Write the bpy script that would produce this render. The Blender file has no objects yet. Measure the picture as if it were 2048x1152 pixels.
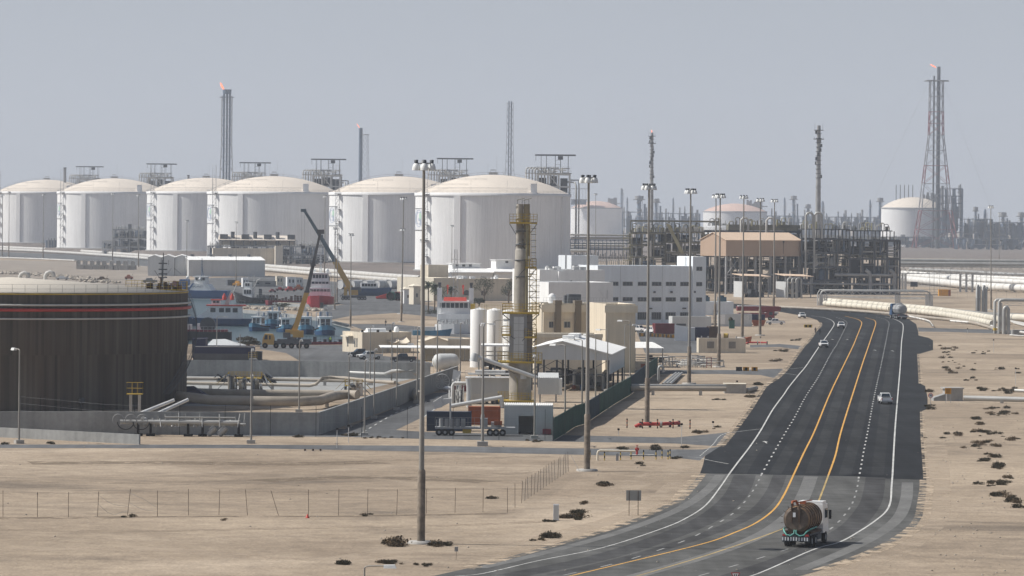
import bpy, math, random
from math import sin, cos, pi, radians, sqrt, atan2, hypot
from mathutils import Vector, Matrix
from mathutils.geometry import tessellate_polygon
R = random.Random(7)
SC = bpy.context.scene
COL = SC.collection
# ---------------------------------------------------------------- camera, sky, sun, exposure
FOC, EYE, ROLL, HX, HY = 8000.0, 30.0, 0.0087, 1024.0, 435.0     # focal length in photo pixels, eye height in m
cd = bpy.data.cameras.new('camera'); cam = bpy.data.objects.new('camera', cd); COL.objects.link(cam)
cam.location = (0, 0, EYE); cam.rotation_euler = (pi/2, -ROLL, 0)
cd.sensor_width = 36.0; cd.lens = FOC/2048*36; cd.shift_y = -141/2048
cd.clip_start = 1.0; cd.clip_end = 40000
SC.camera = cam
SUN_EL, SUN_AZ = radians(47), radians(6)          # from the left, a little behind the scene
sun_to = Vector((-cos(SUN_EL)*cos(SUN_AZ), cos(SUN_EL)*sin(SUN_AZ), sin(SUN_EL)))
ld = bpy.data.lights.new('sun', 'SUN'); ld.energy = 4.6; ld.angle = radians(0.5); ld.color = (1.0, .955, .88)
sun = bpy.data.objects.new('sun', ld); COL.objects.link(sun)
sun.rotation_euler = sun_to.to_track_quat('Z', 'Y').to_euler()
sun.location = (0, 0, 400)
W = bpy.data.worlds.new('World'); SC.world = W; W.use_nodes = True
nt = W.node_tree; bg = nt.nodes['Background']
sky = nt.nodes.new('ShaderNodeTexSky'); sky.sky_type = 'NISHITA'; sky.sun_disc = False
sky.sun_elevation = SUN_EL; sky.sun_rotation = atan2(sun_to.x, sun_to.y); sky.air_density = 1.0; sky.dust_density = 3.0; sky.ozone_density = 1.5
hs = nt.nodes.new('ShaderNodeHueSaturation'); hs.inputs['Saturation'].default_value = .55
mx = nt.nodes.new('ShaderNodeMix'); mx.data_type = 'RGBA'; mx.blend_type = 'MULTIPLY'; mx.inputs[0].default_value = 1.0
mx.inputs[7].default_value = (.78, .86, .99, 1)
nt.links.new(sky.outputs[0], hs.inputs['Color']); nt.links.new(hs.outputs[0], mx.inputs[6]); 
veil = nt.nodes.new('ShaderNodeMix'); veil.data_type = 'RGBA'; veil.inputs[0].default_value = .65; veil.inputs[7].default_value = (7.5, 8.1, 9.1, 1)   # dust veil over the whole sky
wtc = nt.nodes.new('ShaderNodeTexCoord'); wsx = nt.nodes.new('ShaderNodeSeparateXYZ'); nt.links.new(wtc.outputs['Generated'], wsx.inputs[0])
vr = nt.nodes.new('ShaderNodeMapRange'); vr.inputs[1].default_value = .03; vr.inputs[2].default_value = .22; vr.inputs[3].default_value = .80; vr.inputs[4].default_value = .03   # thickest at the horizon
nt.links.new(wsx.outputs[2], vr.inputs[0]); nt.links.new(vr.outputs[0], veil.inputs[0])
nt.links.new(mx.outputs[2], veil.inputs[6]); nt.links.new(veil.outputs[2], bg.inputs[0])
bg.inputs[1].default_value = .070
SC.view_settings.view_transform = 'Standard'; SC.view_settings.look = 'None'
SC.view_settings.exposure = 0.14; SC.view_settings.gamma = 1.0
SC.cycles.max_bounces = 6; SC.cycles.volume_bounces = 1; SC.cycles.transparent_max_bounces = 8

# ---------------------------------------------------------------- photo -> place
def uv(x, y):
    dx, dy = x-HX, y-HY
    return dx+ROLL*dy, dy-ROLL*dx
def G(x, y, z=0.0):                 # the point of height z seen at pixel x, y
    u, v = uv(x, y); d = FOC*(EYE-z)/v
    return Vector((u*d/FOC, d, z))
def P(x, y, d):                     # the point at distance d seen at pixel x, y
    u, v = uv(x, y); return Vector((u*d/FOC, d, EYE-v*d/FOC))
def ZT(x, y, d): return P(x, y, d).z
def D(y, x=1024, z=0): return G(x, y, z).y

# ---------------------------------------------------------------- materials
MATS = {}
def mat(name, col, rough=.75, metal=0.0, var=.16, scale=.35, streak=0.0, fine=0.0, spec=.3, bump=0.0, tint=None, ribs=None):
    m = bpy.data.materials.new(name); m.use_nodes = True; n = m.node_tree; L = n.links.new
    b = n.nodes['Principled BSDF']; b.inputs['Roughness'].default_value = rough; b.inputs['Metallic'].default_value = metal
    b.inputs['Specular IOR Level'].default_value = spec
    tc = n.nodes.new('ShaderNodeTexCoord')
    def noise(s, det=4, vec=None, ro=.6):
        t = n.nodes.new('ShaderNodeTexNoise'); t.inputs['Scale'].default_value = s; t.inputs['Detail'].default_value = det; t.inputs['Roughness'].default_value = ro
        L(vec or tc.outputs['Object'], t.inputs['Vector']); return t.outputs['Fac']
    def mapping(sc):
        k = n.nodes.new('ShaderNodeMapping'); k.inputs['Scale'].default_value = sc; L(tc.outputs['Object'], k.inputs['Vector']); return k.outputs[0]
    cur = None
    def mul(fac, lo, hi):
        nonlocal cur
        r = n.nodes.new('ShaderNodeMapRange'); r.inputs['From Min'].default_value = .3; r.inputs['From Max'].default_value = .7
        r.inputs['To Min'].default_value = lo; r.inputs['To Max'].default_value = hi; L(fac, r.inputs[0])
        if cur is None: cur = r.outputs[0]
        else:
            k = n.nodes.new('ShaderNodeMath'); k.operation = 'MULTIPLY'; L(cur, k.inputs[0]); L(r.outputs[0], k.inputs[1]); cur = k.outputs[0]
    if var: mul(noise(scale), 1-var, 1+var*.8)
    if fine: mul(noise(scale*14, 3), 1-fine, 1+fine)
    if streak: mul(noise(1.0, 3, mapping((.9, .9, .04))), 1-streak, 1+streak*.5)
    c4 = (*col, 1)
    if cur is None: b.inputs['Base Color'].default_value = c4
    else:
        v = n.nodes.new('ShaderNodeVectorMath'); v.operation = 'SCALE'; L(cur, v.inputs['Scale']); v.inputs[0].default_value = col
        out = v.outputs[0]
        if tint:
            q = n.nodes.new('ShaderNodeMix'); q.data_type = 'RGBA'
            r = n.nodes.new('ShaderNodeMapRange'); r.inputs['From Min'].default_value = tint[1]; r.inputs['From Max'].default_value = tint[1]+.15
            L(noise(tint[2], 5), r.inputs[0]); L(r.outputs[0], q.inputs[0]); L(out, q.inputs[6]); q.inputs[7].default_value = (*tint[0], 1); out = q.outputs[2]
        L(out, b.inputs['Base Color'])
    if bump:
        bp = n.nodes.new('ShaderNodeBump'); bp.inputs['Strength'].default_value = bump; bp.inputs['Distance'].default_value = .3
        L(noise(scale*6, 4), bp.inputs['Height']); L(bp.outputs[0], b.inputs['Normal'])
    MATS[name] = m; return m
def sand_mat():
    m = bpy.data.materials.new('sand'); m.use_nodes = True; n = m.node_tree; L = n.links.new
    b = n.nodes['Principled BSDF']; b.inputs['Roughness'].default_value = .95; b.inputs['Specular IOR Level'].default_value = .1
    tc = n.nodes.new('ShaderNodeTexCoord')
    def noise(s, det, ro=.6, w=0):
        t = n.nodes.new('ShaderNodeTexNoise'); t.inputs['Scale'].default_value = s; t.inputs['Detail'].default_value = det; t.inputs['Roughness'].default_value = ro; t.inputs['Distortion'].default_value = w
        L(tc.outputs['Object'], t.inputs['Vector']); return t.outputs['Fac']
    def ramp(f, a, c0, z, c1):
        r = n.nodes.new('ShaderNodeValToRGB'); e = r.color_ramp.elements; e[0].position = a; e[0].color = (*c0, 1); e[1].position = z; e[1].color = (*c1, 1); L(f, r.inputs[0]); return r.outputs[0]
    def mixc(t, f, a, c):
        k = n.nodes.new('ShaderNodeMix'); k.data_type = 'RGBA'; k.blend_type = t
        if isinstance(f, float): k.inputs[0].default_value = f
        else: L(f, k.inputs[0])
        for i, s in ((6, a), (7, c)):
            if isinstance(s, tuple): k.inputs[i].default_value = (*s, 1)
            else: L(s, k.inputs[i])
        return k.outputs[2]
    def rng(f, a, z, lo=0., hi=1.):
        r = n.nodes.new('ShaderNodeMapRange'); r.inputs[1].default_value = a; r.inputs[2].default_value = z; r.inputs[3].default_value = lo; r.inputs[4].default_value = hi; L(f, r.inputs[0]); return r.outputs[0]
    base = ramp(noise(.012, 5, .62), .36, (.280, .222, .166), .64, (.430, .348, .262))
    mpp = n.nodes.new('ShaderNodeMapping'); mpp.inputs['Scale'].default_value = (.017, .03, 1); L(tc.outputs['Object'], mpp.inputs[0])
    tt = n.nodes.new('ShaderNodeTexNoise'); tt.inputs['Scale'].default_value = 1; tt.inputs['Detail'].default_value = 7; tt.inputs['Roughness'].default_value = .66; tt.inputs['Distortion'].default_value = .9; L(mpp.outputs[0], tt.inputs[0]); streak = tt.outputs['Fac']
    damp = mixc('MIX', rng(streak, .54, .66, 0., .85), base, (.185, .152, .12))       # darker damp patches
    pale = mixc('MIX', rng(noise(.02, 6, .62, .8), .52, .70, 0., .85), damp, (.50, .41, .315))   # pale dry crust
    g1 = mixc('MULTIPLY', 1.0, pale, ramp(noise(.35, 5, .7), .3, (.74, .74, .75), .7, (1.12, 1.12, 1.11)))
    g2 = mixc('MULTIPLY', 1.0, g1, ramp(noise(3.2, 3, .7), .3, (.70, .70, .71), .7, (1.18, 1.18, 1.17)))
    peb = mixc('MIX', rng(noise(1.3, 4, .6), .66, .74, 0., .55), g2, (.16, .13, .11))
    L(peb, b.inputs['Base Color'])
    bp = n.nodes.new('ShaderNodeBump'); bp.inputs['Strength'].default_value = .6; bp.inputs['Distance'].default_value = .25
    L(noise(1.1, 5, .7), bp.inputs['Height']); L(bp.outputs[0], b.inputs['Normal'])
    MATS['sand'] = m; return m
def asphalt_mat(name, col, var=.2):
    m = bpy.data.materials.new(name); m.use_nodes = True; n = m.node_tree; L = n.links.new
    b = n.nodes['Principled BSDF']; b.inputs['Roughness'].default_value = .9; b.inputs['Specular IOR Level'].default_value = .06
    tc = n.nodes.new('ShaderNodeTexCoord')
    cur = None
    for s, det, lo, hi, mp in ((.03, 4, 1-var, 1+var, None), (1.0, 3, 1-var*.7, 1+var*.6, (.55, .025, 1)), (.4, 5, 1-var*.7, 1+var*.6, None), (9, 2, .88, 1.12, None)):
        t = n.nodes.new('ShaderNodeTexNoise'); t.inputs['Scale'].default_value = s; t.inputs['Detail'].default_value = det
        if mp:
            k = n.nodes.new('ShaderNodeMapping'); k.inputs['Scale'].default_value = mp; k.inputs['Rotation'].default_value = (0, 0, .12); L(tc.outputs['Object'], k.inputs[0]); L(k.outputs[0], t.inputs[0])
        else: L(tc.outputs['Object'], t.inputs[0])
        r = n.nodes.new('ShaderNodeMapRange'); r.inputs[1].default_value = .3; r.inputs[2].default_value = .7; r.inputs[3].default_value = lo; r.inputs[4].default_value = hi; L(t.outputs['Fac'], r.inputs[0])
        if cur is None: cur = r.outputs[0]
        else:
            k = n.nodes.new('ShaderNodeMath'); k.operation = 'MULTIPLY'; L(cur, k.inputs[0]); L(r.outputs[0], k.inputs[1]); cur = k.outputs[0]
    v = n.nodes.new('ShaderNodeVectorMath'); v.operation = 'SCALE'; L(cur, v.inputs['Scale']); v.inputs[0].default_value = col; L(v.outputs[0], b.inputs['Base Color'])
    MATS[name] = m; return m
sand_mat()
asphalt_mat('asphalt_new', (.026, .028, .031), .24)
asphalt_mat('asphalt_lane', (.037, .039, .041), .3)
asphalt_mat('asphalt_mid', (.066, .066, .067), .3)
asphalt_mat('asphalt_old', (.098, .098, .095), .28)
asphalt_mat('asphalt_yard', (.115, .118, .122), .2)
mat('gravel', (.27, .235, .20), .95, var=.3, scale=.05, fine=.3, spec=.1)
mat('gravel_dark', (.17, .145, .13), .95, var=.3, scale=.05, fine=.3, spec=.1)
mat('line_white', (.50, .50, .48), .8, var=.25, scale=.25, fine=.3)
mat('asphalt_pale', (.142, .141, .136), .9, var=.25, scale=.15, fine=.2)
mat('line_worn', (.30, .30, .29), .8, var=.3, scale=.3, fine=.3)
mat('line_yellow', (.60, .33, .075), .8, var=.18, scale=.2, fine=.25)
mat('line_yellow_worn', (.40, .29, .12), .8, var=.3, scale=.2, fine=.25)
mat('concrete', (.40, .385, .36), .9, var=.2, scale=.15, streak=.18, fine=.08)
mat('concrete_grey', (.30, .305, .30), .9, var=.2, scale=.12, streak=.2, fine=.08)
mat('pole_steel', (.29, .275, .25), .65, var=.15, scale=.2, streak=.12)
mat('pole_sleeve', (.21, .175, .14), .8, var=.45, scale=1.3)
mat('tank_white', (.80, .80, .795), .7, var=.05, scale=.06, streak=.11)
mat('tank_rib', (.72, .72, .72), .7, var=.05, scale=.1, streak=.05)
mat('dome_cream', (.66, .59, .51), .8, var=.08, scale=.04, fine=.03)
mat('dome_pink', (.60, .43, .36), .8, var=.1, scale=.04)
mat('steel_grey', (.30, .305, .31), .6, var=.25, scale=.3)
mat('steel_dark', (.072, .080, .092), .6, var=.3, scale=.3)
mat('stack_shell', (.37, .345, .305), .65, var=.2, scale=.5, streak=.2)
mat('steel_blue', (.12, .165, .235), .6, var=.2, scale=.3)
mat('steel_pale', (.56, .56, .55), .6, var=.2, scale=.3)
mat('pipe_pale', (.66, .65, .62), .6, var=.15, scale=.25)
mat('pipe_white', (.50, .49, .465), .6, var=.15, scale=.25)
mat('pipe_beige', (.60, .56, .47), .75, var=.18, scale=.25, fine=.06)
mat('pipe_tan', (.34, .30, .25), .6, var=.2, scale=.4)
mat('pipe_silver', (.40, .40, .385), .5, .3, var=.15, scale=.3)
mat('yellow_paint', (.50, .35, .06), .6, var=.2, scale=.6)
mat('ochre_flue', (.30, .265, .19), .7, var=.25, scale=.6, streak=.2)
mat('ochre', (.36, .33, .20), .7, var=.25, scale=.3)
mat('plant_olive', (.20, .19, .15), .75, var=.35, scale=.25)
mat('plant_dark', (.040, .047, .058), .75, var=.5, scale=.25)
mat('terracotta', (.45, .33, .245), .8, var=.06, scale=.1, streak=.05)
mat('terracotta_roof', (.66, .50, .37), .8, var=.06, scale=.1)
mat('wall_white', (.78, .78, .77), .85, var=.04, scale=.08, streak=.06)
mat('wall_bluegrey', (.70, .745, .785), .85, var=.05, scale=.08, streak=.07)
mat('wall_cream', (.66, .60, .49), .85, var=.06, scale=.1, streak=.10)
mat('wall_sand', (.62, .55, .44), .85, var=.07, scale=.1, streak=.14)
mat('wall_brown', (.17, .145, .115), .85, var=.15, scale=.2, streak=.2)
mat('tank_roof', (.60, .55, .475), .8, var=.06, scale=.08, fine=.03)
mat('roof_white', (.82, .82, .80), .7, var=.05, scale=.1, fine=.02)
mat('sheet_metal', (.55, .565, .57), .5, .1, var=.08, scale=.1, streak=.08)
mat('sheet_pale', (.56, .57, .565), .55, var=.08, scale=.1, streak=.08)
mat('glass_dark', (.030, .045, .062), .12, var=.3, scale=.5, spec=.6)
mat('black_void', (.012, .012, .013), .9, var=.2)
mat('rubber', (.022, .022, .023), .85, var=.2, scale=2)
mat('car_white', (.80, .80, .79), .3, var=.03, scale=.5, spec=.5)
mat('car_silver', (.45, .46, .48), .3, .3, var=.05, spec=.5)
mat('car_dark', (.05, .055, .065), .3, var=.1, spec=.5)
mat('chrome_grey', (.35, .36, .37), .35, .5, var=.1)
mat('red_paint', (.42, .045, .04), .55, var=.18, scale=.5)
mat('red_light', (.55, .075, .055), .5, var=.1)
mat('maroon', (.20, .032, .042), .55, var=.2, scale=.4, streak=.1)
mat('rust_tank', (.27, .17, .095), .6, var=.45, scale=.9, streak=.3, tint=((.06, .03, .02), .6, 1.4))
mat('tank_front', (.135, .10, .075), .65, var=.45, scale=1.2, streak=.35)
mat('rust_orange', (.30, .085, .035), .8, var=.25, scale=.8)
mat('rust_dark', (.10, .065, .045), .85, var=.4, scale=.8)
mat('hull_blue', (.05, .12, .27), .5, var=.1, scale=.2, streak=.1)
mat('hull_deep', (.025, .07, .155), .5, var=.15, scale=.2, streak=.15)
mat('tug_blue', (.085, .22, .33), .6, var=.3, scale=.4, streak=.15)
mat('hull_black', (.035, .037, .042), .7, var=.4, scale=.3, streak=.25)
mat('hull_red', (.40, .035, .045), .55, var=.15, scale=.2, streak=.15)
mat('navy', (.018, .022, .065), .6, var=.15, scale=.2)
mat('ship_white', (.76, .77, .77), .5, var=.06, scale=.3, streak=.1)
mat('crane_yellow', (.50, .31, .09), .55, var=.13, scale=.3)
mat('crane_grey', (.105, .11, .12), .5, var=.2, scale=.4)
mat('crane_blue', (.10, .145, .17), .5, var=.2, scale=.4)
mat('green_sheet', (.035, .12, .10), .6, var=.25, scale=.3, streak=.2)
mat('green_blue', (.025, .07, .105), .6, var=.25, scale=.3, streak=.2)
mat('blue_container', (.018, .032, .065), .6, var=.2, scale=.4, streak=.2)
mat('white_panel', (.74, .75, .76), .6, var=.08, scale=.3)
mat('canvas', (.66, .58, .47), .8, var=.06, scale=.3)
mat('shrub', (.070, .062, .043), .9, var=.5, scale=2.0, spec=.05)
mat('shrub_dry', (.11, .08, .05), .9, var=.4, scale=2.0, spec=.05)
mat('leaf', (.055, .068, .045), .8, var=.45, scale=1.2, spec=.1)
mat('bark', (.16, .12, .085), .9, var=.3, scale=2)
mat('rock', (.36, .32, .27), .95, var=.3, scale=.7, bump=.5)
mat('rock_dark', (.14, .115, .095), .95, var=.3, scale=.7)
mat('hose', (.13, .38, .33), .5, var=.2, scale=2)
mat('hi_vis', (.35, .62, .10), .7, var=.1)
mat('cloth_dark', (.022, .024, .032), .9, var=.2)
mat('skin', (.32, .20, .14), .7, var=.05)
mat('hair', (.015, .012, .01), .9, var=.2)
mat('logo_blue', (.36, .41, .51), .7, var=.05)
mat('logo_green', (.42, .60, .48), .7, var=.05)
mat('sign_orange', (.62, .30, .04), .6, var=.12, scale=1)
mat('sign_back', (.34, .345, .33), .6, var=.12, scale=1)
mat('lattice_red', (.30, .10, .11), .7, var=.1)
mat('lattice_white', (.36, .36, .38), .7, var=.1)
mat('lamp_lens', (.70, .71, .70), .3, var=.1, scale=1)
def blend_mat(name, col, thr, sc, top=1.0):       # ragged film of drifted sand or a worn track: noise decides where it lies
    m = bpy.data.materials.new(name); m.use_nodes = True; n = m.node_tree; L = n.links.new; b = n.nodes['Principled BSDF']; b.inputs['Base Color'].default_value = (*col, 1); b.inputs['Roughness'].default_value = .95; b.inputs['Specular IOR Level'].default_value = .1
    tc = n.nodes.new('ShaderNodeTexCoord'); t = n.nodes.new('ShaderNodeTexNoise'); t.inputs['Scale'].default_value = sc; t.inputs['Detail'].default_value = 6; t.inputs['Roughness'].default_value = .7; L(tc.outputs['Object'], t.inputs[0])
    r = n.nodes.new('ShaderNodeMapRange'); r.inputs[1].default_value = thr; r.inputs[2].default_value = thr+.14; r.inputs[4].default_value = top; L(t.outputs['Fac'], r.inputs[0]); L(r.outputs[0], b.inputs['Alpha']); MATS[name] = m
blend_mat('drift_sand', (.44, .355, .265), .44, .35); blend_mat('verge_sand', (.47, .385, .295), .42, .16, .6); blend_mat('track_sand', (.22, .175, .13), .40, .3, .6); blend_mat('track_pale', (.47, .39, .30), .42, .2, .7)
def tank_clad():
    m = bpy.data.materials.new('rusty_cladding'); m.use_nodes = True; n = m.node_tree; L = n.links.new
    b = n.nodes['Principled BSDF']; b.inputs['Roughness'].default_value = .7; b.inputs['Specular IOR Level'].default_value = .25
    tc = n.nodes.new('ShaderNodeTexCoord'); sx = n.nodes.new('ShaderNodeSeparateXYZ'); L(tc.outputs['Object'], sx.inputs[0])
    at = n.nodes.new('ShaderNodeMath'); at.operation = 'ARCTAN2'; L(sx.outputs[1], at.inputs[0]); L(sx.outputs[0], at.inputs[1])
    cb = n.nodes.new('ShaderNodeCombineXYZ')
    def M2(op, a, bb):
        k = n.nodes.new('ShaderNodeMath'); k.operation = op
        for i, s in enumerate((a, bb)):
            if isinstance(s, (int, float)): k.inputs[i].default_value = s
            else: L(s, k.inputs[i])
        return k.outputs[0]
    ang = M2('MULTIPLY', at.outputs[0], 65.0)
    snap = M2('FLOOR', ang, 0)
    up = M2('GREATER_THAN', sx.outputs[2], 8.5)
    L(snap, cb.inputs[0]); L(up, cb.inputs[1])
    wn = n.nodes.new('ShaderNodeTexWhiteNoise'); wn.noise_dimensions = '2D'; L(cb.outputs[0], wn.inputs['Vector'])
    big = n.nodes.new('ShaderNodeTexNoise'); big.inputs['Scale'].default_value = 1; big.inputs['Detail'].default_value = 4
    mp = n.nodes.new('ShaderNodeMapping'); mp.inputs['Scale'].default_value = (.16, .16, .03); L(tc.outputs['Object'], mp.inputs[0]); L(mp.outputs[0], big.inputs[0])
    st = n.nodes.new('ShaderNodeTexNoise'); st.inputs['Scale'].default_value = 1; st.inputs['Detail'].default_value = 4
    mp2 = n.nodes.new('ShaderNodeMapping'); mp2.inputs['Scale'].default_value = (1.6, 1.6, .05); L(tc.outputs['Object'], mp2.inputs[0]); L(mp2.outputs[0], st.inputs[0])
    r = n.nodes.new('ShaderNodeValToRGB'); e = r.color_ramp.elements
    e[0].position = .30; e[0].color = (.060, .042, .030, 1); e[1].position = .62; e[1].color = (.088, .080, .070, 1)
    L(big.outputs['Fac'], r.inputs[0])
    v = M2('ADD', M2('MULTIPLY', wn.outputs['Value'], .75), M2('MULTIPLY', st.outputs['Fac'], .9))  # random panel tones; their strong contrast also stands in for shading of the ribs
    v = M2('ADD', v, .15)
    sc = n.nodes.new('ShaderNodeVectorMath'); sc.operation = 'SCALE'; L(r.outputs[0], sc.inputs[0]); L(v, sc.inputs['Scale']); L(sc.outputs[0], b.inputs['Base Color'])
    fr = M2('FRACT', M2('MULTIPLY', at.outputs[0], 195.0), 0)
    bp = n.nodes.new('ShaderNodeBump'); bp.inputs['Strength'].default_value = .8; bp.inputs['Distance'].default_value = .12
    L(M2('ABSOLUTE', M2('SUBTRACT', fr, .5), 0), bp.inputs['Height']); L(bp.outputs[0], b.inputs['Normal'])
    MATS['rusty_cladding'] = m
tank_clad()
def water_mat():
    m = bpy.data.materials.new('harbour_water'); m.use_nodes = True; n = m.node_tree; L = n.links.new
    b = n.nodes['Principled BSDF']; b.inputs['Base Color'].default_value = (.040, .068, .078, 1); b.inputs['Roughness'].default_value = .3; b.inputs['Specular IOR Level'].default_value = .28; b.inputs['IOR'].default_value = 1.33
    tc = n.nodes.new('ShaderNodeTexCoord')
    t = n.nodes.new('ShaderNodeTexNoise'); t.inputs['Scale'].default_value = .9; t.inputs['Detail'].default_value = 5; L(tc.outputs['Object'], t.inputs[0])
    bp = n.nodes.new('ShaderNodeBump'); bp.inputs['Strength'].default_value = .55; bp.inputs['Distance'].default_value = .35; L(t.outputs['Fac'], bp.inputs['Height']); L(bp.outputs[0], b.inputs['Normal'])
    MATS['harbour_water'] = m
water_mat()
def flame_mat():
    m = bpy.data.materials.new('flame'); m.use_nodes = True; n = m.node_tree
    b = n.nodes['Principled BSDF']; b.inputs['Base Color'].default_value = (.9, .3, .15, 1); b.inputs['Emission Color'].default_value = (1.0, .25, .12, 1); b.inputs['Emission Strength'].default_value = 1.5
    MATS['flame'] = m
flame_mat()

# ---------------------------------------------------------------- mesh builder
class MB:
    def __init__(s): s.v = []; s.f = []; s.m = []; s.sm = []; s.names = []; s.cur = 0; s.T = None
    def use(s, name):
        if name not in s.names: s.names.append(name)
        s.cur = s.names.index(name); return s
    def _add(s, vs, fs, smooth=False):
        o = len(s.v)
        if s.T is not None: vs = [s.T @ Vector(v) for v in vs]
        s.v.extend(tuple(v) for v in vs)
        for f in fs: s.f.append(tuple(i+o for i in f)); s.m.append(s.cur); s.sm.append(smooth)
        return s
    def box(s, x0, x1, y0, y1, z0, z1):
        return s._add([(x0,y0,z0),(x1,y0,z0),(x1,y1,z0),(x0,y1,z0),(x0,y0,z1),(x1,y0,z1),(x1,y1,z1),(x0,y1,z1)],
                      [(0,3,2,1),(4,5,6,7),(0,1,5,4),(1,2,6,5),(2,3,7,6),(3,0,4,7)])
    def cbox(s, c, sx, sy, sz): return s.box(c[0]-sx/2, c[0]+sx/2, c[1]-sy/2, c[1]+sy/2, c[2]-sz/2, c[2]+sz/2)
    def rbox(s, c, sx, sy, sz, rz):     # box turned about its own z, c = centre of the base
        ca, sa = cos(rz), sin(rz); vs = []
        for z in (0, sz):
            for px, py in ((-sx/2,-sy/2),(sx/2,-sy/2),(sx/2,sy/2),(-sx/2,sy/2)): vs.append((c[0]+px*ca-py*sa, c[1]+px*sa+py*ca, c[2]+z))
        return s._add(vs, [(0,3,2,1),(4,5,6,7),(0,1,5,4),(1,2,6,5),(2,3,7,6),(3,0,4,7)])
    def hexa(s, a, b):                  # two quads (bottom, top), four points each
        return s._add(list(a)+list(b), [(0,3,2,1),(4,5,6,7),(0,1,5,4),(1,2,6,5),(2,3,7,6),(3,0,4,7)])
    def poly(s, pts, flip=False):
        n = len(pts); return s._add(pts, [tuple(range(n)) if not flip else tuple(reversed(range(n)))])
    def prism(s, xy, z0, z1):           # xy counter-clockwise
        n = len(xy); vs = [(x, y, z0) for x, y in xy]+[(x, y, z1) for x, y in xy]
        fs = [tuple(reversed(range(n))), tuple(range(n, 2*n))]+[(i, (i+1) % n, n+(i+1) % n, n+i) for i in range(n)]
        return s._add(vs, fs)
    def extrude_y(s, xz, y0, y1):       # profile in x, z counter-clockwise as seen from -y
        n = len(xz); vs = [(x, y0, z) for x, z in xz]+[(x, y1, z) for x, z in xz]
        return s._add(vs, [tuple(range(n)), tuple(reversed(range(n, 2*n)))]+[(i, n+i, n+(i+1) % n, (i+1) % n) for i in range(n)])
    def extrude_x(s, yz, x0, x1):       # profile in y, z counter-clockwise as seen from +x
        n = len(yz); vs = [(x0, y, z) for y, z in yz]+[(x1, y, z) for y, z in yz]
        return s._add(vs, [tuple(reversed(range(n))), tuple(range(n, 2*n))]+[(i, (i+1) % n, n+(i+1) % n, n+i) for i in range(n)])
    def cyl(s, a, b, r0, r1=None, n=8, caps=True, smooth=None):
        a = Vector(a); b = Vector(b); r1 = r0 if r1 is None else r1; ax = b-a
        if ax.length < 1e-6: return s
        ax.normalize(); t = Vector((0, 0, 1)) if abs(ax.z) < .9 else Vector((1, 0, 0)); e = ax.cross(t).normalized(); g = ax.cross(e)
        vs = []
        for c, r in ((a, r0), (b, r1)):
            for i in range(n):
                w = 2*pi*(i+.5)/n; vs.append(c+(e*cos(w)+g*sin(w))*r)
        s._add(vs, [(i, n+i, n+(i+1) % n, (i+1) % n) for i in range(n)], (n > 5) if smooth is None else smooth)
        if caps: s._add(vs[:n], [tuple(range(n))]); s._add(vs[n:], [tuple(reversed(range(n)))])
        return s
    def bar(s, a, b, w=.1): return s.cyl(a, b, w*.7, None, 4, True, False)
    def tube(s, pts, r, n=8, caps=True):
        pts = [Vector(p) for p in pts]; rings = []; k = len(pts)
        rr = r if isinstance(r, (list, tuple)) else [r]*k
        prev = None
        for i, p in enumerate(pts):
            d = (pts[min(i+1, k-1)]-pts[max(i-1, 0)]).normalized()
            if prev is None: t = Vector((0, 0, 1)) if abs(d.z) < .9 else Vector((1, 0, 0)); e = d.cross(t).normalized()
            else: e = (prev-d*prev.dot(d)).normalized()
            prev = e; g = d.cross(e); rings.append([p+(e*cos(2*pi*j/n)+g*sin(2*pi*j/n))*rr[i] for j in range(n)])
        vs = [v for q in rings for v in q]
        fs = [(i*n+j, (i+1)*n+j, (i+1)*n+(j+1) % n, i*n+(j+1) % n) for i in range(k-1) for j in range(n)]
        s._add(vs, fs, True)
        if caps: s._add(rings[0], [tuple(range(n))]); s._add(rings[-1], [tuple(reversed(range(n)))])
        return s
    def lathe(s, prof, n=24, c=(0, 0, 0), a0=0, a1=2*pi, smooth=True):  # prof: (r, z) from bottom to top, outside
        full = abs(a1-a0-2*pi) < 1e-6; k = n if full else n+1; vs = []
        for r, z in prof:
            for i in range(k):
                w = a0+(a1-a0)*i/n; vs.append((c[0]+r*cos(w), c[1]+r*sin(w), c[2]+z))
        fs = []
        for j in range(len(prof)-1):
            for i in range(n):
                i2 = (i+1) % k; fs.append((j*k+i, j*k+i2, (j+1)*k+i2, (j+1)*k+i))
        return s._add(vs, fs, smooth)
    def ball(s, c, r, n=10, sz=1.0, jit=0, rnd=None):
        prof = []; vs = []; m = max(4, n//2)
        for j in range(m+1):
            t = -pi/2+pi*j/m
            for i in range(n):
                q = r*(1+(rnd.uniform(-jit, jit) if rnd else 0)); w = 2*pi*i/n
                vs.append((c[0]+q*cos(t)*cos(w), c[1]+q*cos(t)*sin(w), c[2]+q*sin(t)*sz))
        fs = [(j*n+i, j*n+(i+1) % n, (j+1)*n+(i+1) % n, (j+1)*n+i) for j in range(m) for i in range(n)]
        return s._add(vs, fs, True)
    def build(s, name, parent=None, loc=None, kind=None, label=None):
        me = bpy.data.meshes.new(name); me.from_pydata(s.v, [], s.f)
        for q in s.names: me.materials.append(MATS[q])
        me.polygons.foreach_set('material_index', s.m); me.polygons.foreach_set('use_smooth', s.sm); me.update()
        o = bpy.data.objects.new(name, me); COL.objects.link(o)
        if parent: o.parent = parent
        if loc is not None: o.location = loc
        if kind: o['kind'] = kind
        if label: o['label'] = label
        return o
def mb(m): return MB().use(m)
def tag(o, label, cat, group=None):
    o['label'] = label; o['category'] = cat
    if group: o['group'] = group
    return o
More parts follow.
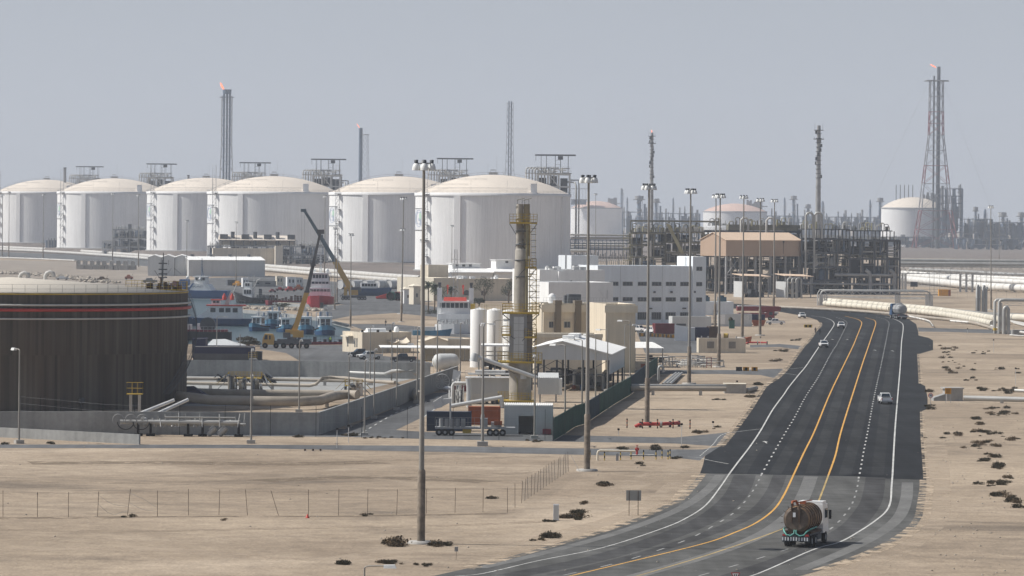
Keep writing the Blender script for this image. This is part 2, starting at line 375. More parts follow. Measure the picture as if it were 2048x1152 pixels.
def thing(name, label, cat, loc=(0, 0, 0), rz=0, group=None):
    o = bpy.data.objects.new(name, None); COL.objects.link(o); o.location = loc; o.rotation_euler = (0, 0, rz); o.empty_display_size = .1
    return tag(o, label, cat, group)
KIDS = {}
def dup(root, loc, rz=None, label=None, group=None, sc=None):
    def go(o, par):
        c = o.copy(); COL.objects.link(c)
        if par is not None: c.parent = par
        for ch in kids(o): go(ch, c)
        return c
    r = go(root, None); r.location = loc
    if rz is not None: r.rotation_euler = (0, 0, rz)
    if label: r['label'] = label
    if group: r['group'] = group
    if sc is not None: r.scale = sc if isinstance(sc, tuple) else (sc, sc, sc)
    return r
def kids(o):
    return [c for c in o.children]
def text_verts(txt, size, bold=.0):
    c = bpy.data.curves.new('t', 'FONT'); c.body = txt; c.size = size; c.align_x = 'CENTER'; c.align_y = 'CENTER'; c.offset = bold
    o = bpy.data.objects.new('t', c); COL.objects.link(o)
    dg = bpy.context.evaluated_depsgraph_get(); me = o.evaluated_get(dg).to_mesh()
    vs = [tuple(v.co) for v in me.vertices]; fs = [tuple(p.vertices) for p in me.polygons]
    o.evaluated_get(dg).to_mesh_clear(); bpy.data.objects.remove(o); bpy.data.curves.remove(c)
    return vs, fs
def put_text(b, txt, size, fn, bold=.0, sx=1.0):
    vs, fs = text_verts(txt, size, bold); b._add([fn(v[0]*sx, v[1]) for v in vs], fs); return b
# sheets on the ground, traced from the photo and laid where they are
def sheet(name, pix, m, z, kind='structure', world=False):
    pts = [Vector((p[0], p[1], 0)) if world else G(p[0], p[1]) for p in pix]
    pts = [Vector((p.x, p.y, z)) for p in pts]
    tris = tessellate_polygon([[Vector((p.x, p.y, 0)) for p in pts]])
    b = mb(m)
    for t in tris:
        a, c, e = (pts[i] for i in t)
        if (c-a).cross(e-a).z < 0: c, e = e, c
        b._add([a, c, e], [(0, 1, 2)])
    return b.build(name, kind=kind)
def smooth_line(pts, sub=6):
    out = []
    for i in range(len(pts)-1):
        p0 = pts[max(i-1, 0)]; p1 = pts[i]; p2 = pts[i+1]; p3 = pts[min(i+2, len(pts)-1)]
        for k in range(sub):
            t = k/sub; out.append(0.5*((2*p1)+(p2-p0)*t+(2*p0-5*p1+4*p2-p3)*t*t+(3*p1-p0-3*p2+p3)*t**3))
    out.append(pts[-1]); return out
def ribbon(b, pts, w, z):
    k = len(pts); vs = []
    for i, p in enumerate(pts):
        d = (pts[min(i+1, k-1)]-pts[max(i-1, 0)]); d.z = 0; d.normalize(); nn = Vector((-d.y, d.x, 0))*w/2
        vs += [(p.x+nn.x, p.y+nn.y, z), (p.x-nn.x, p.y-nn.y, z)]
    b._add(vs, [(2*i, 2*i+1, 2*i+3, 2*i+2) if True else 0 for i in range(k-1)])
def dashes(b, pts, w, z, on, off, ph=0):
    acc = -ph; seg = []
    L = [0]
    for i in range(1, len(pts)): L.append(L[-1]+(pts[i]-pts[i-1]).length)
    def at(s):
        for i in range(1, len(L)):
            if s <= L[i]:
                t = (s-L[i-1])/max(1e-9, L[i]-L[i-1]); return pts[i-1].lerp(pts[i], t)
        return pts[-1]
    s = ph
    while s+on < L[-1]:
        ribbon(b, [at(s), at(s+on/2), at(s+on)], w, z); s += on+off
# ================================================================ the setting
WZ = -1.1
hole = [(250,586),(470,591),(500,597),(560,605),(600,608),(668,610),(674,614),(655,616.5),(560,612.5),(478,610),(467,613),(474,618),(560,625),(648,636),(702,650),(697,689),(520,691),(500,687),(250,690)]
hp = [G(*p) for p in hole]
GX, GY0, GY1 = 2600.0, 40.0, 12000.0
outer = [Vector((-GX, GY0, 0)), Vector((GX, GY0, 0)), Vector((GX, GY1, 0)), Vector((-GX, GY1, 0))]
allp = outer+hp
b = mb('sand')
for t in tessellate_polygon([outer, hp]):
    a, c, e = (allp[i] for i in t)
    if (c-a).cross(e-a).z < 0: c, e = e, c
    b._add([a, c, e], [(0, 1, 2)])
b.use('concrete_grey')
for i in range(len(hp)):
    a, c = hp[i], hp[(i+1) % len(hp)]; b.poly([a, c, Vector((c.x, c.y, WZ-.6)), Vector((a.x, a.y, WZ-.6))])
b.build('ground', kind='structure')
xs = [p.x for p in hp]; ys = [p.y for p in hp]
w = mb('harbour_water'); w.poly([(min(xs)-3, min(ys)-3, WZ), (max(xs)+3, min(ys)-3, WZ), (max(xs)+3, max(ys)+3, WZ), (min(xs)-3, max(ys)+3, WZ)]); w.build('harbour_water', kind='structure')

# gravel and yards
sheet('gravel_yard', [(-40,519),(120,522),(300,529),(380,545),(380,590),(250,585),(-40,560)], 'gravel', .004)
sheet('tank_farm_ground', [(-60,484),(300,500),(520,522),(850,533),(900,545),(850,552),(560,540),(300,522),(-60,512)], 'gravel_dark', .004)
sheet('far_gravel', [(1800,525),(2600,532),(2600,590),(2080,580),(1800,572)], 'gravel', .004)
sheet('quay_apron', [(300,586),(300,570),(420,556),(540,552),(700,566),(830,578),(880,596),(860,604),(700,609),(668,609),(600,607),(560,604),(500,596),(471,590),(380,588.5)], 'asphalt_yard', .005)
# main road
old_l = [(640,1230),(862,1153),(930,1138),(1000,1119),(1100,1091),(1200,1062),(1280,1034),(1330,1010),(1352,1001),(1385,966),(1400,947)]
old_r = [(1853,960),(1853,978),(1849,1008),(1845,1032),(1832,1053),(1800,1077),(1760,1098),(1700,1122),(1640,1141),(1600,1152),(1300,1240)]
sheet('main_road', old_l+[(1523,949),(1600,951),(1717,953),(1760,957)]+old_r, 'asphalt_old', .012)
new_l = [(1400,947),(1406,930),(1410,912),(1440,893),(1464,864),(1482,840),(1500,815),(1516,790),(1530,771),(1552,757),(1572,737),(1605,693),(1616,682),(1630,662),(1640,651),(1639,645),(1634,640),(1618,635),(1590,629),(1555,623),(1480,618),(1400,610)]
new_r = [(1400,604),(1480,608),(1560,613),(1660,620.5),(1736,626),(1791,633),(1818,639),(1832,648),(1836,661),(1837,671),(1858,676),(1866,681),(1866,700),(1855,703),(1838,708),(1839,720),(1842,768),(1850,772),(1855,795),(1855,818),(1844,822),(1846,870),(1849,910),(1853,960)]
sheet('main_road', new_l+new_r+[(1760,957),(1717,953),(1600,951),(1523,949)], 'asphalt_new', .012)
# side roads
sheet('side_road', [(-40,889),(500,889.5),(860,891.5),(1100,896),(1300,899),(1404,899),(1440,893),(1410,912),(1400,921),(1330,913),(1180,910),(900,904),(500,896.5),(-40,896)], 'asphalt_yard', .008)
sheet('side_road', [(-40,846),(120,851),(350,861),(690,858),(760,828),(825,800),(866,786),(936,784),(908,792),(855,830),(838,838),(792,860),(850,864),(1110,870),(1350,875),(1464,864),(1452,880),(1440,893),(1350,887),(1110,883),(850,878),(700,874),(470,872),(350,870),(120,861),(-40,858)], 'asphalt_yard', .008)
sheet('side_road', [(1260,741),(1340,740),(1480,740),(1572,737),(1552,757),(1520,750),(1440,748),(1300,748)], 'asphalt_yard', .008)
sheet('side_road', [(1500,690),(1560,688),(1606,692),(1600,699),(1560,694),(1500,695)], 'asphalt_yard', .008)
sheet('side_road', [(1836,655),(1900,657),(2080,662),(2500,674),(2500,682),(2080,670),(1900,664),(1837,663)], 'asphalt_yard', .008)
sheet('depot_yard', [(1270,655),(1330,660),(1390,668),(1420,692),(1400,706),(1290,706)], 'asphalt_yard', .008)
sheet('harbour_road', [(640,614),(700,608),(800,606),(850,610),(940,626),(960,640),(940,643),(870,634),(790,626),(700,632),(660,640),(700,648),(780,648),(860,655),(960,663),(960,676),(830,670),(740,664),(704,652),(650,638),(640,630)], 'asphalt_yard', .008)
sheet('harbour_road', [(520,691),(700,690),(705,705),(840,720),(900,735),(600,722),(572,706),(520,698)], 'asphalt_yard', .008)
sheet('shore_road', [(-40,503),(120,508),(300,520),(420,536),(420,548),(300,533),(120,518),(-40,512)], 'asphalt_yard', .009)
sheet('dike_floor', [(360,738),(560,738),(840,742),(830,756),(640,800),(630,812),(200,812),(200,780)], 'concrete_grey', .006)
# paint
def line(name, pix, w, m, z=.020, dash=None, sub=6):
    pts = smooth_line([G(*p) for p in pix], sub); b = mb(m)
    if dash: dashes(b, pts, w, z, dash[0], dash[1])
    else: ribbon(b, pts, w, z)
    return b.build(name, kind='structure')
line('road_line', [(780,1185),(900,1155),(967,1147),(1075,1122),(1207,1095),(1325,1057),(1375,1035),(1412,1010),(1440,975),(1457,950)], .17, 'line_white')
line('road_line', [(1457,950),(1474,927),(1500,893),(1522,860),(1545,820),(1567,790),(1577,775),(1597,750),(1612,732),(1637,695),(1648,680),(1662,660),(1668,650),(1667,644),(1660,639),(1645,634.5),(1622,631.5)], .21, 'line_white')
line('lane_dashes', [(1523,949),(1550,901),(1574,860),(1589,835),(1612,792),(1636,755),(1662,707),(1673,690),(1685,667),(1692,652),(1694,646),(1688,640),(1670,634)], .21, 'line_white', dash=(2.6, 6.0))
line('lane_dashes', [(1523,949),(1510,975),(1490,1003),(1466,1027),(1430,1050),(1380,1077),(1310,1103),(1230,1127),(1130,1150),(1000,1178)], .18, 'line_worn', dash=(3, 6))
line('road_line', [(1060,1172),(1162,1147),(1275,1120),(1412,1086),(1470,1065),(1512,1046),(1547,1020),(1568,990),(1587,950)], .22, 'line_yellow')
line('road_line', [(1587,950),(1608,905),(1630,860),(1661,785),(1690,725),(1706,692),(1713,675),(1721,655),(1723.5,647),(1721,642),(1713,638),(1690,632)], .22, 'line_yellow')
line('road_line', [(1657,950),(1644,985),(1632,1010),(1600,1042),(1560,1060),(1500,1082),(1400,1115),(1275,1152),(1200,1172)], .2, 'line_yellow_worn')
line('road_line', [(1657,950),(1671,910),(1683,860),(1708,780),(1725,727),(1737,692),(1745,668),(1751,650),(1751,644),(1747,640),(1730,635)], .22, 'line_yellow')
line('lane_dashes', [(1717,957),(1721,939),(1727,905),(1736,860),(1748,795),(1761,735),(1771,687),(1776,660),(1778,647),(1772,640),(1750,633)], .21, 'line_white', dash=(2.6, 6.0))
line('lane_dashes', [(1717,960),(1712,985),(1700,1015),(1665,1055),(1610,1085),(1540,1110),(1440,1140),(1340,1168)], .18, 'line_worn', dash=(3, 6))
line('road_line', [(1440,1170),(1517,1147),(1625,1100),(1680,1084),(1720,1062),(1750,1042),(1772,1023),(1781,1003),(1783,975),(1785,950)], .2, 'line_white')
line('road_line', [(1785,950),(1790,860),(1796,785),(1801,725),(1803,685),(1806,661),(1806,650),(1802,645),(1790,639),(1770,634)], .21, 'line_white')
line('road_line', [(1457,928),(1420,921),(1400,916),(1375,914)], .15, 'line_white')
line('road_line', [(1400,912),(1425,890),(1440,872),(1460,864)], .15, 'line_white', dash=(1.6, 1.2))
line('road_line', [(1522,858),(1495,861),(1464,865)], .15, 'line_white')
line('road_line', [(1607,735),(1590,737),(1572,739)], .15, 'line_white')
line('road_line', [(1597,751),(1585,749),(1565,746)], .15, 'line_white')
line('road_line', [(1330,882.4),(1400,882.6)], .2, 'line_white')
line('road_line', [(716,871),(760,844),(800,822),(850,804),(880,792)], .2, 'line_white', dash=(4, 5))
line('road_line', [(845,836),(870,818),(896,800),(905,790)], .2, 'line_white')
for pp in ((1531,884),(1532,885.5)):
    a = G(*pp)
b = mb('line_white')
for px, py in ((1531,884.5),(1665,679),(1695,679),(1750,700.5),(1785,702)):     # lane arrows
    c = G(px, py); b.poly([(c.x-.1, c.y-2.6, .021), (c.x+.1, c.y-2.6, .021), (c.x+.1, c.y+.6, .021), (c.x-.1, c.y+.6, .021)]); b.poly([(c.x-.45, c.y+.6, .021), (c.x+.45, c.y+.6, .021), (c.x, c.y+2.4, .021)])
b.build('road_arrows', kind='structure')
# worn tracks, patches and an oil-dark strip on the old asphalt
for pix, m in (([(1690,622),(1666,621)], 'asphalt_old'),): pass
line('road_patch', [(1622,953),(1610,985),(1590,1020),(1540,1060),(1470,1092),(1380,1122),(1250,1158)], 1.6, 'asphalt_pale', .0165)
sheet('far_plant_ground', [(1120,472),(1700,484),(2600,494),(2600,524),(2090,520),(1802,516),(1700,500),(1262,520),(1120,528)], 'gravel_dark', .004)
#sheet('road_patch', [(1560,832),(1700,834),(1697,850),(1600,850),(1550,848)], 'asphalt_yard', .0145)

for pix, w, m in (([(1751,955),(1747,985),(1738,1012),(1705,1052),(1650,1083),(1570,1118),(1460,1155)], 2.3, 'asphalt_mid'), ([(1490,950),(1475,985),(1445,1017),(1395,1048),(1300,1085),(1180,1120),(1020,1152)], 2.6, 'asphalt_mid'), ([(1560,950),(1545,985),(1515,1020),(1455,1052),(1370,1083),(1250,1118),(1110,1150)], 1.6, 'asphalt_mid'), ([(1815,965),(1812,1000),(1797,1035),(1757,1068),(1690,1103),(1600,1140)], 1.3, 'asphalt_pale'), ([(1440,950),(1420,975),(1380,1006),(1320,1035),(1220,1070),(1080,1108),(960,1136)], 1.2, 'asphalt_pale')):
    line('road_patch', pix, w, m, .0150)
for pix in ([(1480,948),(1530,870),(1600,770),(1640,700),(1670,655)], [(1550,948),(1600,860),(1640,780),(1680,700),(1702,655)], [(1690,950),(1715,860),(1735,770),(1755,690),(1764,655)], [(1755,950),(1765,860),(1775,770),(1787,690),(1792,655)], [(1622,948),(1655,860),(1685,770),(1715,690),(1735,650)]): line('road_patch', pix, 1.5, 'asphalt_lane', .0150)
for pix, w, z in ((old_r[:9], 1.6, .0175), (old_l[2:], 1.6, .0175), ([(1853,960),(1849,910),(1846,870),(1844,822)], .7, .0175), ([(1842,768),(1839,720),(1838,708)], .9, .0175), (new_l[3:16], 1.2, .0175)): line('sand_drift', pix, w, 'drift_sand', z)
for pix, w in (([(1640,1155),(1705,1136),(1775,1108),(1822,1082),(1856,1052),(1870,1025),(1873,985),(1872,930),(1866,850)], 3.2), ([(960,1112),(1120,1070),(1220,1044),(1290,1020),(1330,996),(1365,965)], 3.5), ([(-20,1100),(300,1098),(620,1120),(900,1090)], 4), ([(1180,1000),(1290,960),(1370,930)], 4)): line('sand_verge', pix, w, 'verge_sand', .006)
for y0, dx in ((925, 0), (960, 40), (985, -60), (1058, 20), (1072, 90)):
    for o_ in (0, 2.2): line('tyre_track', [(-30+dx,y0+o_),(250,y0+o_+3+dx*.05),(560,y0+o_-2),(860,y0+o_-7),(1100,y0+o_-14-dx*.1)], .5, 'track_sand' if y0 < 1060 else 'track_pale', .007)
line('sand_patch', [(260,1034),(420,1033),(640,1033),(850,1030),(1015,1027)], 1.8, 'track_sand', .0065); line('sand_patch', [(-30,1037),(120,1036),(260,1034)], 3.0, 'track_sand', .0065)
line('sand_patch', [(60,926),(300,925),(560,928),(760,924)], 6, 'track_sand', .0062); line('sand_patch', [(520,962),(700,955),(900,960),(980,964)], 5, 'track_sand', .0062)
# ================================================================ storage tanks
def make_lng_tank():
    t = thing('storage_tank', '', 'storage tank')
    Rr, H = 43.5, 43.4
    mb('tank_white').lathe([(Rr, .6), (Rr, H-1.2)], 96).build('shell', t)
    mb('concrete_grey').lathe([(Rr+.9, -.4), (Rr+.9, .6), (Rr-.5, .6)], 64).build('footing', t)
    mb('tank_rib').lathe([(Rr+.55, H-1.6), (Rr+.55, H), (Rr-1.4, H+.15)], 96).build('ring_beam', t)
    prof = []; rise = 10.4
    Rs = (42.4**2+rise**2)/(2*rise)
    for i in range(15):
        a = math.asin(42.4/Rs)*(1-i/14); prof.append((max(.01, Rs*sin(a)), H+.1+Rs*cos(a)-(Rs-rise)))
    mb('dome_cream').lathe(prof, 96).build('dome', t)
    for k in range(4):
        a = radians(244+90*k); b = mb('tank_rib'); b.T = Matrix.Rotation(a, 4, 'Z'); b.box(Rr-.3, Rr+.85, -1.9, 1.9, .6, H-1.7); b.build('buttress', t)
    b = mb('steel_grey')                                   # rim railing
    n = 72
    for i in range(n):
        a = 2*pi*i/n; p = Vector((cos(a)*Rr, sin(a)*Rr, H)); q = Vector((cos(a+2*pi/n)*Rr, sin(a+2*pi/n)*Rr, H))
        b.bar(p, p+Vector((0, 0, 1.3)), .08)
        for z in (.65, 1.3): b.bar(p+Vector((0, 0, z)), q+Vector((0, 0, z)), .07)
    b.build('railing', t)
    b = mb('steel_grey')                                   # walkway over the dome, lightning rods
    path = [Vector((r*cos(radians(20)), r*sin(radians(20)), z+.25)) for r, z in prof]+[Vector((-r*cos(radians(20)), -r*sin(radians(20)), z+.25)) for r, z in reversed(prof[:-1])]
    for i in range(len(path)-1):
        for z in (0, 1.2): b.bar(path[i]+Vector((0, 0, z)), path[i+1]+Vector((0, 0, z)), .13)
        b.bar(path[i], path[i]+Vector((0, 0, 1.2)), .09)
    for rad, a0, a1 in ((33, 190, 245), (24, 215, 262), (38, 200, 300)):
        k = 10; zz = [H+.1+sqrt(Rs**2-rad**2)-(Rs-rise)]*k
        pts = [Vector((rad*cos(radians(a0+(a1-a0)*i/(k-1))), rad*sin(radians(a0+(a1-a0)*i/(k-1))), zz[0]+.6)) for i in range(k)]
        for i in range(k-1): b.bar(pts[i], pts[i+1], .13)
        for i in range(0, k, 3): b.bar(pts[i]-Vector((0, 0, .7)), pts[i]+Vector((0, 0, .5)), .1)
    for x, y, h in ((-3, -2, 7), (2, 1, 11), (6, -1, 4), (-12, -38, 6), (8, -40, 6.5), (24, -34, 6), (-30, -26, 5)):
        z = H+.1+sqrt(Rs**2-x*x-y*y)-(Rs-rise); b.bar((x, y, z), (x, y, z+h), .09)
    b.build('dome_walkway', t)
    mb('white_panel').box(21, 24.5, -36, -33.5, H-.1, H+5.4).build('vent_box', t)
    b = mb('steel_grey'); b.box(-2.4, 2.6, -1.6, 1.6, 54, 55.3); b.box(-1.5, 1.5, -1, 1, 56.4, 56.8)
    for x in (-1.4, 1.4): b.bar((x, 0, 55), (x, 0, 56.6), .15)
    b.build('apex_hatch', t)
    # stair tower with cage platforms
    b = mb('steel_pale'); a = radians(214); c = Vector((cos(a)*(Rr+1.5), sin(a)*(Rr+1.5), 0)); ht = 60.5
    for dx in (-1.1, 1.1):
        for dy in (-1.1, 1.1): b.bar((c.x+dx, c.y+dy, 0), (c.x+dx, c.y+dy, ht if (dx, dy) != (-1.1, 1.1) else 52), .16)
    for k in range(20):
        z = 3*k; z2 = z+3
        b.bar((c.x-1.1, c.y-1.1, z2), (c.x+1.1, c.y-1.1, z2), .12); b.bar((c.x-1.1, c.y+1.1, z2), (c.x+1.1, c.y+1.1, z2), .12)
        if z < 44: b.bar((c.x-1.1, c.y-1.1, z), (c.x+1.1, c.y-1.1, z2), .2)
    b.build('stair_tower', t)
    b = mb('steel_grey')
    for z in (8, 17, 25.5, 33, 42.5): b.cbox((c.x, c.y, z), 3.6, 3.6, .35); b.cbox((c.x, c.y-1.7, z+1), 3.6, .1, .2)
    b.build('stair_landing', t)
    # painted panel with the operator's letters
    b = mb('white_panel'); ca, hw, z0, z1 = radians(189), .36, 22.6, 34.6; n = 16
    def cur(s, z, r): w = ca+s/Rr; return Vector((r*cos(w), r*sin(w), z))
    vs = []
    for i in range(n+1):
        for z in (z0, z1): vs.append(cur((i/n*2-1)*hw*Rr, z, Rr+.12))
    b._add(vs, [(2*i, 2*i+2, 2*i+3, 2*i+1) for i in range(n)])
    b.use('steel_grey')
    for z in (z0, z1): b.tube([cur((i/n*2-1)*hw*Rr, z, Rr+.2) for i in range(n+1)], .22, 5)
    pn = b.build('logo_panel', t)
    b = mb('logo_blue'); put_text(b, 'QG', 13.0, lambda x, y: cur(x, (z0+z1)/2+y*.98, Rr+.2), .25, 1.25); b.build('lettering', pn)
    b = mb('logo_green'); q = [cur(10.4+1.7*cos(w), 30.3+2.1*sin(w), Rr+.26) for w in [2*pi*i/14 for i in range(14)]]; b.poly(q); b.build('emblem', pn)
    # pump platform standing on the roof
    b = mb('steel_pale'); X0, X1, Y0, Y1, zt = 25.0, 43.2, 8.0, 24.0, H+11.2
    for x in (X0, 31, 37, X1):
        for y in (Y0, Y1): b.box(x-.45, x+.45, y-.45, y+.45, H-2 if x > 40 else H, zt)
    for z in (H+4.2, zt):
        for y in (Y0, Y1): b.box(X0, X1, y-.4, y+.4, z-.45, z+.35)
        for x in (X0, 31, 37, X1): b.box(x-.35, x+.35, Y0, Y1, z-.4, z+.3)
    b.bar((31.2, Y0, zt), (36.8, Y0, H+4.2), .45); b.bar((31.2, Y0, H+6), (36.8, Y0, H), .45)
    pf = b.build('pump_platform', t)
    b = mb('steel_grey'); b.box(X0-7, X1+1, Y0-1, Y1+1, zt+.4, zt+.75)
    b.use('steel_dark'); b.box(32, 36, Y0+3, Y1, H+4.6, zt-1); b.box(38, 42, Y0+2, Y1-2, H+1, H+9); b.box(26, 30, Y0+5, Y1, H+5, zt-2)
    b.build('deck', pf)
    b = mb('pipe_white'); rr = random.Random(3)
    for k in range(10):
        x = X0-6.5+k*1.75; y = Y0+rr.uniform(0, 2)
        b.tube([(x, y, H+6), (x, y, zt+2.2+rr.uniform(0, .5)), (x+.5, y+.6, zt+3.3), (x+1.4, y+2, zt+3.6), (x+2.6, y+7, zt+3.6)], .42, 6); b.build('return_bend', pf); b = mb('pipe_white')
    for k in range(26):
        x = rr.uniform(X0-5, X1-1); y = rr.uniform(Y0, Y1); z = zt+.8+rr.uniform(0, 2.6); l = rr.uniform(1, 5)
        if rr.random() < .5: b.cyl((x, y, z), (min(X1, x+l), y, z), rr.uniform(.2, .5), None, 6)
        else: b.cyl((x, y, zt+.7), (x, y, zt+rr.uniform(1.5, 4)), rr.uniform(.2, .45), None, 6)
    b.build('manifold', pf)
    b = mb('steel_grey')
    for k in range(int(X1-X0+8)):
        x = X0-7+k; b.bar((x, Y0-1, zt+.7), (x, Y0-1, zt+2.1+(2.1 if k > 5 else 0)), .07)
    for z in (1.4, 2.1, 3.4, 4.2): b.bar((X0-7 if z < 3 else X0-1, Y0-1, zt+z), (X1+1, Y0-1, zt+z), .07)
    b.build('railing', pf)
    b = mb('steel_dark'); zg = zt+10.5
    for x in (27, 30, 35, 38, 42.3):
        for y in (10, 20): b.bar((x, y, zt+.6), (x, y, zg), .22)
    for y in (10, 20): b.box(24, 46.5, y-.3, y+.3, zg, zg+.7)
    for z in (3, 5.5, 8): b.bar((35, 10, zt+z), (38, 10, zt+z), .14)
    b.box(36.5, 39.3, 13, 17, zg-2.2, zg-.2); b.bar((24, 15, zg+.4), (24, 15, zg-2.8), .2); b.box(23.5, 25.4, 10, 20, zg+.1, zg+.6)
    b.build('gantry', pf)
    b = mb('pipe_silver')
    b.tube([(X1-1, Y0+2, H+7), (X1+3.0, Y0-2, H+6.6), (X1+3.6, Y0-3, H+4), (X1+3.6, Y0-3, 10), (X1+8, Y0-3, 9)], .55, 6); b.tube([(X1, Y0+5, H+8), (X1+5.0, Y0+1, H+8), (X1+5.2, Y0+1, H+4), (X1+5.2, Y0+1, 12)], .4, 6)
    b.build('riser_pipe', t)
    return t
LNG = make_lng_tank()
tank_labels = ['large white domed storage tank nearest the viewer, behind the tall incinerator stack',
               'second white domed tank from the right, behind the yellow crane boom',
               'wide white domed tank with a low processing shed in front of its base',
               'white domed tank half hidden, beside the grey harbour warehouse gable',
               'white domed tank with a small grey substation at its lower left',
               'farthest white domed tank, cut off by the left edge of the photo']
for i, (cx, w, yr) in enumerate(((985.5, 310, 387), (797, 277, 386), (547.5, 265, 384.3), (412, 236, 384), (228, 226, 384), (93, 204, 384))):
    s = 1.0; d = 87*8000/w
    p = P(cx, 435, d); zr = ZT(cx, yr, d); zb = max(-.2, zr-43.4)
    if i: o = dup(LNG, (p.x, d, zb))
    else: o = LNG; o.location = (p.x, d, zb)
    tag(o, tank_labels[i], 'storage tank', 'domed storage tanks along the shore')
    if zb > .2: mb('gravel_dark').lathe([(60, -zb-.1), (52, 0.0), (0.01, .02)], 48).build('earth_mound', o)
def far_tank(cx, xl, xr, ytop, yrim, d, dome, label, rods=False):
    rad = (xr-xl)/2*d/FOC; p = P(cx, 435, d); t = thing('storage_tank', label, 'storage tank', (p.x, d, 0), 0, 'hazy storage tanks by the far refinery')
    zr, za = ZT(cx, yrim, d), ZT(cx, ytop, d); rise = za-zr; Rs = (rad**2+rise**2)/(2*rise)
    mb('tank_white').lathe([(rad, 0), (rad, zr)], 64).build('shell', t)
    prof = []
    for i in range(9):
        a = math.asin(rad/Rs)*(1-i/8); prof.append((max(.01, Rs*sin(a)), zr+Rs*cos(a)-(Rs-rise)))
    mb(dome).lathe(prof, 64).build('dome', t)
    b = mb('steel_grey'); b.lathe([(rad+.6, zr-1), (rad+.6, zr+.4), (rad-.6, zr+.4)], 48); b.build('ring_beam', t)
    b = mb('steel_grey'); rr = random.Random(int(cx))
    for k in range(14):
        a = rr.uniform(0, 2*pi); x, y = rad*.5+rr.uniform(-8, 14), rr.uniform(-8, 8); b.box(x-1.5, x+1.5, y-1, y+1, zr, zr+rise+rr.uniform(0, 6))
    b.box(rad*.25, rad*1.0, -9, 9, zr+rise*.6, zr+rise*.6+1.2)
    b.build('pump_platform', t)
    if rods:
        b = mb('steel_dark')
        for k in range(5): b.cyl((-rad*.55+k*rad*.13, -5, zr), (-rad*.55+k*rad*.13, -5, zr+rise+14), .45, None, 6)
        b.build('vent_pipe', t)
    return t
far_tank(1193, 1142, 1245, 402, 416, 6600, 'dome_pink', 'hazy white tank with a pinkish dome, right of the nearest large tank')
far_tank(1470, 1406, 1534, 407, 423, 5600, 'dome_pink', 'hazy white tank with a pinkish dome, above the terracotta roofed shed')
far_tank(1826, 1763, 1890, 394, 416, 4700, 'dome_cream', 'hazy white tank behind the red and white flare tower', True)

# ================================================================ flare towers and stacks
def lattice(b, prof, n=4, seg=None, w=.25, rot=pi/4, leg=None):   # prof: (z, radius) rising; legs with cross bracing
    for j in range(len(prof)-1):
        (z0, r0), (z1, r1) = prof[j], prof[j+1]
        k = max(1, int(round((z1-z0)/((r0+r1)*.75)))) if seg is None else seg
        for q in range(k):
            a, c = q/k, (q+1)/k; za, zb = z0+(z1-z0)*a, z0+(z1-z0)*c; ra, rb = r0+(r1-r0)*a, r0+(r1-r0)*c
            pa = [Vector((ra*cos(rot+2*pi*i/n), ra*sin(rot+2*pi*i/n), za)) for i in range(n)]; pb = [Vector((rb*cos(rot+2*pi*i/n), rb*sin(rot+2*pi*i/n), zb)) for i in range(n)]
            for i in range(n):
                b.bar(pa[i], pb[i], (leg or w)); b.bar(pb[i], pb[(i+1) % n], w*.7); b.bar(pa[i], pb[(i+1) % n], w*.6); b.bar(pa[(i+1) % n], pb[i], w*.6)
def flame(par, p, h, lean, r):
    b = mb('flame'); rr = random.Random(4); pts = []; rad = []
    for k in range(9):
        t = k/8; pts.append(Vector(p)+Vector((lean*t**1.2*h+rr.uniform(-.3, .3)*r, 0, h*t))); rad.append(max(.05, r*(.45+1.5*t)*(1-t)**.7))
    b.tube(pts, rad, 8); return b.build('flame', par)
def at_px(x, ybase, d): p = P(x, ybase, d); return (p.x, d, 0)
d = 4000; t = thing('flare_tower', 'three tall flare pipes in a guyed lattice with an orange flame, behind the left tanks', 'flare tower', at_px(452, 435, d), 0, 'flare towers on the skyline')
zt = ZT(452, 186, d)
b = mb('steel_grey'); lattice(b, [(0, 13), (zt*.42, 9), (zt*.66, 7.2), (zt-3, 7.0)], 4, None, .34); b.build('lattice_frame', t)
b = mb('steel_blue')
for k in range(3): b.cyl((-3.0+3.0*k, 1.5*(k % 2), 0), (-3.0+3.0*k, 1.5*(k % 2), zt), 1.0, None, 10)
b.build('flare_pipe', t); b = mb('steel_blue'); b.cyl((0, 0, zt-1), (0, 0, zt+3.5), 4.2, 4.6, 12); b.box(-7, 7, -5, 5, zt-4.6, zt-4.0); b.build('flare_tip', t)
flame(t, (-3, 0, zt+3), 7.5, -.6, 1.3)
d = 4000; t = thing('flare_tower', 'thick dark flare pipe beside a slim lattice mast, behind the second tank', 'flare tower', at_px(720, 435, d), 0, 'flare towers on the skyline')
zt = ZT(720, 256, d); mb('steel_blue').cyl((0, 0, 0), (0, 0, zt), 1.9, None, 12).build('flare_pipe', t)
b = mb('steel_grey'); b.T = Matrix.Translation((5.6, 0, 0)); lattice(b, [(0, 6), (zt*.55, 4.6), (zt-7, 3.0)], 3, None, .2); b.box(-5, 3, -2, 2, zt-6.8, zt-6.3); b.build('lattice_frame', t)
flame(t, (-1.2, 0, zt), 4.5, -.7, .45)
d = 5200; t = thing('flare_tower', 'pale hazy lattice flare tower rising behind the nearest tank dome', 'flare tower', at_px(1018.5, 435, d), 0, 'flare towers on the skyline')
zt = ZT(1018, 206, d); b = mb('steel_grey'); lattice(b, [(0, 16), (zt*.45, 8.6), (zt*.7, 6.0), (zt, 5.6)], 4, None, .5); b.build('lattice_frame', t)
b = mb('steel_blue')
for k in (-1.6, 1.6): b.cyl((k, 0, 0), (k, 0, zt+2.5), .9, None, 8)
b.build('flare_pipe', t)
